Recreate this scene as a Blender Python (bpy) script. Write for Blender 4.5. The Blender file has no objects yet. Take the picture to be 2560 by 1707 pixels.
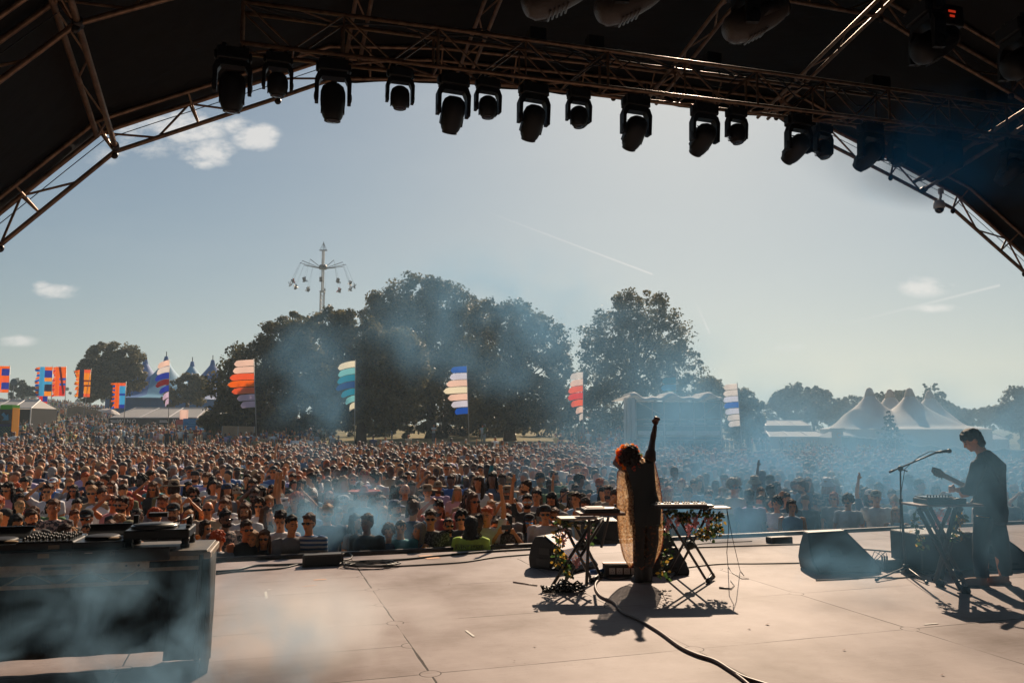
import bpy, bmesh, math, random
import numpy as np
from mathutils import Vector, Matrix, Euler, noise as mnoise
random.seed(7); RNG = np.random.default_rng(7)
scene = bpy.context.scene
col = bpy.data.collections.new("place"); scene.collection.children.link(col)
R = math.radians
# ---------------------------------------------------------------- camera
FPX = 1991.0; HZ = 1068.0; CAMH = 1.75; TH = R(17.4)
PITCH = math.atan((HZ-853.5)/FPX)
cam_d = bpy.data.cameras.new("camera"); cam = bpy.data.objects.new("camera", cam_d); col.objects.link(cam)
cam_d.sensor_width = 36.0; cam_d.lens = FPX/2560*36.0; cam_d.clip_start = .05; cam_d.clip_end = 6000
cam.location = (0, 0, CAMH); cam.rotation_euler = (math.pi/2+PITCH, 0, 0); scene.camera = cam
# ---------------------------------------------------------------- helpers that measure where things stand
def ray(px, py):
    X = (px-1280)/FPX; Y = -(py-853.5)/FPX
    return Vector((X, math.cos(PITCH)-Y*math.sin(PITCH), math.sin(PITCH)+Y*math.cos(PITCH)))
def fl(px, py, z=0.0):
    r = ray(px, py); return Vector((0, 0, CAMH)) + r*((z-CAMH)/r.z)
def at(px, py, y):
    r = ray(px, py); return Vector((0, 0, CAMH)) + r*(y/r.y)
CT, ST = math.cos(TH), math.sin(TH)
def nn(px, py, n):
    r = ray(px, py); return Vector((0, 0, CAMH)) + r*(n/(-ST*r.x+CT*r.y))
def S(s, n, z=0.0): return Vector((s*CT-n*ST, s*ST+n*CT, z))
# ---------------------------------------------------------------- sky and sun
SUN_AZ = R(13.5); SUN_EL = R(33)
scene.view_settings.view_transform = 'Standard'; scene.view_settings.look = 'None'
scene.view_settings.exposure = EXPOSURE = 0.50; scene.view_settings.gamma = 1.0
scene.view_settings.use_curve_mapping = False
scene.render.engine = 'CYCLES'
try:
    cy = scene.cycles
    cy.use_denoising = True; cy.max_bounces = 8; cy.transparent_max_bounces = 24; cy.volume_bounces = 2
    cy.diffuse_bounces = 3; cy.glossy_bounces = 2; cy.transmission_bounces = 4
    cy.volume_step_rate = 1.0; cy.volume_max_steps = 96; cy.sample_clamp_indirect = 6
except Exception: pass
world = bpy.data.worlds.new("World"); scene.world = world; world.use_nodes = True
def N(nt, t, **kw):
    n = nt.nodes.new(t)
    for k, v in kw.items():
        if k in n.inputs.keys() if isinstance(k, str) and not hasattr(n, k) else False: n.inputs[k].default_value = v
        else: setattr(n, k, v)
    return n
def math_(nt, op, a, b=None, c=None, clamp=False):
    n = nt.nodes.new('ShaderNodeMath'); n.operation = op; n.use_clamp = clamp
    for i, v in enumerate((a, b, c)):
        if v is None: continue
        if isinstance(v, (int, float)): n.inputs[i].default_value = v
        else: nt.links.new(v, n.inputs[i])
    return n.outputs[0]
wn = world.node_tree; wn.nodes.clear()
w_out = wn.nodes.new('ShaderNodeOutputWorld'); bg = wn.nodes.new('ShaderNodeBackground')
sky = wn.nodes.new('ShaderNodeTexSky'); sky.sky_type = 'NISHITA'; sky.sun_disc = False
sky.sun_elevation = SUN_EL; sky.sun_rotation = SUN_AZ; sky.altitude = 50
sky.air_density = 1.0; sky.dust_density = 0.8; sky.ozone_density = 1.0
SKYC = dict(strength=0.057)
bg.inputs['Strength'].default_value = SKYC['strength']
def sky_clouds():
    nt = wn
    tc = nt.nodes.new('ShaderNodeTexCoord'); sep = nt.nodes.new('ShaderNodeSeparateXYZ'); nt.links.new(tc.outputs['Generated'], sep.inputs[0])
    y = math_(nt, 'MAXIMUM', sep.outputs[1], 0.02)
    u = math_(nt, 'DIVIDE', sep.outputs[0], y); v = math_(nt, 'DIVIDE', sep.outputs[2], y)
    comb = nt.nodes.new('ShaderNodeCombineXYZ'); nt.links.new(u, comb.inputs[0]); nt.links.new(v, comb.inputs[1])
    def nz(scale, detail, rough, stretch=(1, 1, 1)):
        mp = nt.nodes.new('ShaderNodeMapping'); mp.inputs['Scale'].default_value = stretch; nt.links.new(comb.outputs[0], mp.inputs[0])
        n = nt.nodes.new('ShaderNodeTexNoise'); n.inputs['Scale'].default_value = scale; n.inputs['Detail'].default_value = detail
        n.inputs['Roughness'].default_value = rough; nt.links.new(mp.outputs[0], n.inputs['Vector']); return n.outputs[0]
    n1 = nz(22, 7, .62, (.8, 1.5, 1)); n2 = nz(60, 5, .6, (.8, 1.6, 1)); n3 = nz(5, 3, .5, (.5, 2.2, 1))
    total = None
    # clouds: direction of the centre, half width, half height, density
    for (cx, cy_, a, b, d) in [(455, 315, 150, 62, 1.1), (330, 325, 110, 60, .9), (640, 345, 72, 42, 1.35), (590, 312, 45, 30, 1.1), (520, 380, 90, 44, 1.15), (500, 410, 50, 22, 1.0), (280, 390, 80, 34, .6), (380, 370, 80, 40, .7),
                              (140, 728, 70, 24, 1.0), (105, 712, 34, 16, .9), (40, 852, 58, 18, .85), (2308, 716, 78, 32, 1.0), (2378, 712, 30, 12, .5), (2330, 771, 95, 14, .8),
                              (1975, 864, 70, 20, .6), (1880, 872, 34, 12, .25), (2328, 884, 34, 14, .5), (400, 885, 30, 8, .3)]:
        r = ray(cx, cy_); uc, vc = r.x/r.y, r.z/r.y
        du = math_(nt, 'DIVIDE', math_(nt, 'SUBTRACT', u, uc), a/FPX); dv = math_(nt, 'DIVIDE', math_(nt, 'SUBTRACT', v, vc), b/FPX)
        q = math_(nt, 'ADD', math_(nt, 'MULTIPLY', du, du), math_(nt, 'MULTIPLY', dv, dv))
        m = math_(nt, 'MULTIPLY', math_(nt, 'SUBTRACT', 1.25, q), d); m = math_(nt, 'MAXIMUM', m, 0.0)
        total = m if total is None else math_(nt, 'MAXIMUM', total, m)
    tex = math_(nt, 'ADD', math_(nt, 'MULTIPLY', math_(nt, 'SUBTRACT', n1, .5), 4.2), math_(nt, 'MULTIPLY', math_(nt, 'SUBTRACT', n2, .5), 1.3))
    msk = math_(nt, 'ADD', total, tex); msk = math_(nt, 'SUBTRACT', msk, .38)
    msk = math_(nt, 'MULTIPLY', msk, math_(nt, 'MINIMUM', total, 1.0)); msk = math_(nt, 'MULTIPLY', msk, .9, clamp=True)
    # thin high cirrus streaks
    cir = math_(nt, 'MULTIPLY', math_(nt, 'SUBTRACT', n3, .52, clamp=True), .9, clamp=True)
    # vapour trails: two ends (photo bearing) and width
    for (x0, y0, x1, y1, w, k) in [(1205, 525, 1632, 686, 2.0, .75), (1735, 748, 1775, 835, 2.4, .7), (2080, 818, 2500, 713, 3.0, .55)]:
        a = ray(x0, y0); b = ray(x1, y1); au, av, bu, bv = a.x/a.y, a.z/a.y, b.x/b.y, b.z/b.y
        L = math.hypot(bu-au, bv-av); tu, tv = (bu-au)/L, (bv-av)/L
        pu = math_(nt, 'SUBTRACT', u, au); pv = math_(nt, 'SUBTRACT', v, av)
        al = math_(nt, 'DIVIDE', math_(nt, 'ADD', math_(nt, 'MULTIPLY', pu, tu), math_(nt, 'MULTIPLY', pv, tv)), L)
        ac = math_(nt, 'ABSOLUTE', math_(nt, 'ADD', math_(nt, 'MULTIPLY', pu, -tv), math_(nt, 'MULTIPLY', pv, tu)))
        e = math_(nt, 'SUBTRACT', 1.0, math_(nt, 'DIVIDE', ac, w/FPX*1.6), clamp=True)
        g = math_(nt, 'MULTIPLY', math_(nt, 'GREATER_THAN', al, 0.0), math_(nt, 'LESS_THAN', al, 1.0))
        g = math_(nt, 'MULTIPLY', g, math_(nt, 'MULTIPLY', al, k*1.3, clamp=True)); tr = math_(nt, 'MULTIPLY', e, g)
        msk = math_(nt, 'MAXIMUM', msk, tr)
    mx = nt.nodes.new('ShaderNodeMix'); mx.data_type = 'RGBA'; nt.links.new(math_(nt, 'MULTIPLY', math_(nt, 'MAXIMUM', msk, math_(nt, 'MULTIPLY', cir, .25)), .8, clamp=True), mx.inputs[0])
    # tint of the air: a slightly muted, greyer blue
    tint = nt.nodes.new('ShaderNodeMix'); tint.data_type = 'RGBA'; tint.blend_type = 'MULTIPLY'; tint.inputs[0].default_value = 1.0
    nt.links.new(sky.outputs[0], tint.inputs[6]); tint.inputs[7].default_value = SKY_TINT
    # soft shoulder: tone curve in the sky colour, evening the glow round the sun
    vm = nt.nodes.new('ShaderNodeVectorMath'); vm.operation = 'MULTIPLY_ADD'; nt.links.new(tint.outputs[2], vm.inputs[0]); vm.inputs[1].default_value = SHOULDER; vm.inputs[2].default_value = (1, 1, 1)
    dv_ = nt.nodes.new('ShaderNodeVectorMath'); dv_.operation = 'DIVIDE'; nt.links.new(tint.outputs[2], dv_.inputs[0]); nt.links.new(vm.outputs[0], dv_.inputs[1])
    nt.links.new(dv_.outputs[0], mx.inputs[6])
    mx.inputs[7].default_value = CLOUD_RGB
    return mx.outputs[2]
SKY_TINT = (.86, .955, 1.04, 1); SHOULDER = (.045, .050, .060); CLOUD_RGB = (10.2, 9.8, 9.4, 1)
wn.links.new(sky_clouds(), bg.inputs['Color']); wn.links.new(bg.outputs[0], w_out.inputs['Surface'])
sun_d = bpy.data.lights.new("sun", 'SUN'); sun = bpy.data.objects.new("sun", sun_d); col.objects.link(sun)
sun_d.energy = 5.0; sun_d.angle = R(.55); sun_d.color = (1.0, .78, .57)
_sd = Vector((math.sin(SUN_AZ)*math.cos(SUN_EL), math.cos(SUN_AZ)*math.cos(SUN_EL), math.sin(SUN_EL)))
sun.rotation_euler = _sd.to_track_quat('Z', 'Y').to_euler(); sun.location = (20, 60, 60)
# ---------------------------------------------------------------- mesh builder
class MB:
    def __init__(self): self.v = []; self.f = []; self.m = []; self.c = []; self.mi = 0; self.cc = (1, 1, 1)
    def add(self, vs, fs):
        b = len(self.v); self.v += [tuple(v) for v in vs]
        for f in fs: self.f.append(tuple(i+b for i in f)); self.m.append(self.mi); self.c.append(self.cc)
        return self
    def box(self, c, s, rot=None, M=None):
        x, y, z = s[0]/2, s[1]/2, s[2]/2; c = Vector(c)
        vs = [Vector(p) for p in ((-x, -y, -z), (x, -y, -z), (x, y, -z), (-x, y, -z), (-x, -y, z), (x, -y, z), (x, y, z), (-x, y, z))]
        if rot is not None:
            m = rot if isinstance(rot, Matrix) else (Matrix.Rotation(rot, 3, 'Z') if isinstance(rot, (int, float)) else Euler(rot).to_matrix())
            vs = [m @ p for p in vs]
        return self.add([p+c for p in vs], ((0, 3, 2, 1), (4, 5, 6, 7), (0, 1, 5, 4), (1, 2, 6, 5), (2, 3, 7, 6), (3, 0, 4, 7)))
    def tube(self, a, b, r0, r1=None, n=8, caps=True):
        return self.path([a, b], [r0, r0 if r1 is None else r1], n, caps)
    def path(self, pts, rr, n=8, caps=True, flat=None):
        pts = [Vector(p) for p in pts]
        if isinstance(rr, (int, float)): rr = [rr]*len(pts)
        d0 = (pts[1]-pts[0]).normalized(); up = Vector((0, 0, 1)) if abs(d0.z) < .75 else Vector((0, 1, 0))
        x = d0.cross(up).normalized(); y = x.cross(d0).normalized(); vs = []
        for i, p in enumerate(pts):
            d = (pts[min(i+1, len(pts)-1)]-pts[max(i-1, 0)]).normalized()
            x = (x - d*x.dot(d)).normalized(); y = d.cross(x).normalized()
            r = rr[i]
            rx, ry = (r, r) if not isinstance(r, (tuple, list)) else r
            for k in range(n):
                a = 2*math.pi*k/n; vs.append(p + x*(math.cos(a)*rx) + y*(math.sin(a)*ry))
        fs = [(i*n+k, i*n+(k+1) % n, (i+1)*n+(k+1) % n, (i+1)*n+k) for i in range(len(pts)-1) for k in range(n)]
        if caps: fs += [tuple(range(n))[::-1], tuple(range((len(pts)-1)*n, len(pts)*n))]
        return self.add(vs, fs)
    def ell(self, c, r, nu=10, nv=7, M=None, jit=0):
        c = Vector(c); vs = []; r = (r, r, r) if isinstance(r, (int, float)) else r
        for j in range(nv+1):
            t = math.pi*j/nv
            for i in range(nu):
                a = 2*math.pi*i/nu; q = 1+(random.uniform(-jit, jit) if jit else 0)
                p = Vector((r[0]*math.sin(t)*math.cos(a), r[1]*math.sin(t)*math.sin(a), r[2]*math.cos(t)))*q
                vs.append(c + (M @ p if M is not None else p))
        return self.add(vs, [(j*nu+i, (j+1)*nu+i, (j+1)*nu+(i+1) % nu, j*nu+(i+1) % nu) for j in range(nv) for i in range(nu)])
    def loft(self, rings, caps=True):      # rings: (cx, cy, z, rx, ry[, n]) ellipses
        n = 14; vs = []
        for r in rings:
            for k in range(n):
                a = 2*math.pi*k/n; vs.append((r[0]+r[3]*math.cos(a), r[1]+r[4]*math.sin(a), r[2]))
        fs = [(i*n+k, i*n+(k+1) % n, (i+1)*n+(k+1) % n, (i+1)*n+k) for i in range(len(rings)-1) for k in range(n)]
        if caps: fs += [tuple(range(n))[::-1], tuple(range((len(rings)-1)*n, len(rings)*n))]
        return self.add(vs, fs)
    def lathe(self, c, prof, n=16, M=None):
        c = Vector(c); vs = []
        for (r, z) in prof:
            for k in range(n):
                a = 2*math.pi*k/n; p = Vector((r*math.cos(a), r*math.sin(a), z)); vs.append(c + (M @ p if M is not None else p))
        fs = [(i*n+k, i*n+(k+1) % n, (i+1)*n+(k+1) % n, (i+1)*n+k) for i in range(len(prof)-1) for k in range(n)]
        fs += [tuple(range(n))[::-1], tuple(range((len(prof)-1)*n, len(prof)*n))]
        return self.add(vs, fs)
    def prism(self, poly, d):              # poly: 3D points of one face, d: extrusion vector
        n = len(poly); d = Vector(d); vs = [Vector(p) for p in poly]+[Vector(p)+d for p in poly]
        return self.add(vs, [tuple(range(n))[::-1], tuple(range(n, 2*n))]+[(i, (i+1) % n, n+(i+1) % n, n+i) for i in range(n)])
    def mesh(self, name, mats=(), smooth=False):
        me = bpy.data.meshes.new(name); me.from_pydata([tuple(v) for v in self.v], [], self.f)
        for m in (mats if isinstance(mats, (list, tuple)) else [mats]): me.materials.append(m)
        if any(self.m): me.polygons.foreach_set('material_index', self.m)
        if smooth: me.polygons.foreach_set('use_smooth', [True]*len(me.polygons))
        me.update(); return me
    def build(self, name, mats, parent=None, smooth=False, bevel=0, **t):
        me = self.mesh(name, mats, smooth)
        bm = bmesh.new(); bm.from_mesh(me); bmesh.ops.recalc_face_normals(bm, faces=bm.faces)
        if bevel: bmesh.ops.bevel(bm, geom=list(bm.edges), offset=bevel, segments=1, affect='EDGES')
        bm.to_mesh(me); bm.free()
        return link(name, me, parent, **t)
def tag(o, label=None, cat=None, group=None, kind=None):
    if label: o['label'] = label
    if cat: o['category'] = cat
    if group: o['group'] = group
    if kind: o['kind'] = kind
    return o
def link(name, me, parent=None, label=None, cat=None, group=None, kind=None):
    o = bpy.data.objects.new(name, me); col.objects.link(o)
    if parent is not None: o.parent = parent
    return tag(o, label, cat, group, kind)
def empty(name, loc=(0, 0, 0), rz=0, label=None, cat=None, group=None):
    o = bpy.data.objects.new(name, None); col.objects.link(o); o.location = loc; o.rotation_euler = (0, 0, rz); o.empty_display_size = .2
    return tag(o, label, cat, group)
def copy_tree(o, parent=None):
    c = o.copy(); col.objects.link(c)
    if parent is not None: c.parent = parent
    for ch in list(o.children): copy_tree(ch, c)
    return c
# ---------------------------------------------------------------- materials
def mat(name, rgb, rough=.6, metal=0.0, spec=.5, noise=None, bump=None, trans=0, alpha=None, sheen=0, em=None):
    """noise=(scale, amount) varies the colour, bump=(scale, strength[, stretch])"""
    m = bpy.data.materials.new(name); m.use_nodes = True; nt = m.node_tree; b = nt.nodes['Principled BSDF']
    b.inputs['Base Color'].default_value = (*rgb, 1); b.inputs['Roughness'].default_value = rough; b.inputs['Metallic'].default_value = metal
    b.inputs['Specular IOR Level'].default_value = spec
    if sheen: b.inputs['Sheen Weight'].default_value = sheen
    tc = nt.nodes.new('ShaderNodeTexCoord')
    if noise:
        n = nt.nodes.new('ShaderNodeTexNoise'); n.inputs['Scale'].default_value = noise[0]; n.inputs['Detail'].default_value = 6; n.inputs['Roughness'].default_value = .65
        nt.links.new(tc.outputs['Object'], n.inputs['Vector'])
        mr = nt.nodes.new('ShaderNodeMapRange'); mr.inputs[1].default_value = .3; mr.inputs[2].default_value = .7
        mr.inputs[3].default_value = 1-noise[1]; mr.inputs[4].default_value = 1+noise[1]; nt.links.new(n.outputs[0], mr.inputs[0])
        vm = nt.nodes.new('ShaderNodeVectorMath'); vm.operation = 'SCALE'; vm.inputs[0].default_value = rgb; nt.links.new(mr.outputs[0], vm.inputs['Scale'])
        nt.links.new(vm.outputs[0], b.inputs['Base Color'])
        rr = math_(nt, 'ADD', rough-.12, math_(nt, 'MULTIPLY', n.outputs[0], .24)); nt.links.new(rr, b.inputs['Roughness'])
    if bump:
        mp = nt.nodes.new('ShaderNodeMapping'); nt.links.new(tc.outputs['Object'], mp.inputs[0])
        if len(bump) > 2: mp.inputs['Scale'].default_value = bump[2]
        n2 = nt.nodes.new('ShaderNodeTexNoise'); n2.inputs['Scale'].default_value = bump[0]; n2.inputs['Detail'].default_value = 4; nt.links.new(mp.outputs[0], n2.inputs['Vector'])
        bp = nt.nodes.new('ShaderNodeBump'); bp.inputs['Strength'].default_value = bump[1]; bp.inputs['Distance'].default_value = .02
        nt.links.new(n2.outputs[0], bp.inputs['Height']); nt.links.new(bp.outputs[0], b.inputs['Normal'])
    out = nt.nodes['Material Output']; cur = b.outputs[0]
    if trans:
        tr = nt.nodes.new('ShaderNodeBsdfTranslucent'); tr.inputs[0].default_value = (*[min(1, c*1.3) for c in rgb], 1)
        mx = nt.nodes.new('ShaderNodeMixShader'); mx.inputs[0].default_value = trans; nt.links.new(cur, mx.inputs[1]); nt.links.new(tr.outputs[0], mx.inputs[2]); cur = mx.outputs[0]
    if alpha is not None:
        tp = nt.nodes.new('ShaderNodeBsdfTransparent'); mx = nt.nodes.new('ShaderNodeMixShader'); mx.inputs[0].default_value = alpha
        nt.links.new(tp.outputs[0], mx.inputs[1]); nt.links.new(cur, mx.inputs[2]); cur = mx.outputs[0]
    if em:
        b.inputs['Emission Color'].default_value = (*em[0], 1); b.inputs['Emission Strength'].default_value = em[1]
    nt.links.new(cur, out.inputs['Surface']); return m
M = {}
M['black'] = mat('black paint', (.012, .012, .013), .5, noise=(30, .3))
M['blackplastic'] = mat('black plastic', (.010, .010, .012), .5, spec=.3, bump=(300, .15))
M['blackcloth'] = mat('black drape cloth', (.022, .02, .019), .9, bump=(8, .5, (3, 3, .4)), noise=(3, .25))
M['roofskin'] = mat('dark roof membrane', (.0045, .0038, .0036), .7, noise=(2, .5), bump=(1.3, 1.0, (.25, 2.6, 1)), spec=.35)
M['steel'] = mat('worn steel tube', (.26, .165, .11), .45, .75, noise=(9, .5))
M['alu'] = mat('dull aluminium truss', (.5, .46, .42), .4, .8, noise=(10, .3))
M['darksteel'] = mat('dark steel', (.05, .045, .045), .45, .6, noise=(12, .3))
M['white'] = mat('white fabric', (.75, .74, .72), .8, noise=(4, .08))
M['cable'] = mat('black cable', (.015, .015, .016), .5)
M['cablebrown'] = mat('brown cable', (.09, .045, .03), .5)
M['orange'] = mat('orange plastic', (.75, .2, .03), .5)
M['chrome'] = mat('bare metal', (.7, .7, .7), .25, 1)
# ================================================================ ground
GU = [-1.4, -.60, -.46, -.36, 0, .15, .3, .62, 1.4]; GY = [0, 12, 19, 45, 80, 105, 135, 200, 320, 500, 900]
GZ = [[-1.3, -1.28, -1.1, -1.0, .2, 1.9, 4.0, 7.6, 12, 14, 14],
      [-1.3, -1.28, -1.1, -1.0, .1, 1.7, 3.7, 7.2, 11.5, 13, 12],
      [-1.3, -1.28, -1.1, -1.0, -.1, 1.0, 2.6, 5.2, 8.5, 10, 9],
      [-1.3, -1.28, -1.1, -1.05, -.1, .5, 1.3, 3.0, 5, 6, 6],
      [-1.3, -1.28, -1.1, -1.15, .25, .7, 1.1, 1.8, 2, 2, 2],
      [-1.3, -1.28, -1.1, -1.15, .1, .3, .4, .6, 1, 1, 1],
      [-1.3, -1.3, -1.15, -1.4, -1.4, -1.5, -1.6, -1.4, -.6, 0, 0],
      [-1.3, -1.35, -1.2, -1.8, -2.7, -3.3, -3.9, -4.2, -3.6, -2, -1],
      [-1.3, -1.35, -1.2, -1.8, -2.7, -3.3, -3.9, -4.2, -3.6, -2, -1]]
GZn = np.array(GZ)
def gz_arr(x, y):
    x = np.asarray(x, float); y = np.asarray(y, float); yy = np.clip(y, 0, 899.9)
    u = np.clip(x/np.maximum(yy, 14), -1.39, 1.39)
    i = np.clip(np.searchsorted(GU, u, 'right')-1, 0, len(GU)-2); j = np.clip(np.searchsorted(GY, yy, 'right')-1, 0, len(GY)-2)
    gu = np.array(GU); gy = np.array(GY, float)
    a = (u-gu[i])/(gu[i+1]-gu[i]); b = (yy-gy[j])/(gy[j+1]-gy[j]); a = a*a*(3-2*a); 
    return (GZn[i, j]*(1-a)*(1-b)+GZn[i+1, j]*a*(1-b)+GZn[i, j+1]*(1-a)*b+GZn[i+1, j+1]*a*b)
def gz(x, y): return float(gz_arr(x, y))
def onground(px, y):                       # a point of the ground on the bearing of photo column px at depth y
    x = (px-1280)/FPX*y*1.0; return Vector((x, y, gz(x, y)))
def build_ground():
    xs = np.concatenate([np.linspace(-2500, -420, 8), np.linspace(-400, 400, 130), np.linspace(420, 2500, 8)])
    ys = np.concatenate([[-300, -60, -10], np.linspace(5, 120, 60), np.linspace(124, 420, 60), [500, 650, 900, 1500, 3500]])
    X, Y = np.meshgrid(xs, ys); Z = gz_arr(X, Y)
    V = np.stack([X.ravel(), Y.ravel(), Z.ravel()], 1); nx = len(xs)
    F = [(j*nx+i, j*nx+i+1, (j+1)*nx+i+1, (j+1)*nx+i) for j in range(len(ys)-1) for i in range(nx-1)]
    me = bpy.data.meshes.new('ground'); me.from_pydata(V.tolist(), [], F); me.polygons.foreach_set('use_smooth', [True]*len(F))
    m = bpy.data.materials.new('dry trampled grass'); m.use_nodes = True; nt = m.node_tree; b = nt.nodes['Principled BSDF']; b.inputs['Roughness'].default_value = .95; b.inputs['Specular IOR Level'].default_value = .1
    tc = nt.nodes.new('ShaderNodeTexCoord'); n1 = nt.nodes.new('ShaderNodeTexNoise'); n1.inputs['Scale'].default_value = .12; n1.inputs['Detail'].default_value = 8; n1.inputs['Roughness'].default_value = .7
    nt.links.new(tc.outputs['Object'], n1.inputs['Vector']); n2 = nt.nodes.new('ShaderNodeTexNoise'); n2.inputs['Scale'].default_value = 3; n2.inputs['Detail'].default_value = 5; nt.links.new(tc.outputs['Object'], n2.inputs['Vector'])
    f = math_(nt, 'ADD', n1.outputs[0], math_(nt, 'MULTIPLY', math_(nt, 'SUBTRACT', n2.outputs[0], .5), .6))
    cr = nt.nodes.new('ShaderNodeValToRGB'); cr.color_ramp.elements[0].position = .35; cr.color_ramp.elements[0].color = (.075, .085, .03, 1)
    cr.color_ramp.elements[1].position = .62; cr.color_ramp.elements[1].color = (.27, .21, .10, 1); nt.links.new(f, cr.inputs[0]); nt.links.new(cr.outputs[0], b.inputs['Base Color'])
    bp = nt.nodes.new('ShaderNodeBump'); bp.inputs['Strength'].default_value = .6; nt.links.new(n2.outputs[0], bp.inputs['Height']); nt.links.new(bp.outputs[0], b.inputs['Normal'])
    me.materials.append(m); link('ground', me, kind='structure')
build_ground()
# ================================================================ stage floor (stage axes: s along the front edge, n towards the crowd)
STAGE_MW = Matrix.Rotation(TH, 4, 'Z')
def stage_material():
    m = bpy.data.materials.new('worn plywood decking'); m.use_nodes = True; nt = m.node_tree; b = nt.nodes['Principled BSDF']
    tc = nt.nodes.new('ShaderNodeTexCoord'); P = tc.outputs['Object']; sp = nt.nodes.new('ShaderNodeSeparateXYZ'); nt.links.new(P, sp.inputs[0])
    s, n = sp.outputs[0], sp.outputs[1]
    def noise(scale, det=5, ro=.6, st=(1, 1, 1), W=None):
        mp = nt.nodes.new('ShaderNodeMapping'); mp.inputs['Scale'].default_value = st; nt.links.new(P, mp.inputs[0])
        t = nt.nodes.new('ShaderNodeTexNoise'); t.inputs['Scale'].default_value = scale; t.inputs['Detail'].default_value = det; t.inputs['Roughness'].default_value = ro
        nt.links.new(mp.outputs[0], t.inputs['Vector']); return t.outputs[0]
    wob = math_(nt, 'MULTIPLY', math_(nt, 'SUBTRACT', noise(2.5, 3), .5), .02)
    SP, RP = 2.13, 1.56
    s1 = math_(nt, 'DIVIDE', math_(nt, 'SUBTRACT', math_(nt, 'ADD', s, wob), 1.21-40*SP), SP); sc = math_(nt, 'FLOOR', s1); sf = math_(nt, 'SUBTRACT', s1, sc)
    ds = math_(nt, 'MULTIPLY', math_(nt, 'MINIMUM', sf, math_(nt, 'SUBTRACT', 1, sf)), SP)
    # half panels in the left bay: rows every 0.78 m; elsewhere every 1.56 m, offset by bay
    odd = math_(nt, 'LESS_THAN', s, 1.21)
    per = math_(nt, 'SUBTRACT', RP, math_(nt, 'MULTIPLY', odd, RP/2))
    n0 = math_(nt, 'DIVIDE', math_(nt, 'SUBTRACT', math_(nt, 'ADD', n, wob), 5.82-20*RP), per); nc = math_(nt, 'FLOOR', n0); nf = math_(nt, 'SUBTRACT', n0, nc)
    dn = math_(nt, 'MULTIPLY', math_(nt, 'MINIMUM', nf, math_(nt, 'SUBTRACT', 1, nf)), per)
    brk = noise(.9, 2); grit = noise(26, 4, .7)
    wid = math_(nt, 'MULTIPLY', math_(nt, 'ADD', math_(nt, 'MULTIPLY', math_(nt, 'SUBTRACT', brk, .28), .036), math_(nt, 'MULTIPLY', math_(nt, 'SUBTRACT', grit, .5), .006)), 1.0)
    wid2 = math_(nt, 'MULTIPLY', wid, .75)
    def line(d, w, soft=.004): return math_(nt, 'DIVIDE', math_(nt, 'SUBTRACT', w, d), soft, clamp=True)
    l1 = line(ds, wid); l2 = line(dn, wid2)
    # round caps where boards meet
    rr = math_(nt, 'SQRT', math_(nt, 'ADD', math_(nt, 'MULTIPLY', ds, ds), math_(nt, 'MULTIPLY', dn, dn)))
    disc = math_(nt, 'LESS_THAN', rr, .072); ring = line(math_(nt, 'ABSOLUTE', math_(nt, 'SUBTRACT', rr, .075)), .0055, .003)
    ring = math_(nt, 'MULTIPLY', ring, math_(nt, 'GREATER_THAN', noise(6, 3), .42))
    lines = math_(nt, 'MAXIMUM', l1, l2); lines = math_(nt, 'MULTIPLY', lines, math_(nt, 'SUBTRACT', 1, disc)); lines = math_(nt, 'MAXIMUM', lines, ring)
    chip = math_(nt, 'MULTIPLY', math_(nt, 'SUBTRACT', .16, rr, clamp=True), 6, clamp=True)
    chip = math_(nt, 'MULTIPLY', chip, math_(nt, 'MULTIPLY', math_(nt, 'SUBTRACT', noise(30, 6, .75), .60, clamp=True), 12, clamp=True)); chip = math_(nt, 'MULTIPLY', chip, math_(nt, 'SUBTRACT', 1, disc))
    # base colours per board
    cell = nt.nodes.new('ShaderNodeCombineXYZ'); nt.links.new(sc, cell.inputs[0]); nt.links.new(nc, cell.inputs[1])
    wn_ = nt.nodes.new('ShaderNodeTexWhiteNoise'); nt.links.new(cell.outputs[0], wn_.inputs['Vector'])
    grain = noise(5, 8, .7, (.6, 9, 1)); blot = noise(.7, 7, .62); scr = noise(3.5, 9, .8, (.5, 6, 1))
    t = math_(nt, 'ADD', math_(nt, 'MULTIPLY', math_(nt, 'SUBTRACT', wn_.outputs[0], .5), .16), math_(nt, 'MULTIPLY', math_(nt, 'SUBTRACT', grain, .5), .34))
    t = math_(nt, 'ADD', t, math_(nt, 'MULTIPLY', math_(nt, 'SUBTRACT', blot, .5), 1.4)); t = math_(nt, 'ADD', t, .5, clamp=True)
    cr = nt.nodes.new('ShaderNodeValToRGB'); e = cr.color_ramp.elements; e[0].color = (.155, .115, .10, 1); e[0].position = .14; e[1].color = (.45, .395, .395, 1); e[1].position = .85
    k = cr.color_ramp.elements.new(.5); k.color = (.325, .275, .27, 1); nt.links.new(t, cr.inputs[0])
    m1 = nt.nodes.new('ShaderNodeMix'); m1.data_type = 'RGBA'; nt.links.new(cr.outputs[0], m1.inputs[6]); m1.inputs[7].default_value = (.13, .075, .045, 1)
    sx = math_(nt, 'MULTIPLY', math_(nt, 'SUBTRACT', scr, .60, clamp=True), 6, clamp=True); nt.links.new(math_(nt, 'MULTIPLY', sx, .9), m1.inputs[0])
    spot = math_(nt, 'MULTIPLY', math_(nt, 'SUBTRACT', noise(38, 2, .5), .70, clamp=True), 14, clamp=True); smear = math_(nt, 'MULTIPLY', math_(nt, 'SUBTRACT', noise(2.2, 8, .75, (1, 1, 1)), .60, clamp=True), 5, clamp=True)
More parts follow.
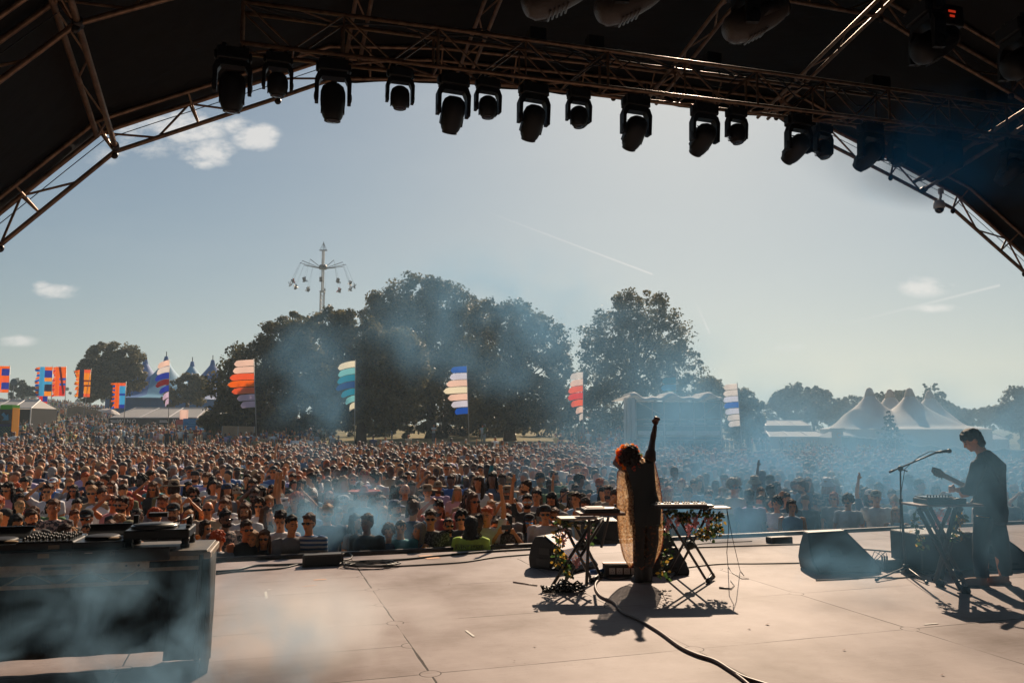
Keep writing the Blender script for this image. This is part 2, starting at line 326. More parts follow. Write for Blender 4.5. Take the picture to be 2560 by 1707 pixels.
    m3 = nt.nodes.new('ShaderNodeMix'); m3.data_type = 'RGBA'; nt.links.new(m1.outputs[2], m3.inputs[6]); m3.inputs[7].default_value = (.10, .065, .045, 1); nt.links.new(math_(nt, 'MAXIMUM', math_(nt, 'MULTIPLY', spot, .75), math_(nt, 'MULTIPLY', smear, .45)), m3.inputs[0])
    lite = math_(nt, 'MULTIPLY', math_(nt, 'SUBTRACT', noise(4, 8, .8, (7, .5, 1)), .66, clamp=True), 7, clamp=True); m4 = nt.nodes.new('ShaderNodeMix'); m4.data_type = 'RGBA'; nt.links.new(m3.outputs[2], m4.inputs[6]); m4.inputs[7].default_value = (.60, .54, .50, 1); nt.links.new(math_(nt, 'MULTIPLY', lite, .6), m4.inputs[0])
    m2 = nt.nodes.new('ShaderNodeMix'); m2.data_type = 'RGBA'; nt.links.new(m4.outputs[2], m2.inputs[6]); m2.inputs[7].default_value = (.02, .012, .009, 1)
    nt.links.new(math_(nt, 'MAXIMUM', lines, math_(nt, 'MULTIPLY', chip, .8)), m2.inputs[0]); nt.links.new(m2.outputs[2], b.inputs['Base Color'])
    nt.links.new(math_(nt, 'ADD', .5, math_(nt, 'MULTIPLY', grain, .22)), b.inputs['Roughness']); b.inputs['Specular IOR Level'].default_value = .09
    h = math_(nt, 'SUBTRACT', math_(nt, 'MULTIPLY', grain, .12), lines); bp = nt.nodes.new('ShaderNodeBump'); bp.inputs['Strength'].default_value = .35; bp.inputs['Distance'].default_value = .006
    nt.links.new(h, bp.inputs['Height']); nt.links.new(bp.outputs[0], b.inputs['Normal']); return m
M['deck'] = stage_material()
FRONT = 11.27
mb = MB(); mb.box((5.1, (FRONT-6)/2, -.03), (34, FRONT+6, .06))
o = mb.build('stage_floor', M['deck'], kind='structure'); o.matrix_world = STAGE_MW
o['label'] = 'pale scuffed plywood stage floor with dark panel joints and round caps'
mb = MB(); mb.box((5.1, FRONT-.06, -.72), (34, .1, 1.3)); 
o = mb.build('stage_skirt', M['blackcloth'], kind='structure'); o.matrix_world = STAGE_MW
# ================================================================ roof of the stage
PRO_LO = [(-5.6, -1.4), (-5.3, .6), (-4.5, 2.5), (-3.23, 4.05), (-1.98, 5.40), (.08, 6.41), (.85, 6.80), (2.43, 7.0), (5.3, 7.12), (8.4, 7.16), (9.35, 6.80), (10.8, 6.31), (12.2, 5.81), (13.85, 4.71), (15.0, 3.3), (15.7, 1.6), (16.1, -1.4)]
def offs(pro, d):                           # the same line moved outwards by d
    out = []
    for i, (s, z) in enumerate(pro):
        a = pro[max(i-1, 0)]; b = pro[min(i+1, len(pro)-1)]; L = math.hypot(b[0]-a[0], b[1]-a[1])
        out.append((s-(b[1]-a[1])/L*d, z+(b[0]-a[0])/L*d))
    return out
KS = .21
def roofz(z, n): return z+KS*(11.4-max(n, 4.0))
def SR(s, n, z): return S(s, n, roofz(z, n))
def dense(pro, step):
    out = []
    for (a, b) in zip(pro[:-1], pro[1:]):
        L = math.hypot(b[0]-a[0], b[1]-a[1]); k = max(1, round(L/step))
        out += [(a[0]+(b[0]-a[0])*i/k, a[1]+(b[1]-a[1])*i/k) for i in range(k)]
    return out+[pro[-1]]
PRO_UP = offs(PRO_LO, .30)
def rib(n, label, gap=.3):
    root = empty('roof_arch', S(5.1, n), TH, label, 'roof arch'); inv = root.matrix_basis.inverted()
    W = lambda s, z, dn=0: inv @ SR(s, n+dn, z)
    lo, up = dense(PRO_LO, .62), None
    up = offs(lo, gap)
    m = MB(); m.path([W(*p) for p in lo], .032, 8); m.build('lower_chord', M['steel'], root, True)
    m = MB(); m.path([W(*p, .0) for p in up], .032, 8); m.path([W(*p, -.28) for p in up], .03, 8); m.build('upper_chord', M['steel'], root, True)
    for i in range(len(lo)-1):
        a, b = lo[i], up[i]; m = MB()
        if i % 2 == 0: m.tube(W(*a), W(*b), .018); m.tube(W(*a), W(*up[i], -.28), .014)
        else: m.tube(W(*lo[i]), W(*up[i-1]), .016); m.tube(W(*lo[i]), W(*up[i+1]), .016) if i % 4 == 1 else None
        m.build('web_brace', M['steel'], root)
    for (s, z) in PRO_LO[2:-2]:
        m = MB(); c = W(s, z); m.ell(c+Vector((.0, 0, -.045)), (.05, .035, .055), 8, 6); m.build('joint_lug', M['darksteel'], root, True)
    m = MB(); m.path([W(*p, .03) for p in offs(lo, gap*.72)], .006, 5); m.build('tension_wire', M['cable'], root)
    return root
rib(11.4, 'steel lattice arch along the open front edge of the stage roof')
rib(8.9, 'second steel arch inside the roof just behind the moving lights')
rib(6.4, 'steel arch overhead at the near top edge of the roof')
def membrane():
    ns = [11.46, 10.9, 10.2, 9.6, 8.9, 8.2, 7.6, 7.0, 6.4, 5, 3.5, 1.5, -1, -5.5]; pro = dense(offs(PRO_LO, .38), .45); V = []; F = []
    for n in ns:
        k = (n-8.9)/2.5; sag = .05*math.sin(math.pi*((11.4-n)/2.5 % 1)) if n > 3 else 0
        for i, (s, z) in enumerate(pro):
            p = S(s, n, roofz(z, n)-sag+.012*math.sin(i*1.9+n*2)); V.append(p)
    w = len(pro); F = [(j*w+i, j*w+i+1, (j+1)*w+i+1, (j+1)*w+i) for j in range(len(ns)-1) for i in range(w-1)]
    me = bpy.data.meshes.new('roof_canopy'); me.from_pydata([tuple(v) for v in V], [], F); me.materials.append(M['roofskin']); me.polygons.foreach_set('use_smooth', [True]*len(F))
    o = link('roof_canopy', me, label='black fabric canopy stretched over the arches of the stage roof', cat='canopy')
    sd = o.modifiers.new('thickness', 'SOLIDIFY'); sd.thickness = .03; sd.offset = 1
membrane()
def valance():
    lo = dense([p for p in PRO_LO if .8 < p[0] < 9.4], .3); up = offs(lo, .36); m = MB()
    for i, (a, b) in enumerate(zip(lo, up)):
        d = .03*math.sin(i*1.7); m.v += [tuple(SR(a[0], 11.45+d, a[1]-.02)), tuple(SR(b[0], 11.47, b[1]))]
    for i in range(len(lo)-1): m.f.append((2*i, 2*i+2, 2*i+3, 2*i+1)); m.m.append(0); m.c.append(0)
    o = m.build('canopy_valance', M['roofskin'], None, True, label='black fabric valance hanging along the flat top of the front arch', cat='canopy'); sd = o.modifiers.new('t', 'SOLIDIFY'); sd.thickness = .02
valance()
mb = MB(); mb.box((5.1, -5.6, 3.2), (24, .05, 9.5)); o = mb.build('added_backdrop', M['blackcloth'], label='unseen black backdrop added so light enters the stage only from the front', cat='backdrop'); o.matrix_world = STAGE_MW  # out of view, added to keep light from entering at the rear
def beam(s, label, z=None, n0=4.2, n1=11.3, w=.2, zz=None):
    """a two-chord purlin from arch to arch, running down towards the front"""
    z = z if z is not None else 7.0
    root = empty('roof_beam', S(s, (n0+n1)/2, roofz(z, (n0+n1)/2)), TH, label, 'roof beam', 'sloping beams under the roof canopy'); inv = root.matrix_basis.inverted()
    W = lambda ds, n, dz=0: inv @ (SR(s+ds, n, z)+Vector((0, 0, dz)))
    m = MB(); m.tube(W(-w/2, n0), W(-w/2, n1), .028); m.tube(W(w/2, n0), W(w/2, n1), .028); m.build('chord', M['steel'], root, True)
    m = MB(); k = int((n1-n0)/.42)
    for i in range(k):
        a = n0+(n1-n0)*i/k; b = n0+(n1-n0)*(i+1)/k; m.tube(W(-w/2 if i % 2 else w/2, a), W(w/2 if i % 2 else -w/2, b), .012, n=6)
    m.build('web_brace', M['steel'], root)
for s, lb in ((1.1, 'short sloping roof beam above the left part of the lighting truss'), (2.75, 'sloping roof beam above the middle of the lighting truss'), (5.92, 'sloping roof beam beside the large light with the grey grille'),
              (8.05, 'long sloping pale roof beam right of the large lights'), (10.8, 'sloping roof beam near the upper right corner')): beam(s, lb)
def kneebeam(s, z, label, n1=11.3):
    root = empty('knee_beam', S(s, 9, roofz(z, 9)), TH, label, 'roof beam', 'beams at the shoulders of the roof'); inv = root.matrix_basis.inverted()
    W = lambda ds, n, dz: inv @ (SR(s+ds, n, z)+Vector((0, 0, dz)))
    for (ds, dz) in ((0, 0), (-.22, .12)):
        m = MB(); m.tube(W(ds, 4, dz), W(ds, n1, dz), .036); m.build('chord', M['steel'], root, True)
    m = MB(); k = 12
    for i in range(k):
        a = 4+(n1-4)*i/k; b = 4+(n1-4)*(i+1)/k; p, q = ((0, 0), (-.22, .12)) if i % 2 else ((-.22, .12), (0, 0)); m.tube(W(p[0], a, p[1]), W(q[0], b, q[1]), .012, n=6)
    m.build('web_brace', M['steel'], root)
    m = MB()
    for n in (4.3, 6.4, 8.9, n1): m.tube(W(0, n-.05, 0), W(0, n+.05, 0), .055, n=10)
    m.build('coupler', M['darksteel'], root, True)
kneebeam(-1.96, 5.42, 'double tube beam meeting the left shoulder of the front arch'); kneebeam(11.44, 5.55+.5, 'double tube beam meeting the right shoulder of the front arch')
def strut(a, b, r, label):
    root = MB(); root.tube(a, b, r, n=10); root.ell(a, r*1.7, 8, 6); root.ell(b, r*1.7, 8, 6)
    o = root.build('roof_strut', M['steel'], None, True, label=label, cat='strut')
strut(nn(-60, 130, 8.9), nn(210, 500*.0+196*.0+200, 8.0), .001+.03, 'thick tube crossing the upper left corner of the roof') if False else None
# ================================================================ lighting truss
def box_truss(n, s0, s1, zb, slope, hgt, dep, label, cellw=.55):
    root = empty('lighting_truss', S(s0, n, zb), TH, label, 'truss'); inv = root.matrix_basis.inverted()
    W = lambda s, dn, dz: inv @ S(s, n+dn, zb+slope*(s-s0)+dz)
    for (dn, dz) in ((0, 0), (dep, 0), (0, hgt), (dep, hgt)):
        m = MB(); m.tube(W(s0, dn, dz), W(s1, dn, dz), .026, n=10); m.build('chord', M['steel'], root, True)
    m = MB(); k = int((s1-s0)/cellw)
    for i in range(k+1):
        s = s0+(s1-s0)*i/k; s_ = min(s1, s+(s1-s0)/k)
        if i % 2 == 0:
            for dn in (0, dep): m.tube(W(s, dn, 0), W(s, dn, hgt), .013 if i % 4 else .02, n=6)
        if i < k:
            for dn in (0, dep): m.tube(W(s, dn, 0 if i % 2 else hgt), W(s_, dn, hgt if i % 2 else 0), .012, n=6)
            m.tube(W(s, 0 if i % 2 else dep, 0), W(s_, dep if i % 2 else 0, 0), .014, n=6)
            if i % 2: m.tube(W(s, 0, hgt), W(s_, dep, hgt), .011, n=6)
        m.tube(W(s, 0, 0), W(s, dep, 0), .011, n=6)
    m.build('web_brace', M['steel'], root)
    m = MB()
    rnd = random.Random(int(n*10))
    for q in range(3):
        pts = []; s = s0
        while s < s1:
            pts.append(W(s, dep*rnd.random(), hgt+.03+rnd.uniform(-.03, .05)-(.05 if q == 2 else 0))); s += rnd.uniform(.25, .6)
        m.path(pts, .011, 5)
    for i in range(16):
        s = rnd.uniform(s0+.3, s1-1); L = rnd.uniform(.3, .9); dp = rnd.uniform(.05, .3)
        m.path([W(s+L*t, dep*.5, hgt-.02-dp*math.sin(math.pi*t)) for t in (0, .2, .4, .6, .8, 1)], .009, 5)
    m.build('cable_run', M['cable'], root)
    for i in range(7):
        m = MB(); s = rnd.uniform(s0+1, s1-1); m.box(W(s, dep/2, hgt+.12), (.22, .16, .2)); m.build('junction_box', M['black'], root)
    return root
TZ = lambda s: 6.12+.0165*(s-.2)
box_truss(9.2, -.35, 15.6, TZ(-.35), .0165, .50, .27, 'long steel box truss across the stage roof carrying the moving lights')
box_truss(5.6, -.8, 14.0, 7.02, .01, .45, .3, 'second box truss higher and nearer, carrying the tilted grey lights')
# ================================================================ moving head lights
def head_proto(big):
    """hangs from z=0 downwards; yoke arms at +-x, pan about z, head tilts about x"""
    k = .86 if big else .70
    root = empty('moving_light'); pan = None
    m = MB()
    w = .40*k; m.box((0, 0, -.09*k), (w, .24*k, .17*k)); m.box((0, 0, -.005), (.3*k, .08, .05)); m.box((-w/2-.02*k, 0, -.1*k), (.04*k, .1*k, .12*k)); m.box((w/2+.02*k, 0, -.1*k), (.04*k, .1*k, .12*k))
    base = m.build('base', M['blackplastic'], root, bevel=.012)
    m = MB(); m.tube((-.12*k, 0, .06), (-.12*k, 0, -.02), .03); m.tube((.12*k, 0, .06), (.12*k, 0, -.02), .03); m.path([(.1*k, 0, -.02), (.2*k, .03, .05), (.3*k, .06, .02)], .008, 5); m.build('clamp', M['darksteel'], root)
    m = MB(); H = .50*k; A = .225*k
    m.box((0, 0, -.215*k), (.36*k, .15*k, .075*k))
    for sx in (-1, 1):
        m.prism([(sx*.15*k, -.075*k, -.18*k), (sx*.21*k, -.075*k, -.2*k), (sx*.25*k, -.07*k, -.30*k), (sx*.245*k, -.05*k, -(.2*k+H*.80)), (sx*.195*k, -.05*k, -(.2*k+H*.80)), (sx*.19*k, -.06*k, -.33*k), (sx*.15*k, -.07*k, -.25*k)], (0, .13*k, 0))
        m.ell((sx*.225*k, 0, -.52*k), (.035*k, .075*k, .09*k), 10, 6)
    yoke = m.build('yoke', M['blackplastic'], root)
    hd = empty('head_pivot')
    m = MB(); R_ = .168*k; L = (.34 if big else .2)*k
    m.lathe((0, 0, 0), [(.02*k, .17*k), (.09*k, .165*k), (.145*k, .12*k), (R_, .05*k), (R_*1.02, -.06*k), (R_*.99, -L*.40), (R_*.93, -L*.66), (R_*.80, -L*.87), (R_*.64, -L), (R_*.60, -L-.01*k), (R_*.56, -L+.02*k), (.02*k, -L+.03*k)], 20)
    for i in range(5): m.box((0, R_*.98, .04*k-i*.035*k), (.2*k, .015*k, .012*k))
    m.box((.168*k*.9, 0, -L*.5), (.02*k, .12*k, .14*k)); m.box((-.168*k*.9, 0, -L*.5), (.02*k, .12*k, .14*k))
    head = m.build('head', M['blackplastic'], root, True); head.location = (0, 0, -.50*k)
    m = MB(); m.lathe((0, 0, 0), [(R_*.57, -L-.004), (R_*.4, -L-.02*k), (R_*.05, -L-.028*k)], 20); lens = m.build('lens', M['lens'], head, True)
    m = MB(); m.lathe((0, 0, 0), [(R_*.66, -L+.006), (R_*.67, -L-.012), (R_*.58, -L-.012)], 20); m.build('rim', M['darksteel'], head, True)
    return root, head
M['lens'] = mat('front lens glass', (.02, .03, .05), .12, spec=.9)
M['greyplastic'] = mat('grey vented casing', (.07, .055, .048), .4, bump=(60, .4, (1, 1, 12)), noise=(9, .2))
bigp, bigh = head_proto(True); smp, smh = head_proto(False)
first = {'b': [True], 's': [True]}
def put(kind, px, pan, tilt, label, roll=0, n=9.33, s=None, z=None, group='moving lights hanging under the front truss', gm=None):
    proto = bigp if kind == 'b' else smp
    o = copy_tree(proto)
    if s is None:
        q = nn(px, 180, n); s = q.x*CT+q.y*ST
    o.location = S(s, n, (TZ(s)-.03) if z is None else z); o.rotation_euler = (0, R(roll), TH+R(pan))
    for c in o.children:
        if c.name.startswith('head'): c.rotation_euler = (R(tilt), 0, 0)
        if gm and c.name.startswith('head'):
            c.data = c.data.copy(); c.data.materials[0] = gm; c.scale = (1, 1, 1.35)
    tag(o, label, 'moving light', group); return o
B = [(582, 0, 10, 'largest-looking moving light at the far left end of the truss'), (834, -4, 6, 'second large moving light from the left, hanging straight down over sky'),
     (1134, 4, 32, 'large moving light left of centre, leaning, between two small ones'), (1334, 4, 38, 'large moving light hanging from the centre of the truss'),
     (1588, 2, 46, 'large moving light right of centre tilted towards lower left'), (1758, 2, 56, 'large moving light tilted low, left of a small one in bluish smoke'),
     (1990, 4, 62, 'large moving light overlapping a small one above the right arch'), (2168, 4, 62, 'large moving light in blue smoke, third from the right end'),
     (2362, 4, 60, 'dim large moving light in blue smoke, second from the right'), (2516, 4, 56, 'dim large moving light at the right picture edge')]
for px, pan, tl, lb in B: put('b', px, pan, tl, lb)
for px, pan, tl, lb in [(695, 0, 8, 'small moving light between the two leftmost large ones'), (1001, 0, 0, 'small moving light alone against sky left of centre'), (1220, 4, 0, 'small moving light between two leaning large ones'),
                        (1446, 3, -6, 'small moving light just right of the truss centre'), (1837, 8, -10, 'small moving light right of the low tilted large one')]:
    put('s', px, pan, tl, lb)
for px, lb in ((2050, 'small moving light half hidden by a large one at the right arch'), (2232, 'small moving light behind a large one in the blue smoke')): put('s', px, 10, -12, lb, n=9.55)
# upper row, lying almost level, grey casing
for (px, py, lb, dim) in ((1545, 10, 'grey vented light lying tilted at the top edge centre', 1), (1862, 58, 'grey vented light lying tilted right of centre near the top', 1), (2318, 118, 'dark vented light lying tilted in the upper right', .5), (2545, 160, 'dark vented light cut by the right edge near the top', .5), (1365, -6, 'grey vented light cut by the top edge of the picture', 1)):
    q = nn(px, py, 5.75); s = q.x*CT+q.y*ST
    o = put('b', px, 78, -118, lb, n=5.75, s=s, z=q.z+.42, group='vented lights on the upper truss', gm=M['greyplastic'] if dim == 1 else None)
def rm(root):
    for c in list(root.children): rm(c)
    bpy.data.objects.remove(root)
rm(bigp); rm(smp)
bpy.data.objects.remove(bpy.data.objects['head_pivot']) if 'head_pivot' in bpy.data.objects else None
for o_ in [o for o in bpy.data.objects if o.name.startswith('head_pivot')]: bpy.data.objects.remove(o_)
# red indicator of a power unit, security camera
def cctv():
    p = nn(2352, 478, 11.35); root = empty('security_camera', p, 0, 'white dome security camera hanging from the right side of the front arch', 'camera')
    m = MB(); m.path([(0, 0, .02), (-.02, -.02, -.12), (-.06, -.05, -.2)], .025, 8); m.box((0, 0, .0), (.08, .06, .1)); m.build('bracket', M['white'], root)
    m = MB(); m.lathe((-.08, -.06, -.28), [(.03, .1), (.085, .07), (.10, .0), (.10, -.05), (.085, -.07)], 16); m.build('housing', M['whiteplastic'], root, True)
    m = MB(); m.ell((-.08, -.06, -.36), (.08, .08, .08), 14, 8); m.build('dome', M['lens'], root, True)
M['whiteplastic'] = mat('white plastic', (.6, .6, .6), .4)
cctv()
def psu():
    p = nn(2360, 48, 6.2); root = empty('power_unit', p, TH, 'black unit with a small red display near the upper right edge', 'power unit')
    m = MB(); m.box((0, 0, 0), (.32, .2, .22)); m.build('casing', M['black'], root, bevel=.01)
    m = MB()
    for k in range(2): m.box((0, -.104, .03-.05*k), (.09-.03*k, .006, .022))
    m.build('red_display', mat('red display', (.5, .02, .01), .5, em=((1, .06, .02), .25)), root)
psu()
# ================================================================ people: one continuous body grown from joints, hair and clothes over it
def remeshed(mb, name, mats, vox, smooth=2, ratio=None, disp=None, smf=.5):
    me = mb.mesh('tmp', mats); ob = bpy.data.objects.new('tmp', me); scene.collection.objects.link(ob)
    r = ob.modifiers.new('r', 'REMESH'); r.mode = 'VOXEL'; r.voxel_size = vox; r.adaptivity = 0
    if smooth:
        s = ob.modifiers.new('s', 'SMOOTH'); s.factor = smf; s.iterations = smooth
    if ratio: d = ob.modifiers.new('d', 'DECIMATE'); d.ratio = ratio
    dg = bpy.context.evaluated_depsgraph_get(); out = bpy.data.meshes.new_from_object(ob.evaluated_get(dg)); out.name = name
    bpy.data.objects.remove(ob); bpy.data.meshes.remove(me)
    if disp:
        n = len(out.vertices); co = np.zeros(n*3); out.vertices.foreach_get('co', co); no = np.zeros(n*3); out.vertices.foreach_get('normal', no); co = co.reshape(-1, 3); no = no.reshape(-1, 3)
        k = np.array([mnoise.noise(Vector(c*disp[0])) for c in co]); co += no*(k*disp[1])[:, None]; out.vertices.foreach_set('co', co.ravel()); out.update()
    out.polygons.foreach_set('use_smooth', [True]*len(out.polygons))
    if not out.materials:
        for m_ in (mats if isinstance(mats, (list, tuple)) else [mats]): out.materials.append(m_)
    return out
SKIN = {'light': mat('light skin', (.74, .29, .10), .5, noise=(25, .12)), 'warm': mat('tanned skin', (.60, .19, .055), .5, noise=(25, .12)), 'brown': mat('brown skin', (.2, .09, .05), .45, noise=(25, .15)), 'dark': mat('dark skin', (.09, .045, .03), .42, noise=(25, .15))}
def hairmat(n, c): return mat(n, c, .55, bump=(60, .7, (1, 1, .25)), noise=(35, .45), spec=.2, trans=.38)
HAIR = {'dark brown': hairmat('dark brown hair', (.05, .018, .006)), 'black': hairmat('black hair', (.014, .008, .006)), 'brown': hairmat('brown hair', (.15, .055, .018)), 'blond': hairmat('blond hair', (.42, .25, .11)),
        'ginger': hairmat('ginger hair', (.45, .10, .015)), 'grey': hairmat('grey hair', (.32, .30, .28))}
CLO = {'white': (.72, .72, .72), 'black': (.018, .018, .02), 'navy': (.03, .05, .12), 'grey': (.26, .26, .27), 'light blue': (.28, .45, .62), 'blue': (.05, .16, .42), 'red': (.42, .05, .035), 'orange': (.62, .2, .03), 'green': (.08, .18, .06),
       'olive': (.14, .13, .06), 'beige': (.42, .33, .23), 'pink': (.62, .32, .33), 'yellow': (.62, .42, .06), 'teal': (.05, .28, .32), 'cream': (.62, .55, .44), 'maroon': (.16, .03, .03), 'lilac': (.38, .3, .5), 'bright green': (.3, .75, .12), 'staff yellow': (.55, .78, .10), 'denim': (.08, .13, .22), 'dark denim': (.03, .045, .08), 'tan': (.33, .22, .12)}
CLOTH = {k: mat(k+' clothing', v, .88, bump=(14, .5), noise=(7, .18), trans=0) for k, v in CLO.items()}
def stripe_mat(name, a, b, scale, axis=2):
    m = mat(name, a, .85); nt = m.node_tree; bs = nt.nodes['Principled BSDF']; tc = nt.nodes.new('ShaderNodeTexCoord'); sp = nt.nodes.new('ShaderNodeSeparateXYZ'); nt.links.new(tc.outputs['Object'], sp.inputs[0])
    f = math_(nt, 'GREATER_THAN', math_(nt, 'SINE', math_(nt, 'MULTIPLY', sp.outputs[axis], scale)), .1)
    mx = nt.nodes.new('ShaderNodeMix'); mx.data_type = 'RGBA'; nt.links.new(f, mx.inputs[0]); mx.inputs[6].default_value = (*a, 1); mx.inputs[7].default_value = (*b, 1); nt.links.new(mx.outputs[2], bs.inputs['Base Color']); return m
def blotch_mat(name, a, b, scale, thr=.5):
    m = mat(name, a, .85); nt = m.node_tree; bs = nt.nodes['Principled BSDF']; tc = nt.nodes.new('ShaderNodeTexCoord'); v = nt.nodes.new('ShaderNodeTexNoise'); v.inputs['Scale'].default_value = scale; v.inputs['Detail'].default_value = 2
    nt.links.new(tc.outputs['Object'], v.inputs['Vector']); f = math_(nt, 'MULTIPLY', math_(nt, 'SUBTRACT', v.outputs[0], thr), 14, clamp=True)
    mx = nt.nodes.new('ShaderNodeMix'); mx.data_type = 'RGBA'; nt.links.new(f, mx.inputs[0]); mx.inputs[6].default_value = (*a, 1); mx.inputs[7].default_value = (*b, 1); nt.links.new(mx.outputs[2], bs.inputs['Base Color']); return m
CLOTH['blue striped'] = stripe_mat('blue and white stripes', (.06, .16, .34), (.6, .62, .64), 110); CLOTH['brown striped'] = stripe_mat('cream and brown stripes', (.12, .07, .05), (.6, .5, .4), 150)
CLOTH['floral'] = blotch_mat('dark floral print', (.03, .03, .035), (.45, .32, .26), 22); CLOTH['patterned orange'] = blotch_mat('orange and red pattern', (.5, .04, .02), (.8, .3, .02), 14); CLOTH['dark plaid'] = blotch_mat('dark grey pattern', (.03, .03, .035), (.16, .16, .17), 40)
GLASS = mat('sunglasses lens', (.008, .008, .01), .15); GLASSW = mat('white frames', (.7, .7, .68), .3); LIP = mat('lips', (.30, .08, .06), .5); EYE = mat('eyes', (.02, .012, .01), .4)
SH = .214
def arm_chain(pose, sx):
    """shoulder, elbow, wrist, finger direction for one side (sx=-1 is the person's right, facing -y)"""
    s = Vector((sx*SH, .01, 1.425))
    P = {'down': ((sx*.25, .03, 1.14), (sx*.25, -.06, .90)), 'front': ((sx*.235, -.01, 1.15), (sx*.11, -.25, 1.2)), 'cross': ((sx*.24, -.03, 1.16), (-sx*.02, -.22, 1.17)), 'up': ((sx*.27, -.02, 1.70), (sx*.24, -.06, 1.97)),
         'clap': ((sx*.30, -.10, 1.66), (sx*.06, -.16, 1.92)), 'phone': ((sx*.26, -.16, 1.28), (sx*.13, -.30, 1.50)), 'head': ((sx*.33, -.06, 1.55), (sx*.15, -.06, 1.72)), 'rail': ((sx*.26, -.10, 1.15), (sx*.10, -.34, 1.08)), 'hip': ((sx*.36, .05, 1.18), (sx*.2, -.06, 1.0))}
    e, w = P[pose]; return s, Vector(e), Vector(w)
POSES = {'standing': ('down', 'down'), 'drink': ('front', 'down'), 'folded': ('cross', 'cross'), 'raised': ('up', 'down'), 'clapping': ('clap', 'clap'), 'phone': ('phone', 'phone'), 'saluting': ('head', 'down'), 'rail': ('rail', 'rail'), 'waving': ('down', 'up')}
def head_shape(m, c, yaw=0, pit=0):
    Mh = Matrix.Rotation(yaw, 3, 'Z') @ Matrix.Rotation(pit, 3, 'X'); c = Vector(c); T = lambda x, y, z: c + Mh @ Vector((x, y, z))
    m.ell(T(0, .012, .032), (.078, .098, .088), 14, 10, Mh); m.ell(T(0, -.018, -.035), (.062, .072, .083), 12, 9, Mh)
    m.ell(T(0, -.06, -.088), (.028, .025, .024), 8, 6, Mh)                                # chin
    m.path([T(0, -.088, .012), T(0, -.104, -.018), T(0, -.108, -.032), T(0, -.09, -.038)], [.010, .013, .016, .010], 6)   # nose
    m.ell(T(0, -.083, .018), (.052, .015, .010), 8, 5, Mh)                                # brow
    for sx in (-1, 1): m.ell(T(sx*.079, .012, -.012), (.011, .020, .032), 7, 6, Mh); m.ell(T(sx*.042, -.06, -.02), (.022, .022, .018), 7, 5, Mh)
    m.ell(T(0, -.085, -.062), (.024, .012, .010), 7, 5, Mh)
    return T, Mh
def hand(m, w, d, side, k=1.0, curl=.35, r=.0095, spread=.10):
    """palm, five fingers: w wrist, d direction, side = towards the thumb"""
    d = d.normalized(); side = (side - d*side.dot(d)).normalized(); nrm = d.cross(side)
    pm = w + d*.045*k
    Mx = Matrix((side, d, nrm)).transposed(); m.ell(pm, (.038*k, .05*k, .016*k), 10, 7, Mx)
    for i, (o, L) in enumerate(((-.030, .062), (-.010, .074), (.010, .078), (.029, .070))):
        b = w + d*.085*k + side*o*k; a = d*math.cos(curl)+nrm*math.sin(curl)+side*(o*spread/.03*.3); p1 = b + a.normalized()*L*.5*k
        a2 = d*math.cos(curl*2.4)+nrm*math.sin(curl*2.4); p2 = p1 + a2.normalized()*L*.5*k; m.path([b-d*.03*k, b, p1, p2], [r*k, r*k, r*.92*k, r*.75*k], 6)
    tb = w + d*.03*k + side*.03*k; t1 = tb + (side*.8+d*.6).normalized()*.035*k; t2 = t1 + (side*.25+d*.95+nrm*.3).normalized()*.03*k
    m.path([tb-d*.01, t1, t2], [.013*k, .0115*k, .009*k], 6)
def body_mb(pose, fem, yaw=0, pit=0, hands=True, legs=True):
    m = MB(); f = .9 if fem else 1.0
    head_shape(m, (0, -.012, 1.635), yaw, pit)
    m.path([(0, .012, 1.40), (0, .008, 1.48), (0, 0, 1.58)], [.075*f, .056*f, .052*f], 12)
    m.loft([(0, .01, .86, .16, .11), (0, .01, .95, .175*(1.05 if fem else 1), .125), (0, 0, 1.08, .15*f, .105*f), (0, 0, 1.2, .168*f, .115), (0, 0, 1.32, .192*f, .125*f), (0, .008, 1.41, .198*f, .095), (0, .01, 1.45, .13*f, .065), (0, .01, 1.47, .06, .05)])
    if fem:
        for sx in (-1, 1): m.ell((sx*.075, -.085, 1.27), (.06, .05, .055), 8, 6)
    for sx, nm in ((-1, POSES[pose][0]), (1, POSES[pose][1])):
        s, e, w = arm_chain(nm, sx); s.x *= f
        m.path([s - Vector((sx*.04, 0, 0)), s, s.lerp(e, .5), e, e.lerp(w, .35), w], [.05*f, .056*f, .044*f, .037*f, .038*f, .026*f], 9)
        d = (w-e).normalized()
        if hands: hand(m, w, d, Vector((-sx, -.4, .2)) if nm not in ('up',) else Vector((-sx, -.2, 0)), .95*f, .3 if nm == 'up' else .5)
    if legs:
        for sx in (-1, 1): m.path([(sx*.085, .01, .9), (sx*.095, 0, .7), (sx*.10, -.005, .48), (sx*.105, .015, .3), (sx*.105, .03, .09)], [.085, .078, .055, .052, .038], 9); m.ell((sx*.11, -.04, .045), (.045, .12, .04), 8, 6)
    return m
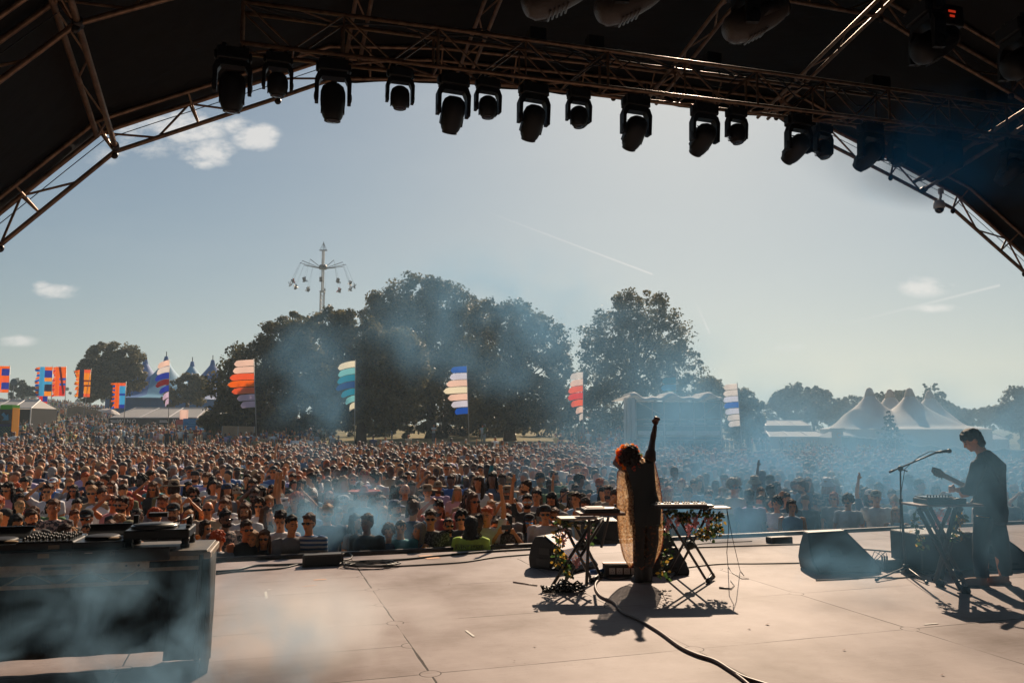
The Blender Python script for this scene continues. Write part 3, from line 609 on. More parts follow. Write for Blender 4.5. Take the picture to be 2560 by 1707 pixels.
def shirt_mb(pose, kind, fem, puff=.013):
    m = MB(); f = .9 if fem else 1.0; q = puff
    m.loft([(0, .01, .84, .178*(1.04 if fem else 1)+q, .13+q), (0, .01, .95, .178*(1.04 if fem else 1)+q, .125+q), (0, 0, 1.08, .165*f+q, .115*f+q), (0, 0, 1.2, .176*f+q, .118+q), (0, 0, 1.32, .197*f+q, .127*f+q), (0, .008, 1.415, .197*f+q, .097+q), (0, .012, 1.452, .125*f+q, .072+q), (0, .012, 1.475, .07, .06)])
    if fem:
        for sx in (-1, 1): m.ell((sx*.075, -.088, 1.27), (.064, .055, .06), 8, 6)
    for sx, nm in ((-1, POSES[pose][0]), (1, POSES[pose][1])):
        s, e, w = arm_chain(nm, sx); s.x *= f
        if kind == 'tee': m.path([s-Vector((sx*.05, 0, 0)), s, s.lerp(e, .45), s.lerp(e, .68)], [.062*f, .068*f, .064*f, .066*f], 10)
        elif kind == 'long': m.path([s-Vector((sx*.05, 0, 0)), s, s.lerp(e, .5), e, e.lerp(w, .5), e.lerp(w, .93)], [.062*f, .068*f, .058*f, .052*f, .048*f, .038*f], 10)
    return m
def hair_mb(kind):
    m = MB(); E_ = lambda c, r: m.ell(c, r, 12, 9)
    if kind in ('short', 'long', 'bob', 'bun', 'wavy', 'pony'):
        E_((0, .025, .05), (.087, .103, .085)); E_((0, .045, .0), (.082, .075, .08))
        for i in range(14):
            a = 2*math.pi*i/14; m.ell((.058*math.cos(a), .022+.07*math.sin(a), .088+.012*math.sin(3*a)), (.026, .03, .024), 6, 5)
        m.ell((-.02, -.058, .088), (.045, .03, .022), 8, 5); m.ell((0, .018, .088), (.068, .078, .062), 10, 7)
    if kind == 'short': E_((0, .06, -.045), (.06, .045, .04))
    if kind == 'bob':
        for sx in (-1, 1): E_((sx*.075, .01, -.03), (.026, .06, .09))
        E_((0, .06, -.03), (.085, .055, .085))
    if kind in ('long', 'wavy'):
        for sx in (-1, 1):
            E_((sx*.078, .02, -.03), (.024, .055, .1)); m.path([(sx*.08, .02, -.04), (sx*.09, .0, -.13), (sx*.095, -.035, -.22), (sx*.085, -.06, -.31)], [(.03, .045), (.034, .05), (.034, .04), (.012, .02)], 8)
        m.path([(0, .07, .0), (0, .085, -.1), (0, .10, -.2), (0, .10, -.32)], [(.085, .05), (.095, .045), (.09, .04), (.05, .02)], 10)
    if kind == 'bun': E_((0, .05, .135), (.04, .04, .035))
    if kind == 'pony': m.path([(0, .11, .06), (0, .16, .02), (0, .155, -.1), (0, .14, -.2)], [.025, .035, .03, .008], 8)
    if kind == 'curly':
        rnd = random.Random(3)
        E_((0, .025, .045), (.09, .105, .09))
        for i in range(90):
            a = rnd.uniform(0, 2*math.pi); z = rnd.uniform(-.55, 1); q = math.sqrt(1-z*z); x, y, zz = .10*q*math.cos(a), .025+.115*q*math.sin(a), .04+.105*z
            if y < -.045 and zz < .075: continue
            m.ell((x, y, zz), (rnd.uniform(.016, .028),)*3, 6, 5)
    if kind == 'buzz': E_((0, .018, .038), (.082, .100, .088))
    if kind == 'hood': E_((0, .03, .03), (.105, .12, .115)); E_((0, .05, -.09), (.10, .09, .1)); E_((0, .03, -.17), (.13, .10, .06))
    return m
def hat_mb(kind):
    m = MB()
    if kind == 'cap':
        m.lathe((0, .012, .045), [(.094, 0), (.096, .03), (.088, .065), (.06, .092), (.02, .103)], 16)
        m.prism([(-.07, -.075, .055), (-.062, -.13, .045), (-.03, -.165, .038), (.03, -.165, .038), (.062, -.13, .045), (.07, -.075, .055)], (0, 0, .01))
    elif kind == 'backcap': m.lathe((0, .012, .045), [(.094, 0), (.096, .03), (.088, .065), (.06, .092), (.02, .103)], 16); m.prism([(-.06, .09, .045), (-.05, .16, .03), (.05, .16, .03), (.06, .09, .045)], (0, 0, .01))
    elif kind == 'bucket': m.lathe((0, .01, .02), [(.145, -.02), (.148, -.012), (.10, .035), (.094, .06), (.085, .115), (.02, .122)], 18)
    elif kind == 'hat': m.lathe((0, .01, .04), [(.19, -.005), (.19, .005), (.10, .014), (.092, .05), (.085, .10), (.05, .112), (.01, .105)], 20)
    elif kind == 'sombrero': m.lathe((0, .01, .05), [(.28, .065), (.285, .075), (.22, .02), (.10, .01), (.09, .06), (.06, .14), (.02, .17)], 24)
    return m
_cache = {}
def body_me(pose, fem, yk, pit=0):
    k = ('b', pose, fem, yk, pit)
    if k not in _cache: _cache[k] = remeshed(body_mb(pose, fem, R(yk), R(pit)), 'body', SKIN['light'], .0145, 2)
    return _cache[k]
def shirt_me(pose, kind, fem):
    k = ('s', pose, kind, fem)
    if k not in _cache: _cache[k] = remeshed(shirt_mb(pose, kind, fem), 'shirt', CLOTH['white'], .019, 2, disp=(11, .007))
    return _cache[k]
def trousers_me():
    if 't' not in _cache:
        m = MB(); m.loft([(0, .01, .78, .175, .12), (0, .01, .9, .178, .128), (0, .01, .97, .165, .118)])
        for sx in (-1, 1): m.path([(sx*.085, .01, .88), (sx*.095, 0, .7), (sx*.10, -.005, .48), (sx*.105, .01, .12)], [.1, .092, .075, .07], 9)
        _cache['t'] = remeshed(m, 'trousers', CLOTH['dark denim'], .024, 1)
    return _cache['t']
def hair_me(kind):
    if ('h', kind) not in _cache: _cache[('h', kind)] = remeshed(hair_mb(kind), 'hair', HAIR['brown'], .0095, 1, disp=(38 if kind == 'curly' else 26, .010))
    return _cache[('h', kind)]
def hat_me(kind):
    if ('k', kind) not in _cache:
        m = hat_mb(kind); _cache[('k', kind)] = m.mesh('hat', CLOTH['black'], True)
    return _cache[('k', kind)]
def simple(name, fn, mats, smooth=True):
    if name not in _cache:
        m = MB(); fn(m); _cache[name] = m.mesh(name, mats, smooth)
    return _cache[name]
def g_fn(m):
    for sx in (-1, 1): m.ell((sx*.034, -.094, .002), (.029, .010, .020), 10, 6); m.tube((sx*.062, -.088, .006), (sx*.082, .0, .004), .004, n=5)
    m.tube((-.012, -.1, .006), (.012, -.1, .006), .004, n=5)
def eye_fn(m):
    for sx in (-1, 1): m.ell((sx*.033, -.086, -.001), (.016, .008, .006), 8, 5); m.path([(sx*.014, -.093, .020), (sx*.034, -.092, .025), (sx*.054, -.08, .019)], .005, 5)
def lip_fn(m): m.ell((0, -.094, -.062), (.023, .008, .0065), 8, 5)
def beard_fn(m): m.ell((0, -.03, -.075), (.068, .066, .042), 12, 8); m.path([(-.03, -.088, -.052), (0, -.1, -.046), (.03, -.088, -.052)], .009, 6)
def phone_fn(m): m.box((0, 0, 0), (.075, .010, .15)); 
def cup_fn(m): m.lathe((0, 0, 0), [(.028, -.06), (.038, .055), (.036, .056)], 12)
M['beer'] = mat('amber beer in a clear cup', (.75, .32, .05), .25, trans=.4); M['phone'] = mat('phone case', (.02, .02, .022), .3); M['camera'] = mat('camera body', (.02, .02, .02), .4)
def set_mat(o, m):
    if o.data.materials[0] is not m: o.material_slots[0].link = 'OBJECT'; o.material_slots[0].material = m
def person(loc, rz, h, pose='standing', fem=False, skin='light', hair='short', hc='dark brown', shirt='tee', sc='white', tr='dark denim', hat=None, hatc='black', glasses=None, beard=False, yaw=0, pit=0, held=None, label='', detail=True, group='festival crowd facing the stage', lean=0, heldc=None):
    k = h/1.75; o = link('person', body_me(pose, fem, yaw, pit)); o.location = loc; o.rotation_euler = (R(lean), 0, rz); o.scale = (k, k, k); set_mat(o, SKIN[skin]); tag(o, label, 'person', group)
    def ch(name, me, m, head=False):
        c = link(name, me, o); set_mat(c, m)
        if head: c.location = (0, -.012, 1.635); c.rotation_euler = Euler((R(pit), 0, R(yaw)))
        return c
    ch('shirt', shirt_me(pose, shirt, fem), CLOTH[sc]); 
    if detail: ch('trousers', trousers_me(), CLOTH[tr])
    if hair != 'bald': ch('hair', hair_me(hair), HAIR[hc], True)
    if hat: ch('hat', hat_me(hat), CLOTH[hatc], True)
    if glasses: ch('sunglasses', simple('sunglasses', g_fn, GLASS), GLASSW if glasses == 'white' else (SHINE if glasses == 'blue' else GLASS), True)
    elif detail: ch('eyes', simple('eyes', eye_fn, EYE), EYE, True)
    if detail: ch('mouth', simple('mouth', lip_fn, LIP), LIP, True)
    if beard: ch('beard', simple('beard', beard_fn, HAIR['dark brown']), HAIR[hc], True)
    if held:
        nm, side = held, POSES[pose][0]; s, e, w = arm_chain(side, -1); d = (w-e).normalized(); p = w+d*.07
        Mw = Matrix.Translation(loc) @ Euler((R(lean), 0, rz)).to_matrix().to_4x4() @ Matrix.Scale(k, 4)
        if nm == 'phone': me = simple('phone', phone_fn, M['phone'], False); p = Vector((0, -.34, 1.60)) if pose == 'phone' else p+Vector((0, -.02, .05)); rot = Matrix.Rotation(R(90), 4, 'Y') if pose == 'phone' else Matrix.Identity(4)
        elif nm == 'cup': me = simple('plastic_cup', cup_fn, M['beer']); p += Vector((0, -.03, .02)); rot = Matrix.Identity(4)
        hobj = link({'phone': 'phone', 'cup': 'plastic_cup'}[nm], me); hobj.matrix_world = Mw @ Matrix.Translation(p) @ rot
        if heldc: set_mat(hobj, heldc)
        tag(hobj, {'phone': 'phone held up by the ', 'cup': 'cup of beer held by the '}[nm] + ' '.join(label.split()[:10]), {'phone': 'phone', 'cup': 'cup'}[nm], {'phone': 'phones held up in the crowd', 'cup': 'cups of beer in the crowd'}[nm])
    return o
SHINE = mat('mirrored blue lens', (.1, .35, .75), .12, .7)
# ================================================================ the crowd
def sn_(x, y): return x*CT+y*ST, -x*ST+y*CT
placed = []            # (x, y)
def clear(x, y, r):
    return all((x-a)**2+(y-b)**2 > r*r for a, b in placed)
def crowd_at(px, py, h, label, z0=None, **kw):
    """stand a person of height h so that the top of the head is seen at photo point px, py"""
    z = -1.3+h; q = fl(px, py, z)
    if q.y > 15.5 or q.y < 0:
        for _ in range(3): z = gz(q.x, max(q.y, 8))+h; q = fl(px, py, z)
    n = sn_(q.x, q.y)[1]
    if n < 11.86 and not kw.pop('pit_', False):                  # keep behind the barrier
        r = ray(px, py); q2 = nn(px, py, 11.88); h = min(1.98, max(1.4, q2.z-gz(q2.x, q2.y))); q = q2
    kw.pop('pit_', None)
    placed.append((q.x, q.y)); rz = math.atan2(q.x, q.y)*-1.0*.6 + kw.pop('turn', 0)*math.pi/180
    return person(Vector((q.x, q.y, gz(q.x, q.y))), rz, h, label=label, **kw)
W_, F_ = True, False
HP = [  # px, py of head top, height, label, options
 (13, 1281, 1.72, 'person in black cap and brown striped tee holding a camera at far left', dict(pose='phone', hat='cap', sc='brown striped', turn=-40)),
 (79, 1281, 1.78, 'person with full dark beard and black top behind the left end of the booth', dict(beard=True, sc='black', turn=35, hair='short')),
 (135, 1258, 1.85, 'tall person in dark patterned shirt right of the white tee with lettering', dict(sc='floral', skin='warm', hair='short', hc='brown')),
 (120, 1226, 1.86, 'person in white tee lettered AIR with hand on head', dict(pose='saluting', glasses='b', sc='white')),
 (187, 1284, 1.65, 'person with brown ponytail and black vest looking aside behind the booth', dict(fem=W_, shirt='tank', hair='pony', hc='brown', sc='black', turn=30)),
 (217, 1281, 1.78, 'person in black cap and black tee behind the middle of the booth', dict(hat='cap', sc='black', skin='warm', glasses='b')),
 (163, 1316, 1.7, 'person with dark brown hair bowed low behind the booth mixer', dict(hair='short', sc='maroon', turn=60, skin='brown')),
 (173, 1326, 1.62, 'person with blond curly hair just above the booth mixer', dict(hair='curly', hc='blond', sc='cream', fem=W_)),
 (219, 1313, 1.68, 'person with black cropped hair just above the booth edge', dict(hair='buzz', hc='black', sc='grey')),
 (275, 1307, 1.66, 'person with round sunglasses and brown fringe above the booth', dict(hair='bob', hc='brown', glasses='b', sc='grey', fem=W_)),
 (298, 1296, 1.6, 'person with curly blond hair beside round sunglasses', dict(hair='curly', hc='blond', sc='cream', fem=W_)),
 (306, 1251, 1.86, 'tall bearded person in black tee and sunglasses left of the turntable', dict(beard=True, glasses='b', sc='black', turn=-25)),
 (230, 1230, 1.85, 'blond person in sunglasses holding a phone, open tan shirt', dict(hc='blond', glasses='b', sc='tan', pose='drink', held='phone')),
 (255, 1236, 1.8, 'person in white tee looking right past a raised phone', dict(sc='white', skin='warm', turn=40)),
 (343, 1275, 1.82, 'broad bearded person in black tee behind the turntable', dict(beard=True, sc='black', skin='brown', hair='buzz', hc='black')),
 (389, 1281, 1.7, 'person with curly ginger hair turned right behind the turntable', dict(hair='curly', hc='ginger', sc='navy', turn=45)),
 (434, 1267, 1.82, 'bearded person in black cap and black tee left of raised clapping arms', dict(hat='cap', beard=True, sc='black', hc='brown')),
 (472, 1286, 1.62, 'blonde person in sunglasses clapping overhead behind the turntable', dict(pose='clapping', fem=W_, hair='long', hc='blond', glasses='b', sc='black', shirt='tank')),
 (520, 1262, 1.8, 'bald person in glasses and beige top drinking near the booth corner', dict(hair='bald', glasses='b', sc='beige', pose='drink', skin='warm', held='cup')),
 (503, 1278, 1.66, 'person with long black wavy hair right of the clapping arms', dict(hair='wavy', hc='black', sc='maroon', turn=40, fem=W_)),
 (514, 1307, 1.62, 'person with dark bob and sunglasses at the booth corner', dict(hair='bob', hc='dark brown', glasses='b', sc='grey', fem=W_, turn=45)),
 (565, 1281, 1.8, 'dark bearded person in patterned shirt turned right near the booth corner', dict(hair='bun', hc='black', beard=True, glasses='b', sc='floral', skin='brown', turn=35)),
 (546, 1330, 1.66, 'ginger curly haired person in grey tee leaning on the barrier beside the booth', dict(hair='curly', hc='ginger', sc='grey', pose='rail', turn=150)),
 (561, 1257, 1.82, 'person in white tee with short brown hair behind the patterned shirt', dict(sc='white', hc='brown')),
 (143, 1133, 1.7, 'person in bright green tee standing out in the left crowd', dict(sc='bright green', hc='ginger')),
 (219, 1116, 1.75, 'person in yellow shirt in the left crowd', dict(sc='yellow', skin='brown')),
 (488, 1179, 1.83, 'bearded person in cap and plain blue tee in the left crowd', dict(sc='blue', hat='backcap', beard=True)),
 (377, 1177, 1.85, 'person in plain red tee seen in profile in the left crowd', dict(sc='red', turn=90)),
 (617, 1303, 1.78, 'person in black vest and sunglasses leaning at the barrier near the booth', dict(shirt='tank', sc='black', glasses='b', pose='rail', turn=25, skin='warm')),
 (632, 1329, 1.62, 'blond bobbed person in black tee holding a bottle at the barrier', dict(fem=W_, hair='bob', hc='blond', sc='black', pose='rail', turn=-10)),
 (661, 1327, 1.64, 'long haired person in sunglasses and black tee beside the blond bob', dict(fem=W_, hair='long', hc='brown', sc='black', glasses='b', pose='rail')),
 (702, 1282, 1.82, 'person in pale tee looking down at the barrier', dict(sc='white', pit=22, hc='dark brown', pose='rail')),
 (730, 1291, 1.8, 'dark haired person in grey tee with a sling strap at the barrier', dict(sc='grey', pose='rail', turn=30, hc='black')),
 (773, 1286, 1.86, 'person in blue striped polo and sunglasses at the barrier', dict(sc='blue striped', glasses='b', pose='folded', hc='brown', turn=-20)),
 (666, 1277, 1.7, 'person with very long brown hair behind the white tee at the barrier', dict(hair='long', hc='brown', fem=W_, sc='cream', turn=70)),
 (710, 1258, 1.72, 'person in white bucket hat above the grey tee', dict(hat='bucket', hatc='white', hair='long', fem=W_, sc='cream', turn=30)),
 (750, 1262, 1.68, 'person with both arms up holding a red phone over the striped polo', dict(pose='clapping', fem=W_, hair='long', sc='black', held='phone')),
 (723, 1240, 1.75, 'person waving one bare arm behind the white bucket hat', dict(pose='raised', sc='black', hc='black')),
 (671, 1252, 1.8, 'blond person in grey tee behind the long brown hair', dict(hc='blond', sc='grey')),
 (648, 1257, 1.78, 'curly haired person in sunglasses and white vest left of the blond one', dict(hair='curly', glasses='b', sc='white', shirt='tank')),
 (637, 1223, 1.85, 'bearded person in black sleeveless top and sunglasses left of centre', dict(shirt='tank', sc='black', beard=True, glasses='b', skin='brown')),
 (619, 1186, 1.85, 'dark haired person in black tee looking up, left of centre', dict(sc='black', pit=-18, hc='black')),
 (823, 1230, 1.68, 'ginger person with straight fringe, sunglasses and teal top', dict(fem=W_, hair='bob', hc='ginger', glasses='b', sc='teal')),
 (910, 1240, 1.8, 'person in wide red sombrero', dict(hat='sombrero', hatc='red', sc='navy')),
 (819, 1269, 1.82, 'blond person in sunglasses just right of the striped polo', dict(hc='blond', glasses='b', sc='navy', beard=True)),
 (845, 1279, 1.68, 'long haired person in black vest with necklace in the first smoke', dict(fem=W_, hair='long', shirt='tank', sc='black', turn=30)),
 (888, 1293, 1.66, 'person with curly dark hair in profile in the left smoke plume', dict(fem=W_, hair='wavy', hc='black', sc='grey', turn=60)),
 (918, 1287, 1.86, 'broad person in black tee standing in the left smoke plume', dict(sc='black', skin='brown', turn=-25, hair='short')),
 (860, 1253, 1.75, 'person in dark sunglasses with white headband behind the smoke', dict(hat='backcap', hatc='white', glasses='b', sc='denim')),
 (960, 1277, 1.68, 'person with very long blond hair at the smoke edge', dict(fem=W_, hair='long', hc='blond', sc='light blue')),
 (987, 1261, 1.82, 'person in navy cap turned right behind the front row', dict(hat='cap', hatc='navy', sc='denim', turn=60, beard=True)),
 (1034, 1259, 1.86, 'person in navy tee seen from behind with short brown hair', dict(sc='navy', turn=160, hc='brown')),
 (972, 1312, 1.64, 'person with light curly hair resting crossed arms in smoke at the barrier', dict(fem=W_, hair='curly', hc='brown', shirt='tank', sc='navy', pose='rail')),
 (1002, 1301, 1.7, 'person with cropped dark hair bending at the barrier in smoke', dict(hair='buzz', hc='black', sc='teal', pit=15, pose='rail')),
 (1050, 1310, 1.66, 'person in blue vest with wavy grey blond hair turned sideways at the barrier', dict(fem=W_, hair='wavy', hc='grey', shirt='tank', sc='denim', turn=-60)),
 (1077, 1277, 1.84, 'person in dark plaid shirt and sunglasses holding an amber drink', dict(glasses='b', sc='dark plaid', pose='drink', held='cup')),
 (1121, 1295, 1.8, 'bald bearded person in black sleeveless top with sling holding beer', dict(hair='buzz', hc='black', beard=True, shirt='tank', sc='black', glasses='b', skin='warm', pose='rail', held='cup', turn=15)),
 (1154, 1284, 1.72, 'person with thick curly black hair and round sunglasses left of the staff shirt', dict(hair='curly', hc='black', glasses='b', sc='black', fem=W_)),
 (1198, 1285, 1.78, 'dark skinned person in floral shirt right of the staff shirt', dict(skin='dark', hair='buzz', hc='black', sc='floral', pose='rail')),
 (1217, 1269, 1.84, 'young person in white tee with one arm raised', dict(sc='white', pose='waving', hc='ginger', turn=-15)),
 (1240, 1305, 1.6, 'person in orange and red patterned top leaning at the barrier', dict(sc='patterned orange', glasses='b', fem=W_, hair='bun', hc='dark brown')),
 (1266, 1287, 1.78, 'person in dark patterned hood holding a white phone sideways', dict(hair='hood', hc='black', sc='dark plaid', pose='phone', held='phone')),
 (1323, 1295, 1.62, 'person in black cap and mirrored blue sunglasses', dict(hat='cap', glasses='blue', hair='long', sc='black', fem=W_)),
 (1363, 1266, 1.84, 'person in white long sleeved top and black cap by the left monitor speaker', dict(shirt='long', sc='white', hat='backcap', glasses='b', pose='folded')),
 (1386, 1273, 1.78, 'person in dark sunglasses and grey tee behind the white long sleeves', dict(glasses='b', sc='grey', hc='brown', beard=True)),
 (1171, 1238, 1.84, 'person in tan shirt above the staff member', dict(sc='tan', skin='warm')),
 (1318, 1248, 1.8, 'smiling bearded person in white framed sunglasses with one arm up', dict(pose='raised', glasses='white', beard=True, sc='black', hc='black')),
 (1069, 1214, 1.8, 'person in brown brimmed hat near the middle of the crowd', dict(hat='hat', hatc='tan', sc='cream')),
 (1013, 1210, 1.86, 'bald person in tan shirt holding a drink near the middle', dict(hair='bald', sc='tan', pose='drink', held='cup', skin='warm')),
 (1316, 1201, 1.86, 'person in plain grey tee turned left, right of centre', dict(sc='grey', turn=-60, beard=True, hair='short')),
 (1342, 1219, 1.74, 'person with long brown hair and black jacket over a white top', dict(hair='long', hc='brown', shirt='long', sc='black', fem=W_)),
 (1440, 1232, 1.75, 'person in blue vest beside the left keyboard', dict(sc='light blue', shirt='tank', turn=-30)),
 (1735, 1200, 1.8, 'person in pale blue tee in smoke left of the speaker tower', dict(sc='light blue')),
 (2240, 1270, 1.7, 'person with long blond hair in smoke above the right monitor speaker', dict(hair='long', hc='blond', fem=W_, sc='white', shirt='tank')),
 (2190, 1235, 1.8, 'person in pale cap in the right hand smoke', dict(hat='cap', hatc='beige', sc='white')),
]
for (px, py, h, lb, kw) in HP: crowd_at(px, py, h, lb, **kw)
# event staff at the barrier, seen from behind
def staff():
    q = nn(1178, 1293, 11.44); h = 1.75; z0 = q.z-h
    o = person(Vector((q.x, q.y, q.z-h)), math.pi-.12, h, pose='standing', sc='staff yellow', hair='hood', hc='black', label='event staff person in yellow green tee and black hood seen from behind', detail=True, tr='black', group='event staff')
    return o
stf = staff(); placed.append((stf.location.x, stf.location.y))
def text_on(parent, txt, loc, size, m, rot=(math.pi/2, 0, 0), name='lettering', ext=.001, align='CENTER', space=1.0):
    cu = bpy.data.curves.new(name, 'FONT'); cu.body = txt; cu.size = size; cu.align_x = align; cu.align_y = 'CENTER'; cu.extrude = ext; cu.space_character = space
    ob = bpy.data.objects.new('tmp', cu); scene.collection.objects.link(ob); dg = bpy.context.evaluated_depsgraph_get(); me = bpy.data.meshes.new_from_object(ob.evaluated_get(dg)); bpy.data.objects.remove(ob)
    me.name = name; me.materials.clear(); me.materials.append(m); o = link(name, me, parent); o.location = loc; o.rotation_euler = rot; return o
M['ink'] = mat('dark print', (.02, .025, .01), .8); M['inkw'] = mat('white print', (.8, .8, .8), .8)
text_on(stf, 'EVENT STAFF', (0, .158, 1.345), .066, M['ink'], (math.pi/2, 0, math.pi)); text_on(stf, 'CREW', (0, .135, 1.24), .04, M['ink'], (math.pi/2, 0, math.pi)) if False else None
mb = MB()
for a, b in (((-.2, 1.285), (.2, 1.285)), ((-.2, 1.36), (.2, 1.36)), ((-.2, 1.285), (-.2, 1.36)), ((.2, 1.285), (.2, 1.36))): mb.tube((a[0], .139, a[1]), (b[0], .139, b[1]), .003, n=4)
mb.v = [(x, y+.018, z+.022) for x, y, z in mb.v]
mb.build('print_frame', M['ink'], stf)
air = [o for o in col.objects if o.get('label', '').startswith('person in white tee lettered AIR')][0]; text_on(air, 'AIR', (0, -.142, 1.28), .09, M['ink'])
# ---- the other near people, one by one
def density(u, y):
    if u < -.25: base = 2.3 if y < 46 else max(.10, .9-(y-46)/70)
    elif u < .12: base = 2.3 if y < 50 else (.10 if y < 66 else .012)
    else: base = 2.1 if y < 44 else max(.13, .9-(y-44)/50)
    if u < -.25 and y > 62: base = .42 if y < 120 else .28
    if u > .12 and y > 80: base = .16 if y < 135 else 0
    return base
cand = []
y = 11.5
while y < 47:
    sp = .54 if y < 25 else .60
    x = -0.66*y - random.random()
    while x < .66*y+.5:
        jx, jy = x+random.uniform(-.24, .24), y+random.uniform(-.24, .24); s_, n_ = sn_(jx, jy)
        if n_ > 12.2: cand.append((jx, jy))
        x += sp
    y += sp*.94
cand.sort(key=lambda p: p[1])
LOCS = lambda x, y: ('behind the DJ booth' if x/y < -.40 else 'near the booth corner' if x/y < -.3 else 'left of centre' if x/y < -.12 else 'in the middle' if x/y < .04 else 'behind the left keyboard' if x/y < .13 else 'right of the singer' if x/y < .27 else 'above the right monitor speaker' if x/y < .42 else 'near the mic stand' if x/y < .52 else 'behind the guitarist')
hairw = ['short']*9+['long']*6+['curly']*2+['wavy']*3+['bob']*2+['bun']+['buzz']*2+['pony']; hcw = ['dark brown']*8+['black']*5+['brown']*6+['blond']*4+['ginger']+['grey']
scw = ['white']*8+['black']*9+['navy']*4+['grey']*5+['light blue']*3+['blue']*2+['red', 'orange', 'olive', 'olive', 'beige', 'beige', 'pink', 'teal', 'cream', 'cream', 'maroon', 'denim', 'denim', 'lilac', 'green', 'floral', 'tan', 'dark plaid', 'yellow']
skw = ['light']*8+['warm']*6+['brown']*2+['dark']
posew = ['standing']*12+['folded']*4+['drink']*4+['raised']+['phone']+['saluting']
yaws = [0, 0, 0, 30, -30]
poseword = {'standing': '', 'folded': ' with folded arms', 'drink': ' with one hand up in front', 'raised': ' with one arm raised', 'phone': ' with both hands at face height', 'saluting': ' shading the eyes', 'clapping': ' with both arms overhead'}
used_l = {}
near = []; rest = []
for (x, y_) in cand:
    if len(near) < 300-len(HP)-1 and clear(x, y_, .44): near.append((x, y_)); placed.append((x, y_))
    elif len(near) < 300-len(HP)-1: continue
    else: rest.append((x, y_))
near_far = max(p[1] for p in near)
specs = []
for (x, y_) in near:
    fem = random.random() < .42; hair = random.choice(hairw); 
    if fem and hair in ('short', 'buzz'): hair = random.choice(['long', 'wavy', 'bob'])
    if not fem and hair in ('long', 'bob', 'pony') and random.random() < .75: hair = 'short'
    sp = dict(pose=random.choice(posew), fem=fem, skin=random.choice(skw), hair=hair, hc=random.choice(hcw), shirt=random.choice(['tank', 'tee', 'tee'] if fem else ['tee']*6+['long', 'tank']), sc=random.choice(scw), glasses='b' if random.random() < .32 else None, beard=(not fem and random.random() < .3), yaw=random.choice(yaws), pit=random.choice([0, 0, 0, 12]))
    if sp['skin'] in ('brown', 'dark'): sp['hc'] = random.choice(['black', 'dark brown'])
    r = random.random()
    if r < .10: sp['hat'] = random.choice(['cap', 'cap', 'backcap', 'bucket']); sp['hatc'] = random.choice(['black', 'navy', 'white', 'beige', 'red', 'olive'])
    elif r < .115: sp['hat'] = 'hat'; sp['hatc'] = 'tan'
    if sp['pose'] in ('drink',) and random.random() < .45: sp['held'] = 'cup'
    if sp['pose'] == 'phone': sp['held'] = 'phone'
    hatw = {'cap': 'cap', 'backcap': 'backward cap', 'bucket': 'bucket hat', 'hat': 'brimmed hat'}.get(sp.get('hat'), '')
    hw = f"{sp['hatc']} {hatw}" if hatw else {'short': f"short {sp['hc']} hair", 'long': f"long {sp['hc']} hair", 'curly': f"curly {sp['hc']} hair", 'wavy': f"wavy {sp['hc']} hair", 'bob': f"{sp['hc']} bob", 'bun': f"{sp['hc']} bun", 'buzz': f"cropped {sp['hc']} hair", 'pony': f"{sp['hc']} ponytail"}[hair]
    gar = {'tank': 'vest', 'tee': 'tee', 'long': 'long sleeves'}[sp['shirt']]
    lb = f"person in {sp['sc']} {gar} with {hw}" + (', sunglasses' if sp['glasses'] else '') + (', beard' if sp['beard'] else '')
    specs.append((x, y_, sp, lb))
tot = {}
for (x, y_, sp, lb) in specs: tot.setdefault(lb+'|'+LOCS(x, y_), []).append((x, y_))
for (x, y_, sp, lb) in specs:
    k = lb+'|'+LOCS(x, y_); L = lb + ', ' + LOCS(x, y_)
    if len(tot[k]) > 1:
        order = sorted(tot[k], key=lambda p: p[1]); i = order.index((x, y_)); L = lb + ', ' + ('nearest one ' if i == 0 else 'farther one ' if i == 1 else 'third row one ')+LOCS(x, y_)
    w = L.split()
    if len(w) > 16: L = L.replace(', sunglasses', '', 1); 
    fw = random.gauss(0, 14); h = random.gauss(1.68 if sp['fem'] else 1.80, .06)
    if random.random() < .06: fw = random.choice([90, -90, 150, 180])
    rz = -math.atan2(x, y_)*.7+R(fw)
    if sp.get('held'): sp = dict(sp)
    person(Vector((x, y_, gz(x, y_))), rz, h, label=L, detail=y_ < 15.5, **sp)
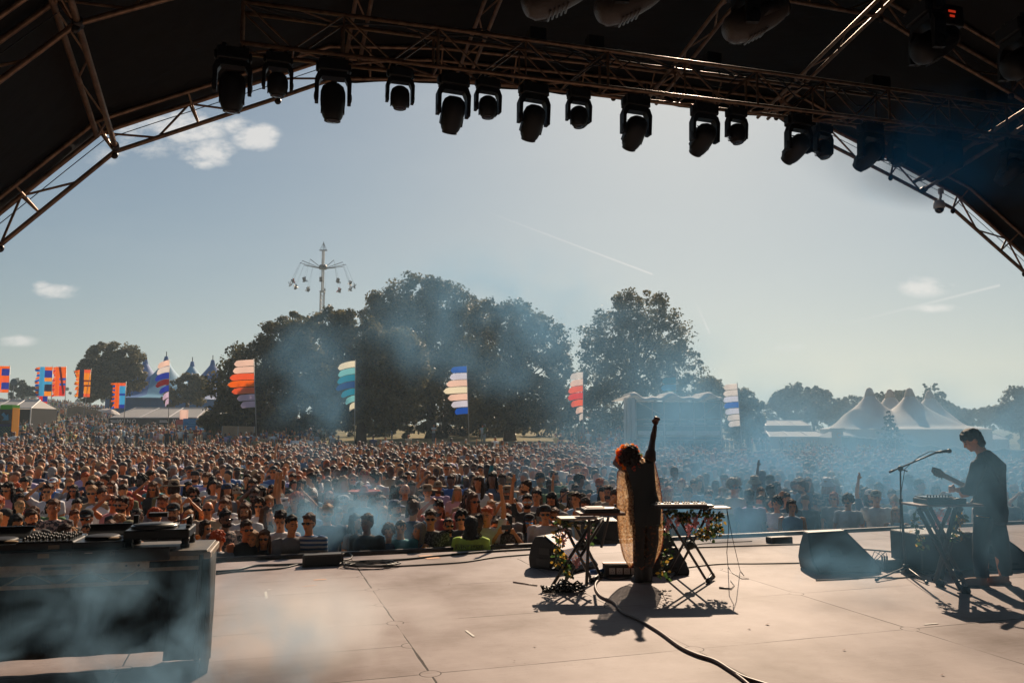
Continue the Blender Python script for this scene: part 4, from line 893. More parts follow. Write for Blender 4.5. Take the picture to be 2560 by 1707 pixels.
# ---- the mass beyond
def lp_variant(k, lod):
    """light figures for the far crowd: returns verts, faces, class index per face (0 skin,1 hair,2 shirt,3 trousers,4 dark)"""
    rnd = random.Random(k); m = MB(); nu = 8 if lod == 0 else 6; nv = 6 if lod == 0 else 4
    fem = k % 2; pose = 'raised' if k == 5 else 'phone' if k == 7 else ['standing', 'standing', 'folded', 'drink'][k % 4]; long_ = fem and k % 4 != 3
    m.cc = 0; m.ell((0, -.012, 1.615), (.079, .095, .118), nu, nv); m.tube((0, .01, 1.40), (0, .0, 1.56), .055, n=5, caps=False)
    m.cc = 1
    if lod == 0 or True:
        m.ell((0, .022, 1.685), (.092, .104, .088), nu, nv); m.ell((0, .05, 1.62), (.084, .074, .09), nu, nv)
        if long_: m.path([(0, .05, 1.64), (0, .07, 1.5), (0, .09, 1.34)], [(.09, .06), (.11, .07), (.06, .03)], nu)
    if k % 4 == 0: m.cc = 4; m.box((0, -.092, 1.63), (.115, .014, .026))
    if k % 12 == 8: m.cc = 4; m.lathe((0, .012, 1.69), [(.094, 0), (.09, .05), (.03, .09)], 7); m.box((0, -.12, 1.70), (.13, .1, .012))
    m.cc = 2; m.path([(0, .01, .9), (0, 0, 1.12), (0, 0, 1.33), (0, .008, 1.43), (0, .01, 1.47)], [(.19, .13), (.17, .12), (.215, .13), (.205, .1), (.075, .065)], nu)
    for sx, nm in ((-1, POSES[pose][0]), (1, POSES[pose][1])):
        s, e, w = arm_chain(nm, sx); m.cc = 2; m.path([s, s.lerp(e, .6)], [.066, .06], 5, caps=True); m.cc = 0; m.path([s.lerp(e, .55), e, w+(w-e).normalized()*.13], [.044, .038, .028], 5)
    m.cc = 3
    if lod < 2:
        for sx in (-1, 1): m.path([(sx*.085, .01, .92), (sx*.1, 0, .48), (sx*.105, .02, .0)], [.095, .07, .055], 5)
    V = np.array([tuple(v) for v in m.v]); fs = m.f; return V, fs, np.array(m.c)
PAL = {0: [SKIN_RGB for SKIN_RGB in ((.74, .29, .10), (.60, .19, .055), (.7, .26, .09), (.64, .22, .07), (.2, .08, .04), (.09, .04, .025))], 1: [(.06, .022, .008), (.014, .009, .007), (.16, .06, .02), (.2, .08, .03), (.45, .25, .1), (.08, .035, .012), (.4, .09, .015), (.3, .28, .26), (.03, .015, .01)],
       2: [CLO[c] for c in scw if c in CLO], 3: [(.03, .045, .08), (.018, .018, .02), (.08, .13, .22), (.3, .24, .17), (.4, .4, .38)]}
def build_mass(name, pts, label, lod, nvar=40):
    vs, fi, cols = [], [], []; base = 0; variants = [lp_variant(k, lod) for k in range(nvar)]
    loops, starts, totals, fc = [], [], [], []
    flat = []
    for (V, fs, c) in variants:
        lp = np.array([i for f in fs for i in f]); tt = np.array([len(f) for f in fs]); flat.append((V, lp, tt, c, np.repeat(c, tt)))
    for (x, y_) in pts:
        k = RNG.integers(nvar) if (RNG.random() < .25) else RNG.integers(8, nvar); V, lp, tt, c, lc = flat[k]; h = RNG.normal(1.67 if k % 2 else 1.79, .085)/1.75; a = -math.atan2(x, y_)*.7+RNG.normal(0, .35)
        if RNG.random() < .12 or y_ > 60 and RNG.random() < .6: a += RNG.uniform(-3.1, 3.1)
        ca, sa = math.cos(a)*h, math.sin(a)*h; z = gz(x, y_)
        vs.append(np.stack([V[:, 0]*ca-V[:, 1]*sa+x, V[:, 0]*sa+V[:, 1]*ca+y_, V[:, 2]*h+z], 1)); loops.append(lp+base); totals.append(tt); base += len(V)
        pal = np.array([PAL[0][RNG.integers(6)], PAL[1][RNG.integers(9)], PAL[2][RNG.integers(len(PAL[2]))], PAL[3][RNG.integers(5)], (.015, .015, .018)]); cols.append(pal[lc])
    V = np.concatenate(vs); L = np.concatenate(loops); T = np.concatenate(totals); C_ = np.concatenate(cols)
    me = bpy.data.meshes.new(name); me.vertices.add(len(V)); me.vertices.foreach_set('co', V.ravel()); me.loops.add(len(L)); me.loops.foreach_set('vertex_index', L.astype(np.int32))
    me.polygons.add(len(T)); me.polygons.foreach_set('loop_start', np.concatenate([[0], np.cumsum(T)[:-1]]).astype(np.int32)); me.polygons.foreach_set('loop_total', T.astype(np.int32)); me.polygons.foreach_set('use_smooth', [True]*len(T))
    ca_ = me.color_attributes.new('tone', 'FLOAT_COLOR', 'CORNER'); ca_.data.foreach_set('color', np.concatenate([C_, np.ones((len(C_), 1))], 1).ravel().astype(np.float32))
    me.update(calc_edges=True); me.validate()
    me.materials.append(M['mass']); return link(name, me, label=label, kind='stuff')
m_ = bpy.data.materials.new('crowd cloth and skin'); m_.use_nodes = True; a_ = m_.node_tree.nodes.new('ShaderNodeAttribute'); a_.attribute_name = 'tone'; m_.node_tree.links.new(a_.outputs['Color'], m_.node_tree.nodes['Principled BSDF'].inputs['Base Color']); m_.node_tree.nodes['Principled BSDF'].inputs['Roughness'].default_value = .6; m_.node_tree.nodes['Principled BSDF'].inputs['Sheen Weight'].default_value = .15; M['mass'] = m_
mid = [p for p in rest]
farp = []
for _ in range(60000):
    y_ = math.sqrt(random.uniform(44**2, 210**2)); u = random.uniform(-.68, .68); x = u*y_
    if random.random() < density(u, y_)/2.3: farp.append((x, y_))
def cluster(p):
    return (mnoise.noise(Vector((p[0]*.09, p[1]*.05, 0)))+.12 > 0) if p[1] > 50 else True
farp = [p for p in farp if cluster(p)]
area = .68*(210**2-44**2)
farp = farp[:int(area*2.3*len(farp)/60000)] if len(farp) > area*2.3*len(farp)/60000 else farp
pts_m = mid
M_ALL = pts_m + farp
def build_crowd_mass():
    near_m = [p for p in M_ALL if p[1] < 30]; far_m = [p for p in M_ALL if p[1] >= 30]
    print('CROWD', len(HP), len(near), len(near_m), len(far_m), near_far)
    build_mass('crowd', M_ALL, 'dense festival crowd filling the field behind the nearest people', 0)
build_crowd_mass()
# ================================================================ trees
def leafmat(name, a, b, tr=.35):
    m = bpy.data.materials.new(name); m.use_nodes = True; nt = m.node_tree; bs = nt.nodes['Principled BSDF']; bs.inputs['Roughness'].default_value = .55; bs.inputs['Specular IOR Level'].default_value = .35
    at_ = nt.nodes.new('ShaderNodeAttribute'); at_.attribute_name = 'tone'; mx = nt.nodes.new('ShaderNodeMix'); mx.data_type = 'RGBA'; nt.links.new(at_.outputs['Fac'], mx.inputs[0]); mx.inputs[6].default_value = (*a, 1); mx.inputs[7].default_value = (*b, 1)
    nt.links.new(mx.outputs[2], bs.inputs['Base Color']); t = nt.nodes.new('ShaderNodeBsdfTranslucent'); nt.links.new(mx.outputs[2], t.inputs[0]); ms = nt.nodes.new('ShaderNodeMixShader'); ms.inputs[0].default_value = tr
    nt.links.new(bs.outputs[0], ms.inputs[1]); nt.links.new(t.outputs[0], ms.inputs[2]); nt.links.new(ms.outputs[0], nt.nodes['Material Output'].inputs[0]); return m
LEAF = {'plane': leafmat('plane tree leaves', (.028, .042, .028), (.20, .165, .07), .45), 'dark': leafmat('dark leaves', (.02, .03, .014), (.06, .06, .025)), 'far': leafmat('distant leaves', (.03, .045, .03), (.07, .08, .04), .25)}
M['bark'] = mat('tree bark', (.06, .045, .035), .9, noise=(6, .4), bump=(12, .8, (1, 1, .2)))
def leaf_mesh(name, blobs, n, size, material, rs):
    """leaf sized faces gathered in clumps through the crown; blobs = (centre, rx, ry, rz)"""
    rg = np.random.default_rng(rs); vol = np.array([b[1]*b[3] for b in blobs]); pr = vol/vol.sum(); nc = max(24, n//60); C = []; 
    for _ in range(nc):
        b = blobs[rg.choice(len(blobs), p=pr)]; d = rg.normal(size=3); d /= np.linalg.norm(d); r = rg.uniform(.35, 1.0)**.6
        C.append((b[0][0]+d[0]*b[1]*r, b[0][1]+d[1]*b[2]*r, b[0][2]+d[2]*b[3]*r, min(b[1], b[3])*rg.uniform(.15, .40)))
    C = np.array(C); k = rg.integers(nc, size=n); d = rg.normal(size=(n, 3)); d /= np.linalg.norm(d, axis=1)[:, None]; d[:, 2] *= .75
    rad = C[k, 3]*(rg.uniform(.2, 1.0, n)**.6+rg.exponential(.13, n)); P = C[k, :3]+d*rad[:, None]
    nr = d*.6+rg.normal(size=(n, 3))*.7+np.array([0, 0, .4]); nr /= np.linalg.norm(nr, axis=1)[:, None]; t = np.cross(nr, rg.normal(size=(n, 3))); t /= np.linalg.norm(t, axis=1)[:, None]; b = np.cross(nr, t)
    s = size*.74*rg.uniform(.55, 1.3, n)[:, None]; V = np.stack([P-t*s*.5, P+b*s*.38+nr*s*.1, P+t*s*.5, P-b*s*.38+nr*s*.1], 1).reshape(-1, 3)
    me = bpy.data.meshes.new(name); me.vertices.add(4*n); me.vertices.foreach_set('co', V.ravel()); me.loops.add(4*n); me.loops.foreach_set('vertex_index', np.arange(4*n, dtype=np.int32))
    me.polygons.add(n); me.polygons.foreach_set('loop_start', np.arange(0, 4*n, 4, dtype=np.int32)); me.polygons.foreach_set('loop_total', np.full(n, 4, dtype=np.int32))
    ct = rg.random(nc); tone = np.clip(ct[k]*.6+rg.random(n)*.5-.05, 0, 1); a = me.color_attributes.new('tone', 'FLOAT_COLOR', 'POINT'); c = np.repeat(tone, 4); a.data.foreach_set('color', np.stack([c, c, c, np.ones_like(c)], 1).ravel().astype(np.float32))
    me.update(calc_edges=True); me.materials.append(material); return me, C
def tree(px, y, blobs, label, n=20000, size=.42, kind='plane', rs=1, name='broadleaf_tree', group=None, tr=.35, lean=0):
    n = int(n*1.75); g = onground(px, y); root = empty(name, g, 0, label, 'tree', group); bl = []
    for (cx, cy, rx, ry) in blobs:
        c = at(cx, cy, y) - g; c.y = random.uniform(-1, 1)*rx/FPX*y*.35; bl.append((c, rx/FPX*y, min(rx, ry)/FPX*y*1.0, ry/FPX*y))
    me, C = leaf_mesh('crown', bl, n, size, LEAF[kind], rs); link('crown', me, root)
    m = MB(); top = max(b[0].z for b in bl); h0 = min(b[0].z-b[3] for b in bl); tcx = sum(b[0].x*b[1] for b in bl)/sum(b[1] for b in bl)
    p0 = Vector((0, 0, -.3)); p1 = Vector((tcx*.25, 0, max(1.5, h0+ .25*(top-h0)))); p2 = Vector((tcx*.8, 0, p1.z+(top-p1.z)*.5)); m.path([p0, Vector((0, 0, .8)), p1, p2, Vector((tcx, 0, top))], [tr*1.6, tr*1.05, tr*.85, tr*.5, .06], 9)
    rg = random.Random(rs); idx = rg.sample(range(len(C)), min(len(C), 34))
    for i in idx:
        e = Vector(C[i][:3]); f = rg.uniform(.15, .8); b0 = p1.lerp(Vector((tcx, 0, top)), f*.7); mid = b0.lerp(e, .5)+Vector((0, 0, -.12*(e-b0).length*.5)); m.path([b0, mid, e], [tr*.34*(1-f*.5), tr*.2, .03], 6)
    m.build('trunk', M['bark'], root, True); return root
tree(640, 78, [(650, 905, 85, 60), (705, 850, 75, 55), (585, 965, 65, 60), (560, 1035, 50, 40), (660, 990, 95, 70), (765, 920, 90, 75), (760, 835, 45, 40), (640, 1055, 90, 34), (545, 1055, 60, 30), (730, 1050, 70, 36)], 'dark spreading tree at the left end of the big tree group', 30000, .42, rs=1, tr=.45)
tree(735, 84, [(735, 800, 38, 22), (745, 830, 34, 26), (700, 815, 14, 10), (755, 850, 40, 30)], 'thin topped tree rising behind the left end of the tree group', 1500, .4, rs=12, tr=.22)
tree(905, 74, [(890, 850, 85, 55), (835, 810, 60, 45), (975, 880, 90, 60), (905, 960, 120, 70), (850, 1010, 90, 50), (980, 1010, 90, 45), (1025, 920, 50, 50), (850, 1055, 70, 24), (960, 1050, 80, 30)], 'golden lit tree in front of the tall ones, left of centre', 36000, .40, rs=2, tr=.5)
tree(1080, 96, [(1045, 735, 95, 50), (1110, 760, 80, 55), (975, 775, 75, 50), (1165, 820, 80, 60), (1050, 850, 130, 90), (1130, 960, 120, 80), (1020, 980, 90, 70), (940, 800, 50, 45), (1090, 1045, 90, 30), (1180, 1030, 70, 40)], 'tallest tree of the central group with the domed crown', 32000, .48, rs=3, tr=.6)
tree(1275, 86, [(1215, 790, 55, 45), (1295, 800, 75, 50), (1350, 860, 70, 60), (1240, 890, 95, 80), (1395, 930, 45, 60), (1310, 990, 105, 65), (1190, 1000, 80, 60), (1400, 1010, 50, 45), (1250, 1055, 80, 26), (1360, 1052, 80, 28), (1425, 980, 25, 60)], 'broad tree at the right end of the central group', 27000, .44, rs=4, tr=.55)
tree(1590, 88, [(1600, 765, 85, 48), (1535, 835, 80, 65), (1670, 840, 70, 65), (1600, 900, 130, 75), (1712, 930, 50, 60), (1492, 915, 45, 80), (1540, 1000, 80, 60), (1640, 990, 80, 50), (1480, 1020, 50, 50), (1465, 960, 30, 60), (1500, 1060, 60, 24)], 'big round crowned tree behind the scaffold tower', 20000, .40, rs=5, tr=.55)
tree(1765, 125, [(1770, 975, 42, 34), (1745, 1010, 30, 30), (1790, 1010, 35, 40)], 'small rounded tree right of the big round crowned tree', 5000, .6, rs=6, tr=.3)
tree(1868, 100, [(1850, 1000, 38, 32), (1880, 1040, 32, 55), (1845, 1060, 35, 45), (1895, 1075, 20, 30)], 'ragged tree right of the scaffold tower behind the pale flag', 9000, .42, rs=7, tr=.3)
tree(285, 125, [(262, 885, 52, 30), (310, 900, 44, 38), (225, 925, 34, 34), (285, 955, 68, 40), (345, 950, 22, 36), (220, 985, 30, 25)], 'round dark tree on the left behind the orange flags', 15000, .55, rs=8, tr=.45)
tree(472, 118, [(472, 958, 40, 26), (450, 985, 36, 24), (500, 985, 30, 26), (430, 1000, 22, 20)], 'small dark tree in front of the blue striped big top', 6000, .5, rs=9, tr=.3)
tree(60, 170, [(52, 968, 30, 14), (80, 978, 26, 12), (40, 985, 25, 12)], 'low far tree beside the leftmost orange flag', 2500, .7, 'dark', rs=10)
tree(560, 150, [(555, 1010, 40, 22), (600, 1000, 40, 30)], 'low bush between the big top and the tree group', 3000, .6, 'dark', rs=11)
FT = [(1958, 200, [(1965, 1000, 42, 34), (2005, 985, 34, 26), (1940, 1030, 30, 34)], 'pale hazy round tree left of the white big top'), (2030, 205, [(2040, 1000, 34, 36), (2062, 1010, 24, 40), (2010, 1030, 50, 34)], 'hazy dark tree with a pointed top left of the white big top'),
      (2092, 230, [(2095, 1020, 26, 22), (2090, 1045, 30, 22)], 'small hazy tree close to the left foot of the white big top'), (2145, 240, [(2140, 1005, 36, 20), (2150, 1030, 40, 28)], 'hazy tree behind the first peak of the white big top'),
      (2210, 235, [(2205, 995, 26, 14), (2215, 1015, 40, 24)], 'hazy tree behind the second peak of the white big top'), (2252, 235, [(2252, 990, 28, 16), (2260, 1015, 36, 28)], 'hazy dark tree between the second and third peaks'),
      (2330, 240, [(2325, 963, 18, 9), (2335, 985, 26, 14), (2310, 1000, 30, 16), (2340, 1020, 40, 30)], 'tall thin topped tree behind the last peak of the white big top'), (2385, 250, [(2380, 1030, 34, 20), (2400, 1045, 40, 24)], 'low hazy tree right of the white big top'),
      (2455, 260, [(2440, 1045, 40, 22), (2490, 1038, 46, 24)], 'hazy tree line clump behind the guitarist'), (2545, 190, [(2550, 1000, 34, 34), (2535, 1040, 44, 40), (2575, 1030, 40, 50)], 'big hazy tree at the right edge of the picture')]
for i, (px, y, bl, lb) in enumerate(FT): tree(px, y, bl, lb, 4500 if i < 9 else 9000, .85, 'far', rs=20+i, group='far trees on the right', tr=.4)
def conifer():
    g = onground(2222, 112); root = empty('spruce', g, 0, 'dark narrow conifer standing in front of the white big top', 'tree'); a = at(2222, 1030, 112)-g; H = a.z
    bl = [(Vector((random.uniform(-.3, .3), 0, H*(t+.02))), 2.7*(1-t)+.25, 2.0*(1-t)+.2, H*.09) for t in np.linspace(.06, .97, 14)]
    bl[4] = (bl[4][0]+Vector((.6, 0, 0)), bl[4][1]*1.25, 2, H*.08); bl[7] = (bl[7][0]-Vector((.5, 0, 0)), bl[7][1]*1.3, 2, H*.07)
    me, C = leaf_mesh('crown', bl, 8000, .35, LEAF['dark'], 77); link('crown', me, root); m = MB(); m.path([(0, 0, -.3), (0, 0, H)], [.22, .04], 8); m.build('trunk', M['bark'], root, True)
conifer()
def undergrowth(name, px0, px1, y, h0, h1, n, size, kind, label, rs, dep=6):
    a, b = onground(px0, y), onground(px1, y); k = max(3, int((b-a).length/3.2)); rg = random.Random(rs); bl = []
    for i in range(k+1):
        p = a.lerp(b, i/k); h = rg.uniform(h0, h1); yy = y+rg.uniform(-dep/2, dep/2); bl.append((Vector((p.x-a.x, yy-y, gz(p.x, yy)-a.z+h*.45)), rg.uniform(1.6, 3.4), 1.8, h*.6))
    me, C = leaf_mesh(name, bl, n, size, LEAF[kind], rs); o = link(name, me, label=label, kind='stuff'); o.location = a
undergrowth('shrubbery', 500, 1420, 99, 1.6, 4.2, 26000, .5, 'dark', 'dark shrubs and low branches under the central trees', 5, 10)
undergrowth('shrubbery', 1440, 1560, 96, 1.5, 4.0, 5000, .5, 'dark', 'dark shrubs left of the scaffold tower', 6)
undergrowth('woodland', 1700, 3300, 265, 9, 15, 26000, 1.2, 'far', 'far woodland closing the field on the right', 7, 30)
undergrowth('woodland', -700, 640, 330, 6, 12, 16000, 1.4, 'far', 'far woodland on the hill at the left', 8, 30)
undergrowth('woodland', 600, 1750, 300, 8, 14, 12000, 1.3, 'far', 'far woodland behind the central trees', 9, 30)
# ================================================================ flags
def fabric(name, c, tr=.62): return mat(name, c, .8, trans=tr, bump=(2.5, .5, (1, 1, 1)), noise=(1.2, .12))
FC = {k: fabric(k+' flag cloth', v) for k, v in {'pale pink': (.82, .66, .62), 'coral': (.78, .27, .13), 'orange': (.85, .30, .02), 'lilac': (.68, .6, .72), 'cream': (.8, .76, .68), 'pale teal': (.35, .62, .66), 'teal': (.02, .38, .5), 'deep blue': (.02, .14, .36), 'blue': (.03, .22, .6), 'lavender': (.66, .68, .82),
      'red': (.7, .1, .05), 'white': (.72, .70, .70), 'light blue': (.15, .5, .72), 'yellow': (.85, .45, .04), 'maroon': (.3, .03, .05), 'navy': (.04, .06, .16), 'royal': (.06, .12, .5), 'green': (.12, .35, .05)}.items()}
M['pole'] = mat('grey flag pole', (.3, .3, .3), .4, .5)
def cloth_strip(m, x0, x1, z0, z1, ph, rnd=True, tip=0, amp=.05, drop=0, n=9):
    """a strip from the pole at x0 to its free end x1 (x1<x0), waving; rounded tip"""
    for i in range(n):
        pass
    V = []; 
    for i in range(n+1):
        t = i/n; x = x0+(x1-x0)*t; hgt = (z1-z0)/2; c = (z0+z1)/2-drop*t*t
        k = 1.0 if not rnd or t < .80 else math.sqrt(max(.02, 1-((t-.80)/.20)**2)); yy = amp*math.sin(ph+t*5)*t
        V += [(x, yy, c-hgt*k), (x, yy, c+hgt*k)]
    F = [(2*i, 2*i+2, 2*i+3, 2*i+1) for i in range(n)]; b = len(m.v); m.add(V, F)
    V2 = [(x, y+.012, z) for (x, y, z) in V]; m.add(V2, [f[::-1] for f in F])
def banner(px_top, py_top, px_bot, y, strips, dy, label, cut=None, drop=.12):
    g = onground(px_bot, y); T = at(px_top, py_top, y)-g; root = empty('banner_flag', g, 0, label, 'flag', 'tall finger shaped banner flags over the crowd')
    m = MB(); m.path([(0, 0, -.2), T*.5, T+Vector((0, 0, .1))], [.04, .032, .022], 8); m.build('pole', M['pole'], root, True)
    s = y/FPX; z = T.z
    for i, (w, c) in enumerate(strips):
        m = MB(); tt = z/T.z; xx = T.x*tt; cloth_strip(m, xx, xx-w*s, z-dy*s*.90, z, i*1.3, True, amp=.12, drop=drop+.02*i*0, n=10); m.build('pennant', FC[c], root, True); z -= dy*s
banner(634, 899, 650, 62, [(47, 'pale pink'), (52, 'pale pink'), (62, 'coral'), (67, 'orange'), (56, 'coral'), (43, 'lilac'), (36, 'lilac')], 17.2, 'banner of pink, coral and orange fingers against the dark trees')
banner(888, 902, 890, 62, [(42, 'cream'), (42, 'pale teal'), (45, 'teal'), (48, 'deep blue'), (34, 'teal'), (23, 'pale teal'), (14, 'cream')], 17.2, 'banner of teal and deep blue fingers against the trees', drop=.35)
banner(1167, 915, 1175, 62, [(40, 'blue'), (43, 'lavender'), (52, 'pale pink'), (60, 'cream'), (49, 'pale pink'), (41, 'lavender'), (33, 'blue')], 17.2, 'banner with blue ends and pale middle fingers at picture centre')
banner(1458, 930, 1456, 60, [(33, 'white'), (33, 'pale pink'), (37, 'coral'), (38, 'red'), (31, 'coral'), (19, 'pale pink'), (10, 'white')], 17, 'banner of pink, orange and red fingers left of the scaffold tower', drop=.2)
banner(1690, 943, 1690, 78, [(35, 'teal'), (38, 'light blue'), (38, 'pale teal'), (36, 'teal'), (34, 'deep blue')], 17, 'teal banner sticking up behind the scaffold tower')
banner(1843, 959, 1853, 60, [(35, 'white'), (36, 'white'), (37, 'lavender'), (36, 'blue'), (36, 'lavender'), (32, 'white'), (29, 'white')], 15.2, 'pale white and blue banner right of the scaffold tower')
banner(424, 900, 427, 85, [(28, 'pale pink'), (31, 'white'), (36, 'royal'), (34, 'maroon'), (23, 'royal'), (14, 'lilac'), (9, 'lilac')], 15.8, 'narrow banner of white, blue and maroon fingers before the blue big top', drop=.45)
def block_flag(x0, x1, y0, y1, base_px, y, stripe, blocks, label, spikes=('orange', 'blue'), diag=False):
    """rectangular flag: vertical stripe at the free side, blocks beside the pole, ragged tongues"""
    g = onground(base_px, y); root = empty('block_flag', g, 0, label, 'flag', 'orange and blue rectangular flags on the left'); s = y/FPX
    T = at(x1, y0, y)-g; B_ = at(x0, y1, y)-g; m = MB(); m.path([(0, 0, -.2), (T.x, 0, T.z+.15)], [.05, .03], 8); m.build('pole', M['pole'], root, True)
    W = T.x-B_.x; H = T.z-B_.z; z = T.z; xs = T.x-W*.58
    for i, (f, c) in enumerate(blocks):
        m = MB(); cloth_strip(m, T.x, xs, z-f*H, z, i*.4, False, amp=.1); m.build('panel', FC[c], root, True); z -= f*H
    m = MB(); cloth_strip(m, xs, xs-W*.42, B_.z, T.z, .8, False, amp=.12); m.build('stripe', FC[stripe], root, True)
    if diag: m = MB(); m.prism([(xs-W*.1, -.16, T.z), (xs+W*.12, -.16, T.z), (T.x, -.16, B_.z+H*.1), (T.x-W*.12, -.16, B_.z+H*.02)], (0, -.02, 0)); m.build('diagonal_band', FC['maroon'], root)
    k = 12
    for j, c in enumerate(spikes):
        m = MB()
        for i in range(j, k, 2): zz = T.z-H*(i+.5)/k; xe = xs-W*.42; cloth_strip(m, xe, xe-W*random.uniform(.25, .42), zz-H/k*.45, zz+H/k*.45, i, True, amp=.2, drop=random.uniform(-.1, .2), n=6)
        m.build('tongue', FC[c], root, True)
block_flag(-12, 25, 915, 981, 25, 100, 'orange', [(.1, 'orange'), (.26, 'royal'), (.1, 'orange'), (.16, 'coral'), (.26, 'royal'), (.12, 'orange')], 'orange flag with blue blocks cut by the left picture edge')
block_flag(96, 132, 917, 990, 132, 100, 'light blue', [(.12, 'orange'), (.25, 'royal'), (.13, 'yellow'), (.1, 'light blue'), (.24, 'navy'), (.16, 'yellow')], 'flag with a cyan stripe and blue and orange blocks')
block_flag(136, 166, 917, 990, 167, 104, 'orange', [(.38, 'orange'), (.08, 'blue'), (.1, 'coral'), (.08, 'blue'), (.36, 'red')], 'orange flag crossed by a dark red diagonal band', ('orange', 'red'), True)
block_flag(196, 228, 924, 992, 206, 98, 'navy', [(.12, 'coral'), (.26, 'yellow'), (.06, 'maroon'), (.12, 'yellow'), (.06, 'maroon'), (.26, 'yellow'), (.12, 'coral')], 'yellow flag with a dark navy stripe and maroon bars', ('orange', 'yellow'))
block_flag(286, 315, 957, 1020, 315, 92, 'orange', [(.12, 'coral'), (.3, 'light blue'), (.08, 'royal'), (.1, 'light blue'), (.26, 'light blue'), (.14, 'royal')], 'orange and light blue flag just left of the wine tent')
block_flag(98, 120, 984, 1012, 121, 108, 'red', [(.7, 'royal'), (.3, 'red')], 'small low red and blue flag below the cyan striped flag')
# ================================================================ tents
def tentmat(name, c, tr=.3): return mat(name, c, .75, trans=tr, noise=(.5, .12), bump=(1.2, .4))
M['tentwhite'] = tentmat('white tent canvas', (.62, .60, .57)); M['tentblue'] = tentmat('blue tent canvas', (.02, .13, .38), .25); M['tentpale'] = tentmat('pale blue tent canvas', (.12, .38, .55), .25); M['tentcream'] = tentmat('cream tent canvas', (.5, .44, .38), .2)
def bigtop(name, y, base_py, peaks, xr, label, cat, mat_fn, capmat, power=2.1, Rk=1.0, caps=True):
    """peaks: (px, py, depth offset); canvas sweeping up concavely to every king pole"""
    z0 = at(1280, base_py, y).z; P = [at(px, py, y+dy) for (px, py, dy) in peaks]; x0, x1 = at(xr[0], base_py, y).x, at(xr[1], base_py, y).x; cx = (x0+x1)/2
    root = empty(name, (cx, y, z0), 0, label, cat); nx, ny = 110, 44; dy0, dy1 = min(p.y for p in P)-13, max(p.y for p in P)+13; R0 = Rk*(x1-x0)*.36
    V = []; 
    for j in range(ny+1):
        for i in range(nx+1):
            u = i/nx*2-1; v = j/ny*2-1; a = u*math.sqrt(1-v*v/2); b = v*math.sqrt(1-u*u/2); X = cx+a*(x1-x0)/2; Y = (dy0+dy1)/2+b*(dy1-dy0)/2
            h = 0; rim = max(0, 1-math.hypot(a, b))
            for p in P:
                r = math.hypot(X-p.x, (Y-p.y)*1.0); t = max(0, 1-r/R0); H = p.z-z0; h = max(h, H*(.32*t+.68*t**6.5) if power > 3 else H*(.64*t**1.0+.36*t**5.5))
            base = min(1, rim*3)*.10*(max(p.z for p in P)-z0); V.append((X-cx, Y-y, max(h*min(1, rim*5+.0), base)))
    F = [(j*(nx+1)+i, j*(nx+1)+i+1, (j+1)*(nx+1)+i+1, (j+1)*(nx+1)+i) for j in range(ny) for i in range(nx)]
    me = bpy.data.meshes.new('canvas'); me.from_pydata(V, [], F); me.polygons.foreach_set('use_smooth', [True]*len(F)); me.materials.append(mat_fn(me)); link('canvas', me, root)
    for p in P:
        q = p-Vector((cx, y, z0)); m = MB(); w = .5 if caps else .35
        if caps == 'blue': m.lathe(q+Vector((0, 0, -3.4)), [(1.1, 0), (.75, 1.2), (.45, 2.6), (.3, 3.4), (.05, 3.45)], 12)
        else: m.lathe(q+Vector((0, 0, -3.4)), [(1.35, 0), (1.05, 1.2), (.8, 2.4), (.45, 3.3), (.12, 3.5)], 12)
        m.build('peak_cap', capmat, root, True)
        if caps == 'blue': m = MB(); m.tube(q, q+Vector((0, 0, .9)), .08); m.build('finial', M['darksteel'], root)
    m = MB(); k = 60
    for i in range(k+1):
        a = 2*math.pi*i/k; m.v.append(((x1-x0)/2*.985*math.cos(a), (dy0+dy1)/2-y+(dy1-dy0)/2*.985*math.sin(a), .05)); m.v.append(((x1-x0)/2*.985*math.cos(a), (dy0+dy1)/2-y+(dy1-dy0)/2*.985*math.sin(a), -3.2))
    for i in range(k): m.f.append((2*i, 2*i+2, 2*i+3, 2*i+1)); m.m.append(0); m.c.append(0)
    m.build('side_wall', M['tentcream'] if caps != 'blue' else M['tentblue'], root)
    return root
def bluemat(me):
    m = bpy.data.materials.new('blue and pale striped canvas'); m.use_nodes = True; nt = m.node_tree; bs = nt.nodes['Principled BSDF']; bs.inputs['Roughness'].default_value = .7; tc = nt.nodes.new('ShaderNodeTexCoord'); sp = nt.nodes.new('ShaderNodeSeparateXYZ'); nt.links.new(tc.outputs['Object'], sp.inputs[0])
    zig = math_(nt, 'ADD', math_(nt, 'MULTIPLY', math_(nt, 'PINGPONG', sp.outputs[0], 1.3), .9), sp.outputs[2]); w = math_(nt, 'SINE', math_(nt, 'ADD', math_(nt, 'MULTIPLY', sp.outputs[0], .42), math_(nt, 'MULTIPLY', sp.outputs[2], .28)))
    f1 = math_(nt, 'GREATER_THAN', w, .1); mx = nt.nodes.new('ShaderNodeMix'); mx.data_type = 'RGBA'; nt.links.new(f1, mx.inputs[0]); mx.inputs[6].default_value = (.02, .12, .36, 1); mx.inputs[7].default_value = (.07, .28, .45, 1)
    f2 = math_(nt, 'MULTIPLY', math_(nt, 'GREATER_THAN', zig, 8.2), math_(nt, 'LESS_THAN', sp.outputs[2], 10.2)); mx2 = nt.nodes.new('ShaderNodeMix'); mx2.data_type = 'RGBA'; nt.links.new(f2, mx2.inputs[0]); nt.links.new(mx.outputs[2], mx2.inputs[6]); mx2.inputs[7].default_value = (.6, .6, .62, 1); nt.links.new(mx2.outputs[2], bs.inputs['Base Color']); return m
bigtop('circus_tent', 150, 1002, [(364, 895, 3), (416, 891, -4), (481, 904, 4), (532, 900, -3)], (300, 590), 'blue and pale striped big top with four pointed peaks', 'tent', bluemat, M['tentblue'], Rk=1.25, caps='blue')
